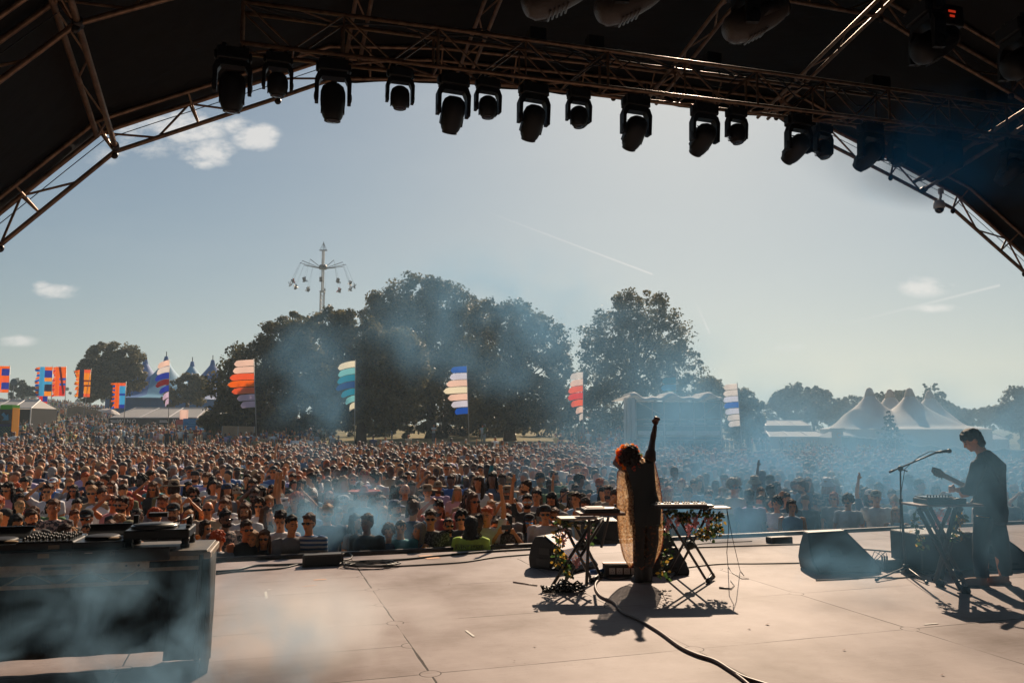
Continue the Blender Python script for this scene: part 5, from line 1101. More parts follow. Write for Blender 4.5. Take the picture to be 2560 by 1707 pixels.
bigtop('white_tent', 145, 1072, [(2173, 970, -2), (2224, 974, 7), (2273, 971, -4), (2323, 977, 7)], (2080, 2440), 'white four peaked big top among hazy trees', 'tent', lambda me: M['tentwhite'], M['tentcream'], 1.9, 1.05)
def gable(px0, px1, ridge_py, eave_py, base_py, y, label, bays=3, dep=7, ends=(12, 12), walls='tentwhite', name='marquee', fascia=None, roofm='tentwhite', opened=True, group=None):
    a, b = at(px0, eave_py, y), at(px1, eave_py, y); zr = at(px0, ridge_py, y).z; zg = min(gz(a.x, y), gz(b.x, y))-.2; ze = a.z
    root = empty(name, ((a.x+b.x)/2, y, zg), 0, label, 'tent', group); X0, X1 = a.x-(a.x+b.x)/2, b.x-(a.x+b.x)/2; H, E_ = zr-zg, ze-zg; e0, e1 = ends[0]/FPX*y, ends[1]/FPX*y
    m = MB()
    for i in range(bays):
        u0, u1 = i/bays, (i+1)/bays; g = .06
        m.add([(X0+(X1-X0)*u0, 0, E_), (X0+(X1-X0)*u1, 0, E_), (X0+e0+(X1-X0-e0-e1)*u1, dep*.5, H), (X0+e0+(X1-X0-e0-e1)*u0, dep*.5, H)], [(0, 1, 2, 3)])
        m.add([(X0+(X1-X0)*u0, dep, E_), (X0+(X1-X0)*u1, dep, E_), (X0+e0+(X1-X0-e0-e1)*u1, dep*.5, H+.02), (X0+e0+(X1-X0-e0-e1)*u0, dep*.5, H+.02)], [(3, 2, 1, 0)])
    m.add([(X0, 0, E_), (X0+e0, dep*.5, H), (X0, dep, E_)], [(0, 1, 2)]); m.add([(X1, 0, E_), (X1-e1, dep*.5, H), (X1, dep, E_)], [(2, 1, 0)]); m.build('roof', M[roofm], root)
    m = MB()
    for i in range(bays+1): u = i/bays; m.tube((X0+(X1-X0)*u, -.04, E_), (X0+e0+(X1-X0-e0-e1)*u, dep*.5, H+.06), .06, n=6); m.box((X0+(X1-X0)*u, -.03, E_/2), (.1, .1, E_))
    m.tube((X0, -.05, E_), (X1, -.05, E_), .06, n=6); m.tube((X0+e0, dep*.5, H+.06), (X1-e1, dep*.5, H+.06), .06, n=6); m.build('frame', M['whiteplastic'], root)
    m = MB(); m.box((0, dep, E_/2), (X1-X0, .05, E_)); 
    if not opened: m.box((0, .05, E_/2), (X1-X0-.2, .04, E_))
    m.box((X0, dep/2, E_/2), (.04, dep, E_)); m.box((X1, dep/2, E_/2), (.04, dep, E_)); m.build('wall_sheet', M[walls], root)
    return root, X0, X1, E_, H
root, X0, X1, E_, H = gable(276, 492, 1018, 1044, 1100, 96, 'white marquee bar lettered WINO with black sign band', 3, 8, (24, 6), walls='blackcloth', name='wine_tent')
m = MB(); m.box(((X0+X1)/2-.3, -.12, E_-.42), (X1-X0-.2, .08, .75)); m.build('sign_band', M['black'], root)
for x_ in (X0+(X1-X0)*.20, X0+(X1-X0)*.84): text_on(root, 'WINO', (x_, -.18, E_-.42), .62, M['inkw'], (math.pi/2, 0, 0), 'sign_lettering', space=1.5)
for i, x_ in enumerate((X0+(X1-X0)*.05, X0+(X1-X0)*.62)): 
    m = MB(); m.box((x_, -.17, E_-.34), (.9, .02, .07)); m.box((x_+.1, -.17, E_-.5), (1.1, .02, .07)); m.build('sign_small_print', M['inkw'], root)
m = MB(); 
for i in range(9): x_ = X0+.8+(X1-X0-1.4)*i/9; m.ell((x_, .6, E_-.95), (.18, .18, .14), 7, 5)
m.build('hanging_lamp', M['pole'], root)
m = MB()
for (x_, w) in ((X1-2.9, 1.6), (X0+.5, .5)): 
    for k in range(6): m.tube((x_+k*w/6, .15+.05*(k % 2), 0), (x_+k*w/6, .15, E_-.7), .18, n=6)
m.build('side_curtain', M['tentwhite'], root, True)
gable(-60, 78, 997, 1018, 1050, 88, 'pale marquee roof at the far left edge', 3, 8, (10, 12), opened=True, walls='tan')if False else None
M['tan'] = mat('tan hoarding', (.32, .22, .13), .85, noise=(1, .25)); M['kioskred'] = mat('faded red kiosk paint', (.45, .1, .08), .6, noise=(2, .3)); M['kioskblue'] = mat('blue kiosk wrap', (.02, .2, .5), .5, noise=(3, .2))
gable(-60, 78, 999, 1020, 1050, 88, 'pale marquee cut by the left edge behind the arrow totem', 3, 5, (10, 12), opened=True, walls='blackcloth')
gable(500, 560, 1030, 1042, 1090, 110, 'white marquee half hidden by the tree left of centre', 2, 8, (6, 6), opened=False)
gable(1915, 2028, 1050, 1064, 1095, 150, 'white roofed marquee at the left of the hazy tents', 3, 8, (8, 8), opened=False)
gable(1925, 2075, 1078, 1092, 1120, 128, 'low white twin marquee in front of the far trees', 3, 8, (10, 10), opened=False)
gable(2085, 2150, 1076, 1094, 1120, 122, 'small white gabled tent left of the conifer', 2, 7, (18, 18), opened=False)
gable(2240, 2335, 1080, 1090, 1120, 130, 'long low flat tent below the white big top', 3, 7, (3, 3), opened=False, roofm='tentcream')
gable(2475, 2522, 1086, 1098, 1120, 150, 'little white tent roof right of the guitarist head', 1, 7, (10, 5), opened=False)
def totem(px0, px1, top, y, label, left):
    a, b = at(px0, top, y), at(px1, top, y); g = onground((px0+px1)/2, y); w = b.x-a.x; H = a.z-g.z; root = empty('totem', g, 0, label, 'totem'); 
    def blk(z0, z1, m_, nm, k=1.0): mb = MB(); mb.box((0, 0, (z0+z1)/2*H), (w*k, w*k, (z1-z0)*H)); mb.build(nm, m_, root)
    if left:
        blk(.9, 1, FC['green'], 'top_block'); blk(.58, .9, M['black'], 'arrow_block', .98); blk(.28, .58, FC['navy'], 'checker_block', .98); blk(-.1, .28, FC['orange'], 'base_block')
        m = MB(); s = w*.34; z = H*.74; m.prism([(-s, -w*.51, z+s*.5), (-s*.5, -w*.51, z+s), (s*.2, -w*.51, z+s*.2), (s*.6, -w*.51, z+s*.6), (s*.8, -w*.51, z-s*.9), (-s*.7, -w*.51, z-s*.9), (-s*.3, -w*.51, z-s*.3)], (0, -.03, 0)); m.build('arrow', FC['light blue'], root)
        m = MB()
        for i in range(8):
            for j in range(7):
                if (i+j) % 2: m.box((-w*.42+i*w*.12, -w*.5, H*.31+j*w*.12), (w*.09, .03, w*.09))
        m.build('checker', FC['green'], root)
        m = MB(); m.lathe((0, -w*.5, H*.1), [(w*.30, -.02), (w*.3, .02), (w*.24, .02), (w*.24, -.02)], 20, Matrix.Rotation(math.pi/2, 3, 'X')); m.build('ring', FC['red'], root)
        m = MB(); m.box((w*.5+.03, 0, H*.48), (.06, w*.9, H*.9)); m.build('side_panel', FC['yellow'], root)
    else:
        blk(-.1, .86, M['tentcream'], 'shaft', .86); blk(.86, 1, M['tentcream'], 'top_block', 1.15); m = MB(); m.lathe((0, -w*.45, H*.74), [(w*.26, -.03), (w*.26, .03), (w*.2, .03), (w*.2, -.03)], 18, Matrix.Rotation(math.pi/2, 3, 'X')); m.build('ring', FC['orange'], root)
totem(14, 44, 1012, 70, 'painted totem with blue arrow, checks and orange base at far left', True)
totem(2076, 2100, 1070, 112, 'pale square totem with a round emblem in the right hand haze', False)
def kiosk():
    g = onground(462, 92); root = empty('kiosk', g, 0, 'red kiosk with a pink board beside the wine tent', 'kiosk'); m = MB(); m.box((0, 0, 1.0), (1.2, 1.2, 2.6)); m.build('body', M['kioskred'], root); m = MB(); m.box((.1, -.1, 2.9), (.9, .2, 1.1)); m.build('board', FC['pale pink'], root); m = MB(); m.box((0, -.62, 1.3), (.8, .06, .9)); m.build('hatch', M['tentcream'], root)
    g = onground(491, 86); root = empty('kiosk', g, 0, 'blue sided box kiosk with a white sign below', 'kiosk'); m = MB(); m.box((0, 0, 2.0), (1.9, 1.5, 1.2)); m.build('blue_panel', M['kioskblue'], root); m = MB(); m.box((0, 0, .6), (1.5, 1.2, 1.5)); m.build('counter', M['tentwhite'], root); m = MB(); m.box((0, -.77, 2.1), (.8, .03, .08)); m.box((0, -.77, 1.9), (1.1, .03, .05)); m.build('sign_line', FC['light blue'], root)
kiosk()
def fence(px0, px1, y0, y1, h, label, m_, scallop=0, post=2.4, solid=True, name='fence', z_off=0):
    a, b = onground(px0, y0), onground(px1, y1); L = (b-a).length; k = max(2, int(L/post)); root = empty(name, a, 0, label, 'fence'); P = [a.lerp(b, i/k) for i in range(k+1)]
    for p in P: p.z = gz(p.x, p.y)+z_off
    m = MB()
    for i in range(k):
        p, q = P[i]-a, P[i+1]-a; u = (q-p)
        if solid:
            n = 8 if scallop else 1
            for j in range(n):
                t0, t1 = j/n, (j+1)/n; s0 = h-scallop*math.sin(math.pi*t0); s1 = h-scallop*math.sin(math.pi*t1); m.add([p+u*t0, p+u*t1, p+u*t1+Vector((0, .0, s1)), p+u*t0+Vector((0, 0, s0)), p+u*t0+Vector((0, .04, 0)), p+u*t1+Vector((0, .04, 0)), p+u*t1+Vector((0, .04, s1)), p+u*t0+Vector((0, .04, s0))], [(0, 1, 2, 3), (7, 6, 5, 4), (3, 2, 6, 7)])
        else:
            m.tube(p+Vector((0, 0, h)), q+Vector((0, 0, h)), .025, n=5); m.tube(p+Vector((0, 0, .15)), q+Vector((0, 0, .15)), .02, n=5)
            for j in range(12): t = j/12; m.tube(p+u*t+Vector((0, 0, .15)), p+u*t+Vector((0, 0, h)), .01, n=4)
    m.build('panel', m_, root)
    if scallop:
        m = MB(); pts = []
        for i in range(k):
            p, q = P[i]-a, P[i+1]-a
            for j in range(8): t = j/8; pts.append(p+(q-p)*t+Vector((0, -.06, h-scallop*math.sin(math.pi*t)+.08)))
        m.path(pts, .11, 5); m.build('top_trim', M['tentwhite'], root)
    m = MB()
    for p in P: m.box(p-a+Vector((0, 0, h/2)), (.07, .07, h))
    m.build('post', M['pole'], root)
M['haz'] = mat('grey blue screening', (.12, .17, .2), .8)
fence(2262, 2700, 118, 104, 2.3, 'long grey screen fence with scalloped white top on the right', M['haz'], scallop=.35, post=3)
fence(2185, 2262, 120, 118, 2.2, 'short tan hoarding left of the scalloped fence', M['tan'])
fence(2098, 2185, 108, 118, 2.6, 'canopied screen running behind the right crowd', M['haz'], scallop=.1)
fence(172, 258, 118, 118, 2.6, 'tan hoarding behind the left crowd below the flags', M['tan'])
fence(1085, 1345, 62, 60, 1.15, 'low metal crowd barriers behind the middle of the crowd', M['pole'], solid=False)
fence(1345, 1560, 60, 58, 1.15, 'low metal crowd barriers left of the scaffold tower', M['pole'], solid=False)
fence(560, 640, 72, 70, 2.2, 'pale slatted screen under the trees at left', M['tan'])
def stall(px, y, w, h, c, label):
    g = onground(px, y); root = empty('stall', g, 0, label, 'stall'); m = MB()
    for sx in (-1, 1):
        for sy in (-1, 1): m.tube((sx*w/2, sy*1.2, 0), (sx*w/2, sy*1.2, h), .05, n=6)
    m.build('frame', M['whiteplastic'], root); m = MB(); m.add([(-w/2-.2, -1.4, h), (w/2+.2, -1.4, h), (w/2+.2, 1.4, h), (-w/2-.2, 1.4, h), (0, 0, h+.9)], [(0, 1, 4), (1, 2, 4), (2, 3, 4), (3, 0, 4)]); m.build('roof', c, root); m = MB(); m.box((0, -1.1, .5), (w*.9, .4, 1.0)); m.build('counter', M['tan'], root)
stall(1145, 104, 3.2, 2.2, FC['blue'], 'blue roofed stall under the central trees'); stall(960, 108, 3, 2.2, FC['light blue'], 'pale blue roofed stall between the tree trunks'); stall(812, 106, 3, 2.3, M['tentwhite'], 'white roofed stall seen under the left trees'); stall(1480, 92, 4, 2.6, FC['pale pink'], 'pink roofed stall left of the scaffold tower'); stall(1250, 106, 3, 2.2, M['tentwhite'], 'white roofed stall under the right of the central trees')
def cone(px, y, label):
    g = onground(px, y); m = MB(); m.lathe((0, 0, 0), [(.5, 0), (.5, .1), (.3, .1), (.1, 2.6), (.02, 2.7)], 10); o = m.build('marker_cone', M['orange'], None, True, label=label, cat='marker'); o.location = g
cone(769, 96, 'tall orange marker cone under the left trees')
def disc_sign():
    g = onground(35, 112); T = at(33, 955, 112)-g; root = empty('round_sign', g, 0, 'round grey disc sign on a pole right of the leftmost flag', 'sign'); m = MB(); m.tube((0, 0, 0), (0, 0, T.z-.4), .06); m.build('pole', M['pole'], root); m = MB(); m.lathe((0, -.05, T.z), [(.5, -.05), (.5, .05), (.42, .07), (.1, .07)], 20, Matrix.Rotation(math.pi/2, 3, 'X')); m.build('disc', M['haz'], root)
disc_sign()
def parasol():
    g = onground(276, 92); T = at(276, 1022, 92)-g; root = empty('parasol', g, 0, 'white parasol tilted in the crowd left of the wine tent', 'parasol'); m = MB(); m.tube((0, 0, 0), (0, 0, T.z), .03); m.build('pole', M['pole'], root); m = MB(); m.lathe((0, 0, T.z-.4), [(1.25, 0), (.9, .22), (.45, .38), (.03, .45)], 10, Matrix.Rotation(R(12), 3, 'Y')); m.build('canopy', M['tentwhite'], root)
parasol()
# ================================================================ scaffold tower (sound desk) in the crowd
def tower():
    y = 54; L = at(1590, 1068, y).x; Rr = at(1803, 1068, y).x; zt = at(1600, 998, y).z; g = gz((L+Rr)/2, y); root = empty('scaffold_tower', ((L+Rr)/2, y, g), 0, 'blue sided scaffold tower with a white wavy roof sheet rising from the crowd', 'tower')
    X0, X1 = L-(L+Rr)/2, Rr-(L+Rr)/2; H = zt-g; D_ = 4.5; Z = lambda py: at(1600, py, y).z-g; xs = [X0, at(1661, 1068, y).x-(L+Rr)/2, at(1735, 1068, y).x-(L+Rr)/2, X1]
    m = MB()
    for x in xs:
        for yy in (0, D_): m.tube((x, yy, 0), (x, yy, H), .045, n=6)
    for py in (1000, 1047, 1064, 1100): z = Z(py); m.tube((X0, 0, z), (X1, 0, z), .035, n=6); m.tube((X0, D_, z), (X1, D_, z), .035, n=6)
    for (a, b, p, q) in ((0, 1, 1002, 1040), (3, 2, 1002, 1060), (3, 2, 1100, 1135), (0, 1, 1100, 1130)): m.tube((xs[a], -.05, Z(p)), (xs[b], -.05, Z(q)), .03, n=6)
    m.build('scaffold_frame', M['alu'], root, True)
    for i in range(3): m = MB(); m.box(((xs[i]+xs[i+1])/2, -.02, Z(1082)), (xs[i+1]-xs[i]-.2, .05, .28)); m.build('guard_board', M['tentwhite'], root)
    m = MB(); m.box(((X0+X1)/2, D_/2, Z(1090)), (X1-X0, D_, .1)); m.box(((X0+X1)/2, D_/2, Z(1144)), (X1-X0, D_, .1)); m.build('deck', M['tan'], root)
    m = MB(); m.box(((X0+X1)/2, D_+.05, H/2), (X1-X0+.2, .05, H)); m.box((X1+.05, D_/2, H/2), (.05, D_, H)); m.box(((X0+X1)/2, -.0, Z(1160)/2), (X1-X0, .06, Z(1150))); m.build('dark_sheeting', mat('dark blue sheeting', (.012, .03, .055), .8), root)
    m = MB(); V = []; n = 36
    for j in range(7):
        for i in range(n+1):
            t = i/n; v = j/6; x = X0-.35+(X1-X0+.5)*t; V.append((x, -.4+v*(D_+.8), H+.28+.15*math.sin(t*15+1)+.1*math.sin(t*31)-(.22 if j in (0, 6) else 0)))
    m.add(V, [(j*(n+1)+i, j*(n+1)+i+1, (j+1)*(n+1)+i+1, (j+1)*(n+1)+i) for j in range(6) for i in range(n)]); r_ = m.build('roof_sheet', M['tentwhite'], root, True); sd = r_.modifiers.new('t', 'SOLIDIFY'); sd.thickness = .05
    m = MB(); 
    for k in range(7): m.tube((X0-.75+.1*k, .15*math.sin(k*2), 0), (X0-.72+.1*k, .1*math.sin(k*2), H+.1), .09, n=6)
    m.build('hanging_tarp', M['tentwhite'], root, True)
    m = MB(); m.add([(X0-1.7, -.2, H-.15), (X0-.4, -.3, H+.35), (X0-.3, .3, H+.1), (X0-.9, .1, H-.1)], [(0, 1, 2), (0, 2, 3)]); m.build('loose_flap', M['tentwhite'], root)
    m = MB()
    for (px, w) in ((1612, .8), (1650, 1.1), (1688, .6), (1730, 1.0), (1782, .6)): m.box((at(px, 1, y).x-(L+Rr)/2, 1.2, Z(1064)+.15), (w, .5, .06))
    for (px, w) in ((1625, 1.1), (1680, 1.6), (1745, 2.0)): m.box((at(px, 1, y).x-(L+Rr)/2, .6, Z(1004)), (w, .1, .05))
    m.build('light_bar', M['tentwhite'], root)
    m = MB()
    for (px, py, w, h) in ((1690, 1072, 1.1, .5), (1640, 1070, .5, .7), (1760, 1130, .9, .8), (1700, 1135, .7, .6), (1725, 1055, .9, .3), (1610, 1130, .8, .5)): m.box((at(px, 1, y).x-(L+Rr)/2, 1.5, Z(py)), (w, .6, h))
    m.build('equipment_rack', M['haz'], root)
tower()
# ================================================================ swing ride
def swing():
    y = 185; g = onground(800, y); Z = lambda py: at(800, py, y).z-g.z; root = empty('swing_ride', g, 0, 'tall swing tower ride with riders flying out above the trees', 'fairground ride')
    m = MB(); w = .42
    for sx in (-1, 1):
        for sy in (-1, 1): m.tube((sx*w, sy*w, 0), (sx*w, sy*w, Z(729)), .1, n=6)
    z = 0; i = 0
    while z < Z(729)-1:
        for sy in (-1, 1): m.tube((-w, sy*w, z), (w, sy*w, z+.9), .04, n=4); m.tube((w, sy*w, z), (-w, sy*w, z+.9), .04, n=4)
        m.tube((-w, -w, z), (w, -w, z), .04, n=4); z += .9
    m.box((0, 0, Z(729)), (1.1, 1.1, .35)); m.build('lattice_mast', M['alu'], root)
    m = MB(); 
    for sx in (-1, 1): m.box((sx*.18, 0, (Z(729)+Z(626))/2), (.24, .5, Z(626)-Z(729)))
    m.build('upper_mast', M['alu'], root)
    m = MB(); m.tube((0, 0, Z(626)), (0, 0, Z(604)), .06, n=6); m.box((0, 0, Z(626)), (1.8, .5, .18))
    for a in range(6): c = math.cos(a*math.pi/3+.3), math.sin(a*math.pi/3+.3); m.tube((c[0]*.85, c[1]*.85, Z(626)), (0, 0, Z(606)), .035, n=4)
    m.build('crown', M['darksteel'], root)
    za = Z(668); m = MB(); m.lathe((0, 0, za), [(.9, -.5), (1.0, .1), (.75, .5), (.3, .6)], 14); m.build('hub', M['darksteel'], root)
    for k in range(12):
        a = 2*math.pi*(k+.35)/12; c, s = math.cos(a), math.sin(a); tip = Vector((5.3*c, 5.3*s, za+.85)); m = MB(); m.tube((.8*c, .8*s, za-.25), tip, .075, n=5); m.build('arm', M['darksteel'], root)
        st = Vector((7.3*c, 7.3*s, Z(716))); m = MB()
        for d in (-.3, .3): m.tube(tip, st+Vector((-s*d, c*d, .75)), .012, n=4)
        m.build('chain', M['darksteel'], root)
        m = MB(); Mx = Matrix.Rotation(a, 3, 'Z'); o3 = Matrix((Mx.col[0], Mx.col[1], Mx.col[2])).transposed()
        m.box(st, (.9, .65, .1), Mx @ Matrix.Rotation(R(35), 3, 'Y')); m.box(st+Vector((c*.3, s*.3, .4)), (.12, .65, .8), Mx @ Matrix.Rotation(R(25), 3, 'Y')); seat = m.build('swing_seat', M['darksteel'], root)
        m = MB(); 
        for d in ((-.17, .17) if k % 3 else (0,)):
            b = st+Vector((-s*d, c*d, .1)); m.ell(b+Vector((0, 0, .35)), (.16, .16, .34), 7, 5); m.ell(b+Vector((-s*.02, c*.02, .8)), .13, 7, 5); m.path([b, b+Vector((-s*.5, c*.5, .02)), b+Vector((-s*.65, c*.65, -.35))], [.12, .09, .06], 5)
        m.build('rider', CLOTH[['black', 'white', 'red', 'navy', 'beige'][k % 5]], seat, True)
swing()
def lamps():
    root = empty('festoon_lights', onground(330, 100), 0, 'string of small festoon bulbs hung behind the left crowd', 'string lights'); m = MB(); b = MB(); g = root.location
    for (a, c) in ((onground(200, 100)+Vector((0, 0, 3.5)), onground(290, 100)+Vector((0, 0, 3.6))), (onground(100, 100)+Vector((0, 0, 3.4)), onground(200, 100)+Vector((0, 0, 3.5)))):
        pts = [a.lerp(c, t/14)-Vector((0, 0, .5*math.sin(math.pi*t/14)))-g for t in range(15)]; m.path(pts, .02, 4)
        for p in pts[1:-1]: b.ell(p-Vector((0, 0, .1)), .07, 6, 4)
    m.build('wire', M['cable'], root); b.build('bulb', M['tentwhite'], root)
lamps()
# ================================================================ DJ booth
TB = R(14)
booth_o = Vector((-2.18, 5.83, 0)); RB = Matrix.Rotation(TB, 3, 'Z')
def bw(x, y, z=0): return booth_o + RB @ Vector((x, y, z))
def booth():
    root = empty('dj_booth', booth_o, TB, 'black draped DJ booth table at the lower left of the stage', 'dj booth')
    m = MB(); m.box((-2.2, .25, .865), (4.4, .54, .035)); m.build('table_top', mat('dusty black board', (.10, .085, .07), .5, noise=(5, .35)), root, bevel=.004)
    m = MB(); m.box((-2.2, .5, .845), (4.42, .05, .05)); m.box((.0, .25, .845), (.05, .56, .05)); m.build('edge_trim', mat('scuffed edge trim', (.28, .21, .15), .5, noise=(9, .4)), root, bevel=.006)
    def drape(x0, x1, y0, y1, hem, name, folds=9, flare=.05):
        m = MB(); n = int(max(abs(x1-x0), abs(y1-y0))*22); L = Vector((x1-x0, y1-y0, 0)); nv = 10
        nrm = Vector((L.y, -L.x, 0)).normalized()
        for j in range(nv+1):
            t = j/nv; z = .85+(hem-.85)*t
            for i in range(n+1):
                u = i/n; d = (.010+(.018*t if y0 != y1 else 0))*math.sin(u*L.length*folds*2.1+1.3*math.sin(u*7))+flare*t**5; p = Vector((x0, y0, 0))+L*u+nrm*d; m.v.append((p.x, p.y, z+(.003*math.sin(u*9) if j == nv else 0)))
        for j in range(nv):
            for i in range(n): m.f.append((j*(n+1)+i, j*(n+1)+i+1, (j+1)*(n+1)+i+1, (j+1)*(n+1)+i)); m.m.append(0); m.c.append(0)
        o = m.build(name, M['blackcloth'], root, True); sd = o.modifiers.new('t', 'SOLIDIFY'); sd.thickness = .006
    drape(-4.3, -.32, .52, .52, .075, 'front_drape'); drape(-.34, .0, .525, .525, .004, 'front_corner_drape'); drape(.0, .02, .525, -.01, .004, 'side_drape', 6, .03)
    m = MB(); 
    for x in (-.1, -2, -4): m = MB(); m.tube((x, .45, 0), (x, .45, .85), .02, n=6); m.build('leg', M['darksteel'], root)
    t = MB(); t.box((-2.4, .1, .775), (4.0, .01, .05)); t.box((-2.4, .1, .655), (4.0, .012, .026)); t.box((-1.4, .36, .775), (2.6, .01, .03)); t.box((-1.4, .36, .70), (2.6, .01, .025))
    for i in range(11):
        a = -.45-i*.36; t.tube((a, .1, .755), (a-.16, .1, .665), .007, n=6); t.tube((a-.36, .1, .755), (a-.19, .1, .665), .007, n=6)
    t.build('inner_truss', mat('brushed truss rail', (.36, .27, .19), .45, .5, noise=(18, .4)), root)
    m = MB()
    for x in (-.47, -.55, -1.55, -1.63): m.tube((x, .092, .775), (x, .1, .775), .008, n=8)
    m.box((-1.0, .092, .775), (.19, .006, .018)); m.build('truss_plate', M['black'], root)
booth()
def gear(name, label, cat, x, y, parts, rz=0, z=.885):
    r = empty(name, bw(x, y, z), TB+rz, label, cat); parts(r); return r
M['dkgear'] = mat('dark console metal', (.02, .02, .022), .35, noise=(30, .2)); M['panelshine'] = mat('glossy console face', (.10, .11, .12), .22, .3); M['knob'] = mat('rubber knob', (.02, .02, .02), .5); M['dim'] = mat('dim print', (.10, .08, .06), .6); M['dimo'] = mat('orange print', (.30, .09, .02), .6)
def player(r):
    m = MB(); m.prism([(-.16, -.22, 0), (.16, -.22, 0), (.16, -.22, .07), (-.16, -.22, .07)], (0, .42, 0)); m.build('case', M['dkgear'], r, bevel=.006)
    m = MB(); m.lathe((0, -.06, .072), [(.115, 0), (.115, .018), (.10, .026), (.02, .026)], 24); m.build('jog_wheel', M['blackplastic'], r, True)
    m = MB(); m.box((0, .13, .105), (.27, .11, .012), (R(30), 0, 0)); m.build('screen', M['panelshine'], r); m = MB(); m.box((0, .185, .14), (.29, .012, .02)); m.build('screen_frame', M['dkgear'], r)
    m = MB(); m.ell((.1, -.15, .08), (.05, .03, .012), 10, 6); m.build('wheel_grip', M['tan'], r, True)
def mixer(r):
    m = MB(); m.box((0, 0, .04), (.36, .4, .08)); m.build('case', M['dkgear'], r, bevel=.006); m = MB(); m.box((0, 0, .083), (.34, .38, .006)); m.build('face_plate', M['panelshine'], r); m = MB()
    for i in range(8):
        for j in range(6): m.tube((-.145+i*.041, -.15+j*.055, .085), (-.145+i*.041, -.15+j*.055, .108+.006*((i+j) % 2)), .0095, n=8)
    m.build('knobs', M['knob'], r, True)['kind'] = 'stuff'; m = MB(); m.box((.06, -.206, .045), (.07, .004, .028)); m.build('label_plate', M['tan'], r)
def turntable(r):
    m = MB(); m.box((0, 0, .10), (.44, .36, .065)); m.build('plinth', M['dkgear'], r, bevel=.008); m = MB(); m.lathe((-.04, 0, .134), [(.165, 0), (.165, .014), (.16, .02), (.02, .02)], 32); m.build('platter', M['panelshine'], r, True)
    m = MB(); m.lathe((-.04, 0, .155), [(.15, 0), (.15, .003), (.02, .004)], 32); m.build('slipmat', M['black'], r, True)
    m = MB(); m.tube((.18, .11, .13), (.18, .11, .20), .022, n=12); m.path([(.18, .15, .19), (.18, .08, .195), (.17, -.02, .19), (.10, -.10, .175)], .006, 8); m.lathe((.18, .14, .185), [(.02, -.02), (.022, .02)], 10); m.build('tone_arm', M['darksteel'], r, True)
    for x in (-.19, .19):
        for y in (-.14, .14): m = MB(); m.lathe((x, y, 0), [(.032, .0), (.034, .02), (.024, .035), (.03, .05), (.03, .07)], 12); m.build('foot', M['knob'], r, True)
    m = MB(); m.tube((.20, -.1, .13), (.20, -.1, .155), .016, n=10); m.tube((-.2, .14, .13), (-.2, .14, .21), .02, n=10); m.box((-.03, .05, .22), (.13, .06, .03)); m.build('headshell_and_knob', M['knob'], r)
gear('media_player', 'black DJ player with tilted screen left of the mixer', 'dj player', -1.39, .24, player); gear('media_player', 'black DJ player with tilted screen between mixer and turntable', 'dj player', -.735, .25, player); gear('dj_mixer', 'DJ mixer with rows of knobs at the centre of the booth', 'mixer', -1.06, .22, mixer); gear('media_player', 'DJ player cut by the left picture edge', 'dj player', -1.72, .24, player)
gear('turntable', 'raised turntable on rubber feet at the right end of the booth', 'turntable', -.36, .27, turntable)
def lip():
    r = empty('console_case', bw(-1.75, -.0, .835), TB, 'long black console lip with DJ lettering along the booth', 'case'); m = MB(); m.box((.0, 0, .03), (3.0, .05, .09)); m.build('lip', M['dkgear'], r, bevel=.005)
    for x, mt in ((.41, 'dimo'), (.86, 'dim'), (1.13, 'dim')): text_on(r, 'DJ', (x, -.028, .045), .035, M[mt])
    m = MB(); m.box((.70, -.027, .045), (.07, .004, .03)); m.build('pale_sticker', M['tan'], r)
    m = MB()
    for x in (.28, .98): m.box((x, -.027, .055), (.05, .004, .006))
    m.build('metal_slot', M['chrome'], r)
lip()
tag(MB().box(bw(-.32, .12, .886), (.18, .1, .004), TB).build('paper_sheet', M['tentcream']), 'pale paper sheet on the booth table under the turntable', 'paper')
# ================================================================ helpers for stage objects
def PX(px, py, y): return at(px, py, y)
def xstand(pts, y, r=.017, label='', cat='keyboard stand', dbl=.11, name='keyboard_stand'):
    """double X stand: (left top, right top, left foot, right foot) as photo points; feet bars run in depth"""
    lt, rt, lf, rf = [Vector(p) for p in pts]; c = (lf+rf)/2; c.z = 0; root = empty(name, c, 0, label, cat, 'black folding stands for keyboards and devices')
    dv = Vector((.35, .9, 0)).normalized()
    for sgn in (-1, 1):
        d = dv*dbl*sgn*.5+Vector((sgn*.045, 0, 0))
        m = MB(); m.tube(lt-c+d, rf-c+d, r, n=8); m.build('leg', M['darksteel'], root, True); m = MB(); m.tube(rt-c+d, lf-c+d, r, n=8); m.build('leg', M['darksteel'], root, True)
    for f in (lf, rf):
        m = MB(); a, b = f-c-dv*.20, f-c+dv*.22; m.tube(a, b, r*1.25, n=10); m.tube(a, a+dv*.05, r*1.8, n=10); m.tube(b-dv*.05, b, r*1.8, n=10); m.build('foot_bar', M['darksteel'], root, True)
    m = MB(); _a, _b, _c, _d = lt, rf, rt, lf; _den = (_b.x-_a.x)*(_d.z-_c.z)-(_b.z-_a.z)*(_d.x-_c.x); _t = ((_c.x-_a.x)*(_d.z-_c.z)-(_c.z-_a.z)*(_d.x-_c.x))/_den; mid = _a.lerp(_b, _t)-c; m.lathe(mid, [(.035, -.08), (.05, -.03), (.05, .03), (.035, .08)], 12, Matrix.Rotation(math.pi/2, 3, 'X')); m.build('pivot_knob', M['knob'], root, True)
    m = MB(); 
    for t in (lt, rt): m.tube(t-c-dv*.18, t-c+dv*.2, r*1.1, n=8)
    m.build('top_rail', M['darksteel'], root, True); return root
YK = 9.12
LP_ = lambda px, py, dy=0: at(px, py, YK+dy)
def floorpt(px, py): return fl(px, py, .03)
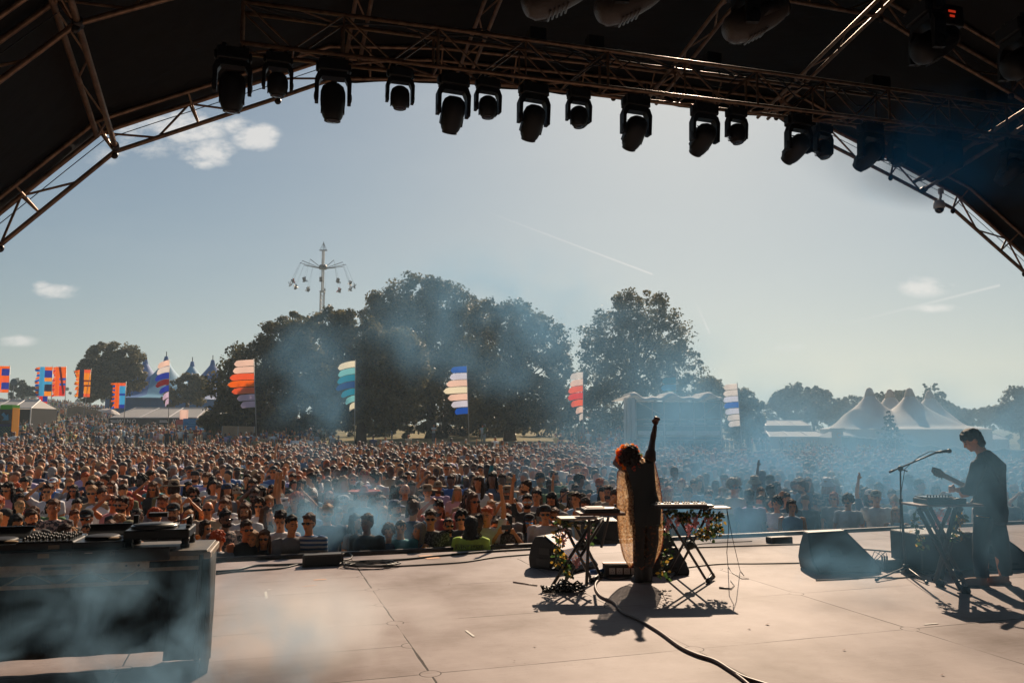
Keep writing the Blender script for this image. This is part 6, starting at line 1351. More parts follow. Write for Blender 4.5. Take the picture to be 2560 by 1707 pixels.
# left stand
s1 = xstand((LP_(1420, 1303), LP_(1495, 1300, .1), floorpt(1395, 1461), floorpt(1490, 1443)), YK, .018, 'left keyboard stand draped with leaves beside the singer')
def board(name, c, size, rz, label, cat, m_, tilt=0, extra=None):
    r = empty(name, c, rz, label, cat); mb = MB(); mb.box((0, 0, 0), size, (R(tilt), 0, 0)); mb.build('slab', m_, r, bevel=.004)
    if extra: extra(r)
    return r
M['shelf'] = mat('brown wooden tray', (.16, .07, .045), .4, noise=(8, .3)); M['devtop'] = mat('pale dusty lid', (.42, .34, .29), .5, noise=(6, .25))
board('tray', LP_(1442, 1294), (.42, .26, .018), R(8), 'pale topped wooden tray on the left keyboard stand', 'tray', M['devtop'])
board('tray_bar', LP_(1420, 1306), (.36, .1, .03), R(4), 'black bar under the pale topped tray', 'tray', M['black'])
def dev(r):
    m = MB(); m.box((0, 0, .035), (.40, .27, .04)); m.build('device_body', M['black'], r, bevel=.006); m = MB(); m.box((.0, -.02, .058), (.36, .2, .006)); m.build('device_top', M['devtop'], r); m = MB(); m.box((-.06, .02, .066), (.2, .16, .008)); m.build('lid_panel', M['shelf'], r)
board('synth_module', LP_(1500, 1282), (.52, .3, .03), R(6), 'black sound module with a pale lid behind the left stand', 'sound module', M['shelf'], extra=dev)
m = MB(); c = LP_(1500, 1290); m.tube(c-Vector((.12, 0, .02)), Vector((c.x-.16, c.y, .0)), .018); m.tube(c+Vector((.1, .05, -.02)), Vector((c.x+.02, c.y+.1, .4)), .016); tag(m.build('support_leg', M['darksteel']), 'dark legs under the sound module', 'stand')
# right stand
s2 = xstand((LP_(1672, 1275), LP_(1765, 1272, .05), floorpt(1678, 1438), floorpt(1775, 1444)), YK, .015, 'right keyboard stand with pink blossom garland beside the singer')
def kb(r):
    m = MB(); m.box((0, -.09, .025), (.56, .12, .02)); m.build('white_keys', M['whiteplastic'], r)
    m = MB()
    for i in range(19): m.box((-.27+i*.03, -.07, .041), (.012, .075, .014)) if i % 7 not in (2, 6) else None
    m.build('black_keys', M['black'], r)['kind'] = 'stuff'; m = MB()
    for i in range(14): m.tube((-.24+i*.037, .06, .02), (-.24+i*.037, .06, .05), .009, n=8)
    m.build('knobs', M['knob'], r, True)['kind'] = 'stuff'
board('keyboard', LP_(1697, 1264), (.60, .3, .04), R(4), 'black keyboard with knobs on the right hand stand', 'keyboard', M['black'], extra=kb)
board('tray', LP_(1772, 1268), (.44, .24, .014), R(6), 'thin brown tray at the right end of the keyboard', 'tray', M['shelf']); board('notebook', LP_(1757, 1263), (.22, .16, .018), R(2), 'closed notebook on the thin brown tray', 'notebook', M['devtop'])
# guitarist table
YG = 9.0
s3 = xstand((at(2303, 1268, YG), at(2395, 1268, YG), fl(2345, 1452, .03), fl(2408, 1468, .03)), YG, .026, 'heavy folding stand in front of the guitarist', dbl=.22)
s3b = MB(); 
for (a, b) in (((2325, 1268), (2365, 1345)), ((2375, 1268), (2345, 1340))): s3b.tube(at(*a, YG-.1), at(*b, YG-.1), .022, n=8)
o = s3b.build('brace', M['darksteel'], None, True); o.parent = s3; o.matrix_parent_inverse = Matrix.Translation(-s3.location)
board('table_board', at(2355, 1260, YG), (.74, .36, .022), R(6), 'brown board on the folding stand before the guitarist', 'table board', M['shelf'])
def dev2(r):
    m = MB(); m.box((0, 0, .045), (.33, .24, .012)); m.build('top_plate', M['panelshine'], r); m = MB()
    for i in range(8): m.tube((-.12+i*.035, -.05, .045), (-.12+i*.035, -.05, .072), .009, n=8)
    m.build('knobs', M['knob'], r, True)['kind'] = 'stuff'
board('sampler', at(2338, 1252, YG), (.36, .26, .06), R(6), 'black sampler box on the brown board', 'sampler', M['black'], extra=dev2); board('effect_pedal', at(2386, 1251, YG+.03), (.15, .2, .06), R(6), 'small effect box beside the sampler', 'effect box', M['black'], extra=lambda r: dev2(r) if False else None)
# garlands: leaves and blossoms hanging from the stands
LEAFM = [mat('ivy leaf', (.06, .12, .03), .5, trans=.4), mat('yellowed leaf', (.42, .26, .04), .5, trans=.45), mat('dark ivy leaf', (.02, .04, .015), .5, trans=.2)]; BLOSM = mat('pink blossom', (.75, .48, .50), .6, trans=.5)
def garland(root_at, strands, label, nleaf=120, blossoms=(), rs=0, size=.05):
    rg = random.Random(rs); root = empty('garland', root_at, 0, label, 'garland', 'leafy garlands on the stands'); mbs = [MB() for _ in range(3)]; st = MB()
    for pts in strands:
        P = [Vector(p)-root_at for p in pts]; st.path(P, .004, 5)
        for _ in range(nleaf//len(strands)):
            t = rg.random()*(len(P)-1); i = min(int(t), len(P)-2); p = P[i].lerp(P[i+1], t-i)+Vector((rg.uniform(-.05, .05), rg.uniform(-.05, .05), rg.uniform(-.03, .03))); L = size*rg.uniform(.6, 1.3)
            d = Vector((rg.uniform(-1, 1), rg.uniform(-1, .6), rg.uniform(-1, .2))).normalized(); s = d.cross(Vector((rg.uniform(-1, 1), rg.uniform(-1, 1), rg.uniform(-1, 1)))).normalized(); n_ = d.cross(s)
            mbs[rg.choice([0, 0, 1, 2, 2])].add([p, p+d*L*.35+s*L*.34+n_*L*.06, p+d*L*.8+s*L*.2, p+d*L, p+d*L*.8-s*L*.2, p+d*L*.35-s*L*.34+n_*L*.06], [(0, 1, 2, 3), (0, 3, 4, 5)])
    for m_, mt, nm in zip(mbs, LEAFM, ('green_leaves', 'yellow_leaves', 'dark_leaves')): m_.build(nm, mt, root)['kind'] = 'stuff'
    st.build('stem', LEAFM[2], root)
    if blossoms:
        b = MB()
        for pts in blossoms:
            P = [Vector(p)-root_at for p in pts]
            for _ in range(70):
                t = rg.random(); p = P[0].lerp(P[1], t)+Vector((rg.gauss(0, .028*(1.1-t)), rg.gauss(0, .02), rg.gauss(0, .02))); b.ell(p, (rg.uniform(.006, .013), .008, rg.uniform(.006, .012)), 5, 4)
        b.build('blossoms', BLOSM, root)['kind'] = 'stuff'
    return root
A = lambda px, py, dy=-.12: at(px, py, YK+dy)
garland(A(1400, 1300), [[A(1392, 1300), A(1398, 1345), A(1388, 1395), A(1398, 1425)], [A(1400, 1300), A(1418, 1310), A(1440, 1308)], [A(1402, 1320), A(1395, 1370), A(1410, 1400)], [A(1420, 1400), A(1412, 1425), A(1428, 1440)], [A(1470, 1300, .2), A(1474, 1330, .2), A(1470, 1365, .2)]], 'garland of green and yellow leaves hanging on the left stand', 230, [(A(1412, 1320), A(1408, 1360)), (A(1470, 1320, .2), A(1472, 1362, .2)), (A(1440, 1395), A(1442, 1415))], 1, .055)
garland(A(1700, 1275), [[A(1660, 1275), A(1665, 1320), A(1672, 1350), A(1665, 1385), A(1658, 1420), A(1660, 1440)], [A(1660, 1275), A(1700, 1285), A(1745, 1282), A(1795, 1285)], [A(1775, 1280, 0), A(1780, 1315, 0), A(1775, 1340, 0)], [A(1795, 1280, 0), A(1798, 1320, 0), A(1790, 1345, 0)], [A(1712, 1285), A(1716, 1300)], [A(1752, 1320), A(1758, 1345)]], 'garland of ivy and pink blossom hanging on the right stand', 420, [(A(1672, 1290), A(1668, 1325)), (A(1722, 1292), A(1721, 1335)), (A(1742, 1290), A(1738, 1320)), (A(1695, 1290), A(1692, 1315)), (A(1770, 1290), A(1768, 1320))], 2, .05)
garland(at(2290, 1280, YG-.1), [[at(2290, 1275, YG-.1), at(2285, 1310, YG-.1), at(2300, 1345, YG-.1), at(2302, 1365, YG-.1)], [at(2395, 1275, YG+.1), at(2398, 1305, YG+.1), at(2388, 1340, YG+.1)], [at(2380, 1345, YG), at(2400, 1332, YG)]], 'garland of pale leaves on the stand before the guitarist', 170, [(at(2350, 1275, YG), at(2342, 1320, YG)), (at(2368, 1280, YG), at(2370, 1305, YG))], 3, .06)
# ================================================================ monitor speakers and boxes
M['grille'] = mat('perforated speaker grille', (.05, .05, .055), .35, .4, bump=(260, .9))
def reflection_grille_mat():  # orange and blue reflections are painted into the grille colour as stripes
    m = mat('grille with painted reflections', (.1, .1, .1), .4, .3); nt = m.node_tree; bs = nt.nodes['Principled BSDF']; tc = nt.nodes.new('ShaderNodeTexCoord'); sp = nt.nodes.new('ShaderNodeSeparateXYZ'); nt.links.new(tc.outputs['Object'], sp.inputs[0])
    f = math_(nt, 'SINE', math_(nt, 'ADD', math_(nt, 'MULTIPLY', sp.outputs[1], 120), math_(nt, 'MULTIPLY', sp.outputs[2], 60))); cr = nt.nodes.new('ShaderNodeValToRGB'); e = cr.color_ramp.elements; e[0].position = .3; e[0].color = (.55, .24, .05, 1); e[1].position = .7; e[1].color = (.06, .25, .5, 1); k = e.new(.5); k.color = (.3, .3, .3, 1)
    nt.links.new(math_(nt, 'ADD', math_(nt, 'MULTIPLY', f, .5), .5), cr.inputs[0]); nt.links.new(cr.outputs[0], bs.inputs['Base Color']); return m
def wedge(loc, rz, W, label, gm, D_=.52, H=.40, laid=False, ridge=False):
    """side profile in xz, long axis along y"""
    root = empty('monitor_speaker', loc, rz, label, 'monitor speaker', 'black wedge monitor speakers on the stage')
    pr = [(-.40, .0), (.40, .0), (.43, .05), (.40, .12), (.30, .24), (.13, H), (-.36, H*.96), (-.41, .28), (-.43, .14)]
    if laid: pr = [(-.40, 0), (.40, 0), (.43, .04), (.38, .09), (.16, .25), (-.14, H), (-.30, H*.97), (-.37, .28), (-.42, .12)]
    pr = [(x*D_/.83, z) for x, z in pr]; m = MB(); m.prism([(x, -W/2, z) for x, z in pr], (0, W, 0)); m.build('cabinet', M['blackplastic'], root, bevel=.01)
    m = MB(); a, b, c = pr[3], pr[4], pr[5]; q = .012
    m.prism([(a[0]+q, -W/2+.03, a[1]), (b[0]+q, -W/2+.03, b[1]+q*.5), (c[0], -W/2+.03, c[1]+q), (c[0]-.01, -W/2+.03, c[1]-.0), (a[0]-.01, -W/2+.03, a[1]-.02)], (0, W-.06, 0)); m.build('grille', gm, root)
    m = MB(); m.box((-.1, -W/2-.004, .22), (.16, .012, .08)); m.box((-.12, -W/2-.004, .08), (.2, .012, .09)); m.build('handle_recess', M['black'], root)
    if ridge:
        cx_, cz_ = -.03, H*.47; m = MB(); m.prism([(cx_+(x-cx_)*.93, -W/2-.008, cz_+(z-cz_)*.9) for x, z in pr], (0, .006, 0)); m.build('front_grille', gm, root)
        m = MB(); m.box((cx_+.1, -W/2-.014, cz_*.35), (.16, .006, .02)); m.build('badge', M['darksteel'], root)
        for c_ in root.children:
            for v in c_.data.vertices:
                t = max(0, v.co.z/H); v.co.y = v.co.y*(1-.78*t)+.14*t
    return root
wedge(fl(1408, 1418), R(-38), .52, 'left wedge monitor with reflections painted as stripes on its grille beside the left stand', reflection_grille_mat(), .70, .40, laid=True)
wedge(fl(2100, 1425), R(5), .5, 'wedge monitor in blue smoke left of the mic stand', M['grille'], .82, .47, ridge=True)
wedge(fl(1665, 1436)+Vector((0, .12, 0)), R(8), .42, 'wedge monitor behind the singer and the right stand', M['grille'], .5, .5, ridge=True)
wedge(fl(1500, 1350)+Vector((0, .1, 0)), R(95), .5, 'low black monitor at the stage edge behind the left stand', M['grille'], .6, .33)
def case(name, loc, size, rz, label, cat='flight case', m_=None):
    r = empty(name, loc, rz, label, cat); m = MB(); m.box((0, 0, size[2]/2), size); m.build('body', m_ or M['blackplastic'], r, bevel=.012); m = MB()
    for sx in (-1, 1): m.box((sx*size[0]/2, -size[1]/2-.002, size[2]/2), (.03, .012, size[2]*.98))
    m.box((0, -size[1]/2-.002, size[2]*.96), (size[0], .012, .025)); m.build('edge_strip', M['darksteel'], r); return r
case('flight_case', fl(2368, 1432)+Vector((0, .35, 0)), (.80, .5, .46), TH, 'large dark case behind the stand in front of the guitarist')
wedge(fl(2520, 1425)+Vector((0, .3, 0)), R(6), .6, 'dark wedge monitor behind the guitarist legs', M['grille'], .8, .42, ridge=True)
case('stage_box', fl(2250, 1420), (.62, .16, .12), TH, 'low black multicore box with plugs right of the smoky monitor', 'stage box'); 
m = MB()
for i in range(3): q = fl(2206+i*6, 1408, .12); m.tube(q, q+Vector((0, 0, .09)), .012, n=8); m.path([q+Vector((0, 0, .09)), q+Vector((-.04*(2-i), .02, .14)), q+Vector((-.12, .05, .02)), q+Vector((-.14, .05, -.12))], .005, 6)
tag(m.build('audio_plug', M['black']), 'three upright plugs in the low multicore box', 'plug')
case('stage_box', fl(806, 1412), (.48, .18, .14), TH, 'stage box with cables at the front edge near the smoke', 'stage box'); case('stage_box', fl(1946, 1356), (.34, .18, .09), TH, 'small box on cables at the far right front edge', 'stage box')
def distro():
    r = empty('power_strip', fl(1551, 1440), R(2), 'black power distribution box with four white sockets', 'power box'); m = MB(); m.box((0, 0, .075), (.40, .16, .15)); m.build('case', M['black'], r, bevel=.008)
    m = MB(); m.box((.0, -.0, .155), (.42, .1, .012)); m.build('red_lid', mat('red brown lid', (.35, .08, .04), .5), r)
    for i in range(4):
        m = MB(); m.box((-.11+i*.087, -.083, .075), (.07, .008, .07)); s = m.build('socket', M['whiteplastic'], r); m = MB()
        for (dx, dz) in ((0, .012), (-.012, -.01), (.012, -.01)): m.box((-.11+i*.087+dx, -.088, .075+dz), (.006, .003, .009))
        m.build('socket_holes', M['black'], s)
    m = MB(); m.tube((-.20, 0, .06), (-.36, -.02, .05), .035, .03, 12); m.tube((-.26, 0, .06), (-.29, 0, .06), .048, n=12); m.build('plug', mat('blue power plug', (.02, .10, .35), .5), r, True)
distro()
# ================================================================ mic stand
def micstand():
    b = fl(2266, 1436); r = empty('microphone_stand', b, 0, 'microphone stand with long boom reaching to the guitarist', 'microphone stand'); y = b.y; W = lambda px, py, dy=0: at(px, py, y+dy)-b
    m = MB(); m.tube((0, 0, .02), W(2252, 1250), .015, n=10); m.tube(W(2252, 1250), W(2251, 1172), .010, n=8); m.tube(W(2253, 1262), W(2252, 1246), .02, n=10); m.tube((0, 0, .02), (0, 0, .12), .045, .035, 12); m.build('pole', M['darksteel'], r, True)
    for (px, py, nm) in ((2190, 1449, 0), (2318, 1456, 0), (2308, 1424, 0)): e = fl(px, py, .02)-b; m = MB(); m.tube((0, 0, .09), e, .011, n=8); m.tube(e.lerp(Vector((0, 0, .09)), .06), e, .018, n=8); m.build('leg', M['darksteel'], r, True)
    m = MB(); m.tube(W(2223, 1180, .1), W(2345, 1129, -.35), .010, n=8); m.tube(W(2223, 1180, .1), W(2235, 1175, .06), .014, n=8); m.build('boom', M['darksteel'], r, True)
    m = MB(); c = W(2251, 1171); m.ell(c, (.035, .03, .035), 10, 7); m.tube(c, c+Vector((.06, -.05, -.03)), .008, n=6); m.build('clutch', M['knob'], r, True)
    m = MB(); m.path([W(2345, 1129, -.35), W(2325, 1128, -.3), W(2300, 1140, -.2), W(2275, 1160, -.1), W(2262, 1172, -.02), W(2250, 1250, -.03), W(2251, 1340, -.03), W(2252, 1400, 0), (-.02, -.05, .02)], .0045, 6); m.build('cable', M['cable'], r, True)
    m = MB(); a, e = W(2338, 1131, -.34), W(2368, 1127, -.40); m.tube(a, e, .013, .018, 12); m.build('microphone', M['knob'], r, True); m = MB(); m.ell(W(2373, 1127, -.41), (.028, .026, .026), 12, 8); m.build('microphone_head', M['darksteel'], r, True)
micstand()
# ================================================================ cables and litter
def cable(pts, r, label, m_=None, z=None, name='cable'):
    P = [fl(px, py, r+.001) for px, py in pts]; Q = []
    for i in range(len(P)-1):
        p0, p1, p2, p3 = P[max(i-1, 0)], P[i], P[i+1], P[min(i+2, len(P)-1)]
        for k in range(8): t = k/8; Q.append(.5*((2*p1)+(p2-p0)*t+(2*p0-5*p1+4*p2-p3)*t*t+(3*p1-p0-3*p2+p3)*t**3))
    Q.append(P[-1]); m = MB(); m.path(Q, r, 8); return tag(m.build(name, m_ or M['cable'], None, True), label, 'cable', 'cables lying on the stage')
cable([(1560, 1432), (1500, 1426), (1502, 1440), (1488, 1462), (1500, 1488), (1535, 1506), (1556, 1530), (1600, 1550), (1650, 1580), (1700, 1616), (1742, 1636), (1790, 1652), (1850, 1688), (1920, 1712), (1990, 1740)], .014, 'thick brown cable snaking from the power box to the lower right', M['cablebrown'])
cable([(1742, 1636), (1795, 1656), (1860, 1700), (1900, 1740)], .012, 'second thick cable beside the brown one at the bottom edge', M['cablebrown'])
cable([(540, 1428), (590, 1424), (640, 1413), (700, 1411), (760, 1409), (860, 1409), (905, 1402), (1000, 1398), (1100, 1388), (1220, 1378), (1340, 1371)], .014, 'thick black cable along the front edge of the stage')
cable([(540, 1434), (600, 1427), (700, 1420), (760, 1408), (860, 1400), (880, 1390), (870, 1382), (850, 1386)], .010, 'thin black cable looping over the stage box')
cable([(960, 1416), (1060, 1411), (1160, 1404), (1240, 1392), (1338, 1384)], .010, 'thinner black cable from the coil to the left monitor')
P_ = []
for t in range(60): a = t*.66; rr = .18+.03*math.sin(t*1.7)+.0012*t; P_.append(fl(925, 1415)+Vector((rr*1.5*math.cos(a), rr*.9*math.sin(a), .012+.0006*t)))
m = MB(); m.path(P_, .008, 6); tag(m.build('cable_coil', M['cable'], None, True), 'loose coil of cable beside the stage box near the front edge', 'cable coil')
cable([(1500, 1440), (1545, 1448), (1640, 1430), (1700, 1420), (1800, 1409), (1900, 1408), (2010, 1406)], .008, 'thin cable running straight from the power box to the smoky monitor')
cable([(1880, 1352), (1760, 1358), (1710, 1368), (1640, 1378)], .006, 'thin curved cable behind the right stand'); cable([(1720, 1368), (1850, 1364), (2000, 1360), (2040, 1362)], .010, 'straight cable behind the right stand towards the far box')
cable([(1818, 1285), (1818, 1405), (1828, 1425), (1845, 1440), (1870, 1446)], .004, 'hair thin cable curling below the right stand') if False else None
m = MB(); m.path([at(1817, 1270, 9.1), at(1822, 1320, 9.1), at(1817, 1380, 9.1), fl(1820, 1415, .01), fl(1832, 1432, .005), fl(1855, 1446, .005), fl(1872, 1446, .005)], .004, 6); m.path([at(1817, 1270, 9.1), at(1830, 1340, 9.1), fl(1850, 1425, .01), fl(1860, 1438, .005)], .0035, 6); tag(m.build('hanging_lead', M['cable'], None, True), 'thin leads hanging from the brown tray down to the stage', 'cable')
cable([(2040, 1450), (2110, 1447), (2185, 1442), (2240, 1444), (2290, 1440)], .007, 'thin cable in front of the smoky monitor'); cable([(2160, 1372), (2230, 1378), (2310, 1390)], .010, 'cable running behind the mic stand'); cable([(2198, 1422), (2225, 1418), (2250, 1412), (2275, 1402), (2300, 1400)], .013, 'pale looped cable at the foot of the mic stand', mat('pale grey cable', (.45, .36, .3), .5))
rg = random.Random(5); m = MB()
for k in range(10):
    c = fl(2300+rg.uniform(-22, 30), 1425+rg.uniform(-18, 14)); rr = rg.uniform(.05, .13); m.path([c+Vector((rr*math.cos(a)*1.3, rr*math.sin(a), .01+.03*rg.random())) for a in np.linspace(0, rg.uniform(4, 9), 16)], .006, 5)
tag(m.build('cable_tangle', M['cable'], None, True), 'tangle of leads on the floor between mic stand and case', 'cable tangle')
m = MB()
for k in range(9): c = fl(1405+rg.uniform(-22, 24), 1478+rg.uniform(-6, 4)); rr = rg.uniform(.07, .14); m.path([c+Vector((rr*math.cos(a)*1.4, rr*.5*math.sin(a), .012+.012*k*rg.random())) for a in np.linspace(rg.random()*6, rg.uniform(6, 10), 16)], .010, 5)
tag(m.build('cable_bundle', M['cable'], None, True), 'black bundle of cable heaped under the foot of the left stand', 'cable bundle')
m = MB(); m.tube(fl(1283, 1454, .008), fl(1343, 1463, .008), .0075, .006, 8); tag(m.build('drumstick', M['shelf'], None, True), 'lone wooden stick lying left of the left stand', 'stick')
m = MB(); m.tube(fl(1798, 1468, .01), fl(1828, 1471, .01), .010, .008, 8); m.path([fl(1828, 1471, .01), fl(1836, 1462, .01), fl(1826, 1450, .01)], .004, 5); tag(m.build('jack_plug', M['darksteel'], None, True), 'dropped jack lead right of the right stand foot', 'plug')
LIT = mat('dead leaf', (.16, .07, .03), .8)
for i, (px, py, w) in enumerate(((1337, 1615, 7), (1873, 1571, 9), (1918, 1560, 12), (1842, 1533, 6), (1123, 1460, 4), (1286, 1652, 4), (2110, 1624, 9), (2355, 1686, 10), (2188, 1549, 4))):
    p = fl(px, py, .004); s = w/FPX*p.y*.5; m = MB(); m.add([p+Vector((-s, 0, 0)), p+Vector((-s*.2, -s*.9, .006)), p+Vector((s, -s*.3, .012)), p+Vector((s*.5, s*.8, .004))], [(0, 1, 2, 3)]); tag(m.build('dead_leaf', LIT), ['dry leaf on the floor below the left stand', 'curled dry leaf below the brown cable, left one', 'longer pale leaf right of the curled one', 'tiny leaf above the long pale leaf', 'speck of litter left of centre stage', 'speck of litter near the bottom centre', 'small dark scrap near the bottom right panel joint', 'dark scrap close to the bottom right edge', 'tiny speck by the round cap at right'][i], 'litter', 'bits of litter on the stage floor')
# ---------------------------------------------------------------- barrier in front of the stage
def barrier():
    root = empty('crowd_barrier', S(0, 11.52, -1.3), TH, 'metal crowd barrier just beyond the front edge of the stage', 'barrier'); m = MB(); m.box((6, 0, 1.30), (26, .09, .06)); m.build('top_rail', M['darksteel'], root, bevel=.01)
    m = MB(); m.box((6, .02, .62), (26, .01, 1.24)); m.build('kick_panel', M['darksteel'], root); m = MB()
    for i in range(22): m.box((-6.5+i*1.2, 0, .64), (.06, .06, 1.27))
    m.build('upright', M['darksteel'], root)
barrier()

TAPE = mat('faded orange tape', (.55, .27, .13), .7, noise=(40, .3)); TAPEW = mat('worn white tape', (.6, .58, .54), .7, noise=(40, .3))
for i, (a, b, w, mt, lb) in enumerate((((784, 1449), (816, 1447), .03, TAPE, 'short orange tape mark left of the long panel joint'), ((756, 1465), (790, 1462), .012, TAPE, 'thin orange tape streak below the short orange mark'), ((1062, 1387), (1086, 1396), .10, TAPE, 'pale orange tape patch near the stage front edge'), ((664, 1478), (666, 1495), .014, TAPEW, 'thin white tape mark right of the booth'), ((668, 1475), (676, 1472), .012, TAPEW, 'tiny white tape scrap above the thin white mark'), ((1165, 1575), (1185, 1590), .01, TAPEW, 'faint white scratch of tape at floor centre'), ((2310, 1560), (2345, 1557), .012, TAPEW, 'thin white tape streak at the right of the floor'))):
    A_, B_ = fl(*a, .004), fl(*b, .004); d = (B_-A_); nrm = Vector((-d.y, d.x, 0)).normalized()*w; m = MB(); m.prism([A_-nrm, B_-nrm, B_+nrm, A_+nrm], (0, 0, .0012)); tag(m.build('tape_mark', mt), lb, 'tape', 'tape marks on the stage floor')
# ================================================================ the singer, seen from behind, and the guitarist
def finger_fist(m, w, d, side, k=1.0):
    """a closed fist: palm, four curled fingers of different length and a thumb across them"""
    d = d.normalized(); side = (side-d*side.dot(d)).normalized(); n = d.cross(side); pm = w+d*.05*k; Mx = Matrix((side, d, n)).transposed(); m.ell(pm, (.037*k, .046*k, .02*k), 12, 8, Mx)
    for i, o in enumerate((-.030, -.010, .011, .030)):
        L = (.028, .033, .035, .031)[i]*k; b = w+d*.088*k+side*o*k; p1 = b+d*L*.45+n*L*.8; p2 = p1-d*L*.55+n*L*.55; p3 = p2-d*L*.8-n*L*.25; m.path([b-d*.02*k, b, p1, p2, p3], [.0095*k, .0105*k, .0098*k, .009*k, .0075*k], 8)
    t0 = w+d*.03*k+side*.03*k; t1 = t0+(side*.7+d*.6+n*.3)*.028*k; t2 = t1+(d*.7-side*.5+n*.8).normalized()*.03*k; m.path([t0-d*.012, t0, t1, t2], [.012*k, .013*k, .0115*k, .009*k], 8)
def singer():
    Y = 9.32; g = fl(1606, 1452); root_loc = Vector((g.x, Y, 0)); P = lambda px, py, dy=0: at(px, py, Y+dy)-root_loc
    hd = P(1573, 1143, .02); hips = P(1612, 1272, 0); waist = P(1606, 1232, 0); chest = P(1600, 1192, 0); sh_c = P(1598, 1160, 0); shR = P(1625, 1146, .02); shL = P(1562, 1170, .03)
    m = MB(); head_shape(m, hd, math.pi, 0)                       # faces the crowd, chin to the left shoulder
    m.path([P(1592, 1166, .0), P(1584, 1158, .01), P(1578, 1150, .02)], [.07, .055, .05], 12)
    m.path([P(1612, 1300), hips, waist, chest, sh_c, P(1592, 1154)], [(.16, .11), (.175, .125), (.125, .095), (.15, .105), (.165, .085), (.07, .05)], 16)
    # right arm up to a fist
    el, wr = P(1631, 1103, .20), P(1638, 1064, .26); m.path([shR-Vector((.05, .0, .03)), shR, shR.lerp(el, .5), el, el.lerp(wr, .35), wr], [.055, .056, .046, .037, .037, .026], 12)
    finger_fist(m, wr, (wr-el), Vector((-1, -.2, 0)), 1.0)
    el2, wr2 = P(1538, 1158, .16), P(1552, 1128, .26); m.path([shL+Vector((.05, 0, 0)), shL, shL.lerp(el2, .5), el2, wr2], [.05, .052, .044, .036, .026], 12); hand(m, wr2, Vector((.6, .1, .6)), Vector((0, -1, .3)), .95, .5)
    for (hx, kx, ax, fx) in ((1602, 1601, 1599, 0), (1625, 1628, 1618, 1)):
        m.path([P(hx, 1290), P(hx, 1318, .01), P(kx, 1352, -.02), P((kx+ax)/2, 1385, .0), P(ax, 1428, .02), P(ax, 1448, .03)], [.098, .088, .062, .060, .046, .045], 12)
    body = link('person', remeshed(m, 'body', SKIN['dark'], .0095, 3)); body.location = root_loc; tag(body, 'singer in a sheer floor length lace kaftan with one fist raised to the crowd', 'person')
    set_mat(body, mat('deep brown skin', (.10, .04, .022), .42))
    # boots
    for (ax, dx, dy) in ((1598, -.05, .05), (1618, .02, .10)):
        m = MB(); m.path([P(ax, 1412, .02), P(ax, 1430, .02), P(ax, 1446, .02)], [.062, .060, .062], 12); q = P(ax, 1449, .03); m.ell(q+Vector((dx*.6, dy*.8, 0)), (.058, .115, .05), 12, 8); m.box(q+Vector((dx*.6, dy*.6, -.045)), (.1, .24, .05)); m.box(q+Vector((0, -.02, -.03)), (.09, .09, .07))
        bo = link('boot', remeshed(m, 'boot', M['black'], .010, 2), body)
    # under slip
    m = MB(); m.path([P(1613, 1312), P(1612, 1275), P(1606, 1232), P(1600, 1192), P(1598, 1160), P(1594, 1152)], [(.175, .13), (.19, .135), (.165, .125), (.175, .128), (.175, .115), (.09, .06)], 16); link('slip', remeshed(m, 'slip', CLOTH['black'], .013, 2), body)
    m = MB()
    for hx, kx, ax in ((1600, 1599, 1597), (1627, 1630, 1620)): m.path([P(hx, 1296, -.01), P(hx, 1320, -.02), P(kx, 1352, -.04), P((kx+ax)/2, 1385, -.03), P(ax, 1414, -.02)], [.10, .092, .078, .072, .066], 12)
    link('leg_silhouette', remeshed(m, 'leg_silhouette', blotch_mat('dark patterned leg cover', (.02, .014, .012), (.16, .05, .02), 30, .58), .012, 2), body)  # added dark covers outside the kaftan, standing for the legs' backlit silhouette
    # kaftan: rings (py, left px, right px)
    rings = [(1150, 1590, 1636), (1164, 1556, 1639), (1182, 1545, 1643), (1205, 1543, 1648), (1240, 1542, 1653), (1284, 1542, 1657), (1315, 1545, 1658), (1340, 1548, 1657), (1365, 1553, 1654), (1385, 1558, 1648), (1402, 1564, 1640), (1414, 1572, 1633)]
    nseg = 72; V = []; rgn = random.Random(2)
    for j, (py, l, r) in enumerate(rings):
        a, b = P(l, py), P(r, py); c = (a+b)/2; rx = (b.x-a.x)/2; ry = min(.128, rx*.55)+.012; t = j/(len(rings)-1)
        for k in range(nseg):
            u = 2*math.pi*k/nseg; f = 1+.05*t*math.sin(u*9+2*math.sin(t*3))+.035*t*math.sin(u*17+1+t*2); V.append((c.x+rx*math.cos(u)*f, c.y+ry*math.sin(u)*f+.045, c.z+(.022*math.sin(u*5)+.012*math.sin(u*13) if j == len(rings)-1 else .006*math.sin(u*6+t*7))))
    F = [(j*nseg+k, j*nseg+(k+1) % nseg, (j+1)*nseg+(k+1) % nseg, (j+1)*nseg+k) for j in range(len(rings)-1) for k in range(nseg)]
    me = bpy.data.meshes.new('kaftan'); me.from_pydata(V, [], F); me.polygons.foreach_set('use_smooth', [True]*len(F)); me.materials.append(lace_mat()); kf = link('kaftan', me, body); sub = kf.modifiers.new('s', 'SUBSURF'); sub.levels = 1; sub.render_levels = 2
    m = MB(); L = [V[j*nseg+nseg//2] for j in range(len(rings))]; m.path([Vector(p)+Vector((-.003, 0, 0)) for p in L[1:]], .005, 5); L = [V[j*nseg] for j in range(len(rings))]; m.path([Vector(p)+Vector((.003, 0, 0)) for p in L], .005, 5); m.path([Vector(V[(len(rings)-1)*nseg+k % nseg]) for k in range(nseg+1)], .006, 5); m.build('kaftan_trim', mat('red brown trim', (.42, .09, .03), .6, trans=.3), body, True)
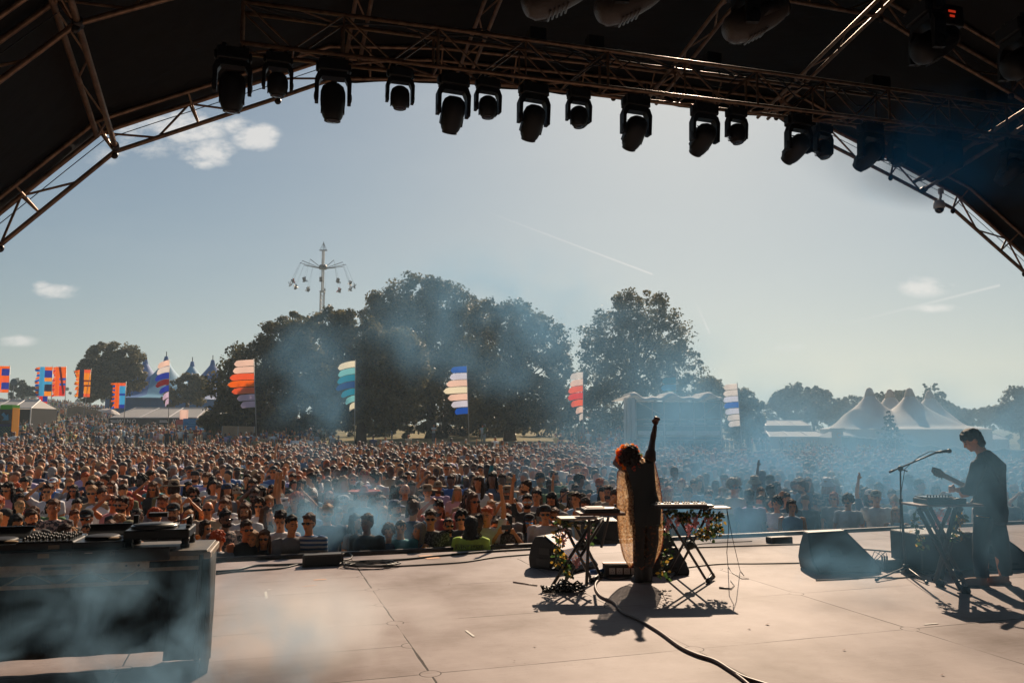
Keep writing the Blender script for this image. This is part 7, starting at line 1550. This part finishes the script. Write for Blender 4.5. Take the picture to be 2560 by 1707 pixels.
    m = MB(); m.path([shR+Vector((-.04, 0, -.04)), shR+Vector((.004, .02, .0)), shR.lerp(el, .42)], [(.085, .07), (.078, .07), (.06, .055)], 14); link('sleeve', remeshed(m, 'sleeve', CLOTH['black'], .01, 1), body); body.children[-1].name = 'sleeve'
    sl = [c for c in body.children if c.name.startswith('sleeve')][0]; sl.data.materials[0] = mat('dark lace sleeve', (.10, .055, .04), .7, trans=.3)
    # hair and flowers
    m = MB(); rg = random.Random(4); m.ell(hd+Vector((0, -.01, .012)), (.105, .11, .115), 14, 10)
    for i in range(150):
        a = rg.uniform(0, 2*math.pi); z = rg.uniform(-.9, 1); q = math.sqrt(1-z*z); m.ell(hd+Vector((.112*q*math.cos(a), -.015+.118*q*math.sin(a), .01+.122*z)), (rg.uniform(.014, .026),)*3, 6, 5)
    link('hair', remeshed(m, 'hair', hairmat('dark auburn curls', (.03, .012, .008)), .008, 1, disp=(45, .012)), body)
    fm = [mat('orange flower', (.9, .22, .01), .5, trans=.55), mat('deep red flower', (.62, .05, .01), .5, trans=.5), mat('cream flower', (.75, .6, .45), .5, trans=.5), mat('green flower leaf', (.25, .3, .05), .5, trans=.5)]
    mbs = [MB() for _ in fm]
    for i in range(92):
        th = rg.uniform(R(-20), R(225)) if i < 82 else rg.uniform(0, 6.28); rr = rg.uniform(.108, .145) if i < 82 else rg.uniform(.04, .13); c = hd+Vector((rr*math.cos(th), rg.uniform(-.07, .09), rr*math.sin(th)+.008)); k = rg.choice([0, 0, 0, 1, 1]) if th > R(50) else rg.choice([2, 3, 0, 3])
        if R(75) < th < R(100): k = 2
        for _ in range(9):
            d = Vector((rg.gauss(0, 1), rg.gauss(0, 1), rg.gauss(0, 1))).normalized(); s = d.cross(Vector((rg.gauss(0, 1), rg.gauss(0, 1), rg.gauss(0, 1)))).normalized(); L_ = rg.uniform(.014, .027); mbs[k].add([c, c+d*L_*.6+s*L_*.55, c+d*L_*1.1, c+d*L_*.6-s*L_*.55], [(0, 1, 2, 3)])
    for (px, py, k, n_) in ((1607, 1152, 2, 26), (1560, 1168, 0, 16), (1586, 1171, 1, 14), (1597, 1164, 1, 12)):
        c = P(px, py, -.10)
        for _ in range(n_): d = Vector((rg.gauss(0, 1), rg.gauss(0, .6), rg.gauss(0, 1))).normalized(); s = d.cross(Vector((rg.gauss(0, 1), rg.gauss(0, 1), rg.gauss(0, 1)))).normalized(); L_ = rg.uniform(.02, .036); mbs[k].add([c, c+d*L_*.6+s*L_*.5, c+d*L_*1.1, c+d*L_*.6-s*L_*.5], [(0, 1, 2, 3)])
    for m_, mt, nm in zip(mbs, fm, ('orange_flowers', 'red_flowers', 'cream_flowers', 'flower_leaves')): m_.build(nm, mt, body)
def lace_mat():
    m = bpy.data.materials.new('sheer lace'); m.use_nodes = True; nt = m.node_tree; bs = nt.nodes['Principled BSDF']; tc = nt.nodes.new('ShaderNodeTexCoord')
    def nz(s, d, r): t = nt.nodes.new('ShaderNodeTexNoise'); t.inputs['Scale'].default_value = s; t.inputs['Detail'].default_value = d; t.inputs['Roughness'].default_value = r; nt.links.new(tc.outputs['Object'], t.inputs['Vector']); return t.outputs[0]
    v = nt.nodes.new('ShaderNodeTexVoronoi'); v.inputs['Scale'].default_value = 34; v.feature = 'DISTANCE_TO_EDGE'; nt.links.new(tc.outputs['Object'], v.inputs['Vector']); a = nz(38, 4, .7); b = nz(9, 4, .65)
    cr = nt.nodes.new('ShaderNodeValToRGB'); e = cr.color_ramp.elements; e[0].position = .40; e[0].color = (.06, .03, .02, 1); e[1].position = .62; e[1].color = (.50, .42, .30, 1); k = e.new(.5); k.color = (.40, .22, .10, 1); nt.links.new(math_(nt, 'ADD', math_(nt, 'MULTIPLY', a, .65), math_(nt, 'MULTIPLY', b, .35)), cr.inputs[0])
    dk = nt.nodes.new('ShaderNodeVectorMath'); dk.operation = 'SCALE'; dk.inputs['Scale'].default_value = .07; nt.links.new(cr.outputs[0], dk.inputs[0]); nt.links.new(dk.outputs[0], bs.inputs['Base Color']); bs.inputs['Roughness'].default_value = .9; bs.inputs['Specular IOR Level'].default_value = .05; t = nt.nodes.new('ShaderNodeBsdfTranslucent'); lt_ = nt.nodes.new('ShaderNodeVectorMath'); lt_.operation = 'SCALE'; lt_.inputs['Scale'].default_value = 2.1; nt.links.new(cr.outputs[0], lt_.inputs[0]); nt.links.new(lt_.outputs[0], t.inputs[0]); ms = nt.nodes.new('ShaderNodeMixShader'); ms.inputs[0].default_value = .55; nt.links.new(bs.outputs[0], ms.inputs[1]); nt.links.new(t.outputs[0], ms.inputs[2])
    tp = nt.nodes.new('ShaderNodeBsdfTransparent'); m2 = nt.nodes.new('ShaderNodeMixShader'); al = math_(nt, 'ADD', .30, math_(nt, 'MULTIPLY', math_(nt, 'SUBTRACT', a, .38), 1.9), clamp=True); al = math_(nt, 'MAXIMUM', al, math_(nt, 'MULTIPLY', math_(nt, 'LESS_THAN', v.outputs[0], .05), .8)); nt.links.new(al, m2.inputs[0]); nt.links.new(tp.outputs[0], m2.inputs[1]); nt.links.new(ms.outputs[0], m2.inputs[2]); nt.links.new(m2.outputs[0], nt.nodes['Material Output'].inputs[0]); return m
singer()
def guitarist():
    Y = 9.15; g = fl(2468, 1455); rl = Vector((g.x, Y, 0)); P = lambda px, py, dy=0: at(px, py, Y+dy)-rl
    m = MB(); hd = P(2431, 1101, .05); head_shape(m, hd, R(-106), R(26)); m.path([P(2462, 1142, .03), P(2453, 1128, .04), P(2442, 1112, .05)], [.075, .06, .056], 12)
    shL, shR = P(2446, 1163, -.12), P(2492, 1158, .14)
    m.path([P(2476, 1300), P(2476, 1275), P(2472, 1235), P(2471, 1195), P(2470, 1162), P(2464, 1142)], [(.15, .12), (.155, .125), (.15, .12), (.17, .13), (.165, .12), (.08, .07)], 16)
    elL, wrL = P(2424, 1228, -.10), P(2391, 1224, .05); m.path([shL+Vector((.04, .04, 0)), shL, shL.lerp(elL, .5), elL, elL.lerp(wrL, .4), wrL], [.055, .056, .048, .042, .04, .028], 12); finger_fist(m, wrL, (wrL-elL), Vector((0, .1, 1)), 1.05)
    elR, wrR = P(2470, 1222, .34), P(2428, 1232, .30); m.path([shR-Vector((.04, 0, 0)), shR, elR, wrR], [.055, .056, .042, .028], 12); hand(m, wrR, Vector((-1, 0, -.2)), Vector((0, 0, 1)), 1.0, .7)
    for q in ([(2459, 1290, -.06), (2456, 1360, -.06), (2458, 1400, -.05), (2459, 1450, -.04)], [(2487, 1290, .06), (2498, 1358, .05), (2503, 1400, .05), (2508, 1440, .06)]): m.path([P(*p) for p in q], [.09, .062, .058, .042], 12)
    body = link('person', remeshed(m, 'body', SKIN['light'], .0095, 3)); body.location = rl; tag(body, 'guitarist in loose dark clothes bent over a stand at the right, seen from behind', 'person')
    m = MB(); m.path([P(2478, 1302), P(2477, 1275), P(2473, 1235), P(2471, 1195), P(2471, 1162), P(2465, 1143), P(2458, 1131, .03)], [(.172, .15), (.178, .155), (.172, .145), (.19, .15), (.185, .14), (.11, .10), (.072, .068)], 16); m.path([shL+Vector((.05, .05, 0)), shL, shL.lerp(elL, .5), elL, elL.lerp(wrL, .5)], [.075, .08, .072, .065, .055], 12); m.path([shR-Vector((.05, 0, 0)), shR, elR, elR.lerp(wrR, .6)], [.075, .08, .065, .05], 12)
    link('shirt', remeshed(m, 'shirt', mat('loose dark blue grey shirt', (.025, .03, .038), .9, bump=(9, .6)), .013, 2, disp=(9, .014)), body)
    m = MB(); m.path([P(2478, 1308), P(2478, 1285)], [(.165, .14), (.17, .145)], 16)
    for q in ([(2460, 1292, -.06), (2452, 1350, -.06), (2452, 1400, -.05), (2454, 1441, -.04)], [(2487, 1292, .06), (2500, 1350, .05), (2508, 1400, .05), (2514, 1437, .06)]): m.path([P(*p) for p in q], [.105, .088, .078, .074], 12)
    link('trousers', remeshed(m, 'trousers', mat('wide black trousers', (.012, .014, .02), .9, bump=(10, .5, (1, 1, .3))), .013, 2, disp=(8, .01)), body)
    for (px, py, dy, ang) in ((2455, 1457, -.06, R(172)), (2510, 1449, .06, R(165))):
        m = MB(); c = P(px, py, dy); c.z = .05; d = Vector((math.cos(ang), math.sin(ang)*.4-.1, 0)).normalized(); Mz = Matrix.Rotation(math.atan2(d.y, d.x), 3, 'Z'); m.ell(c+d*.09, (.15, .052, .045), 12, 8, Mz); m.ell(c+Vector((0, 0, .02)), (.06, .052, .06), 10, 8); m.box(c+d*.07+Vector((0, 0, -.035)), (.27, .085, .03), Mz); link('shoe', remeshed(m, 'shoe', mat('tan suede shoe', (.26, .13, .07), .8), .009, 2), body)
    m = MB(); T_, Mh = head_shape(MB(), hd, R(-106), R(26)); E2 = lambda c, r: m.ell(T_(*c), r, 12, 9, Mh); E2((0, .02, .045), (.088, .106, .088)); E2((0, .05, .0), (.084, .072, .078)); E2((0, .062, -.055), (.072, .052, .06)); E2((0, .0, .075), (.09, .105, .07)); m.ell(T_(0, -.08, .06), (.055, .03, .035), 10, 7, Mh); E2((.02, -.06, .085), (.06, .04, .03))
    link('hair', remeshed(m, 'hair', HAIR['dark brown'], .008, 1, disp=(35, .007)), body)
    ey = link('eyes', simple('eyes', eye_fn, EYE), body); ey.location = hd; ey.rotation_euler = (Mh).to_euler()
    # strap over the shoulder
    m = MB(); m.path([P(2430, 1180, .12), P(2440, 1150, -.02), P(2456, 1142, -.06), P(2478, 1160, -.16), P(2496, 1195, -.17), P(2505, 1230, -.10), P(2502, 1245, .08)], [(.004, .025)]*7, 6); link('x', m.mesh('strap', M['black'], True), body).name = 'guitar_strap'
    # bass guitar: a thing of its own
    h0, h1 = at(2357, 1187, Y+.02), at(2428, 1222, Y+.24); gr = empty('bass_guitar', h1, 0, 'bass guitar held by the guitarist, neck pointing left over the stand', 'bass guitar'); d = (h1-h0).normalized(); up = Vector((0, -1, .25)); up = (up-d*up.dot(d)).normalized(); sd = d.cross(up)
    Mx = Matrix((d, sd, up)).transposed(); wood = mat('brown guitar wood', (.16, .07, .035), .4); m = MB(); m.box(h0.lerp(h1, .5)-h1, ((h1-h0).length, .052, .022), Mx); m.build('neck', wood, gr)
    c = h0-d*.08-h1; m = MB(); pl = [(-.10, -.035), (-.11, .02), (-.04, .05), (.03, .045), (.10, .028), (.10, -.028), (.02, -.05)]; m.prism([c+d*x+sd*y_+up*.01 for x, y_ in pl], -up*.02); m.build('headstock', wood, gr)
    for i in range(4): m = MB(); b = c+d*(-.07+i*.045)+sd*.055; m.tube(b, b+Vector((0, 0, .045)), .006, n=6); m.ell(b+Vector((0, 0, .05)), (.018, .008, .013), 8, 5); m.build('tuning_peg', M['darksteel'], gr, True)
    m = MB(); b = (h1-h1)+d*.28; pl = [(-.2, .06), (-.26, .15), (-.18, .17), (-.08, .11), (.05, .16), (.18, .15), (.24, .04), (.22, -.08), (.12, -.17), (-.02, -.13), (-.1, -.13), (-.2, -.18), (-.26, -.14), (-.2, -.05)]; m.prism([b+d*x+sd*y_+up*.02 for x, y_ in pl], -up*.045); m.build('guitar_body', mat('dark sunburst body', (.08, .03, .02), .3), gr, bevel=.006)
    m = MB(); 
    for i in range(4): o_ = sd*(-.015+i*.01)+up*.016; m.tube(c+o_, b+o_+up*.01, .0012, n=4)
    m.build('strings', M['chrome'], gr)
guitarist()
# ================================================================ stage smoke drifting out over the crowd
def smoke(loc, r, dens, label, rs=0, scale=1.2, rot=(0, 0, 0), thr=.42, rgb=(.24, .52, .78), g=.2, stretch=(1, 1, 1), soft=1.0):
    m = MB(); m.ell((0, 0, 0), 1.0, 20, 12); me = m.mesh('smoke', ()); o = link('smoke', me, label=label, kind='stuff'); o.location = loc; o.scale = r; o.rotation_euler = [R(a) for a in rot]
    mt = bpy.data.materials.new('drifting smoke'); mt.use_nodes = True; nt = mt.node_tree; nt.nodes.clear(); out = nt.nodes.new('ShaderNodeOutputMaterial'); pv = nt.nodes.new('ShaderNodeVolumePrincipled'); nt.links.new(pv.outputs[0], out.inputs['Volume'])
    pv.inputs['Color'].default_value = (*rgb, 1); pv.inputs['Anisotropy'].default_value = g
    tc = nt.nodes.new('ShaderNodeTexCoord'); ln = nt.nodes.new('ShaderNodeVectorMath'); ln.operation = 'LENGTH'; nt.links.new(tc.outputs['Object'], ln.inputs[0])
    fall = math_(nt, 'SUBTRACT', 1.0, ln.outputs['Value'], clamp=True); fall = math_(nt, 'POWER', fall, soft)
    mp = nt.nodes.new('ShaderNodeMapping'); nt.links.new(tc.outputs['Object'], mp.inputs[0]); mp.inputs['Location'].default_value = (rs*3.1, rs*1.7, rs*.9); mp.inputs['Scale'].default_value = [a*b for a, b in zip(r, stretch)]
    n = nt.nodes.new('ShaderNodeTexNoise'); n.inputs['Scale'].default_value = scale; n.inputs['Detail'].default_value = 3.5; n.inputs['Roughness'].default_value = .58; n.inputs['Distortion'].default_value = .5; nt.links.new(mp.outputs[0], n.inputs['Vector'])
    k = math_(nt, 'MULTIPLY', math_(nt, 'SUBTRACT', n.outputs[0], thr, clamp=True), 4.0); d = math_(nt, 'MULTIPLY', math_(nt, 'MULTIPLY', fall, k), dens); nt.links.new(d, pv.inputs['Density'])
    me.materials.append(mt); return o
def atp(px, py, y): return at(px, py, y)
smoke(atp(2150, 1215, 19), (9.0, 6.5, 3.0), .62, 'broad veil of blue smoke over the right hand crowd', 1, .55, thr=.41)
smoke(atp(1770, 1300, 13.2), (1.5, 1.2, 1.1), 1.6, 'dense puff of smoke over the crowd right of the right stand', 2, 1.1, thr=.42)
smoke(atp(1640, 980, 27), (5.6, 6, 3.2), .15, 'blue smoke drifting across the scaffold tower and big tree', 3, .35, thr=.40)
smoke(atp(1260, 800, 25), (5.4, 4, 2.8), .40, 'thin smoke wisp before the tall central trees', 4, .5, thr=.44)
smoke(atp(780, 960, 24), (1.8, 2, 3.0), .44, 'thin upright wisp before the left trees', 5, .6, thr=.44)
smoke(atp(880, 1300, 12.2), (1.35, .9, .8), 3.2, 'bright smoke plume rising over the front row left of centre', 6, 1.7, thr=.43, rgb=(.36, .66, .90))
smoke(atp(300, 1610, 4.9), (1.7, .62, .62), 5.0, 'blue smoke rolling in front of the booth', 7, 2.4, thr=.475, rgb=(.30, .54, .76))
smoke(atp(800, 1570, 6.3), (1.1, 1.0, .42), 1.8, 'low pale smoke over the floor beside the booth', 8, 1.2, thr=.36, rgb=(.93, .95, .97))
smoke(atp(2430, 370, 10.2), (2.4, 1.2, .85), 1.6, 'blue smoke under the roof by the right hand lights', 9, .8, thr=.38, rgb=(.05, .30, .62))
smoke(atp(2400, 1270, 8.1), (1.8, .7, 1.3), .62, 'smoke drifting across the guitarist', 10, .9, thr=.38)
smoke(atp(2090, 1400, 8.7), (.9, .35, .4), 1.9, 'smoke clinging to the monitor left of the mic stand', 11, 1.8, thr=.42)
def haze():
    m = MB(); m.box((0, 1600, 28), (5200, 4000, 70)); o = m.build('haze', (), label='thin summer haze over the park', kind='stuff'); mt = bpy.data.materials.new('haze air'); mt.use_nodes = True; nt = mt.node_tree; nt.nodes.clear(); out = nt.nodes.new('ShaderNodeOutputMaterial'); pv = nt.nodes.new('ShaderNodeVolumePrincipled'); pv.inputs['Density'].default_value = .0007; pv.inputs['Color'].default_value = (.55, .72, .85, 1); pv.inputs['Anisotropy'].default_value = .3; nt.links.new(pv.outputs[0], out.inputs['Volume']); o.data.materials.append(mt)
haze()
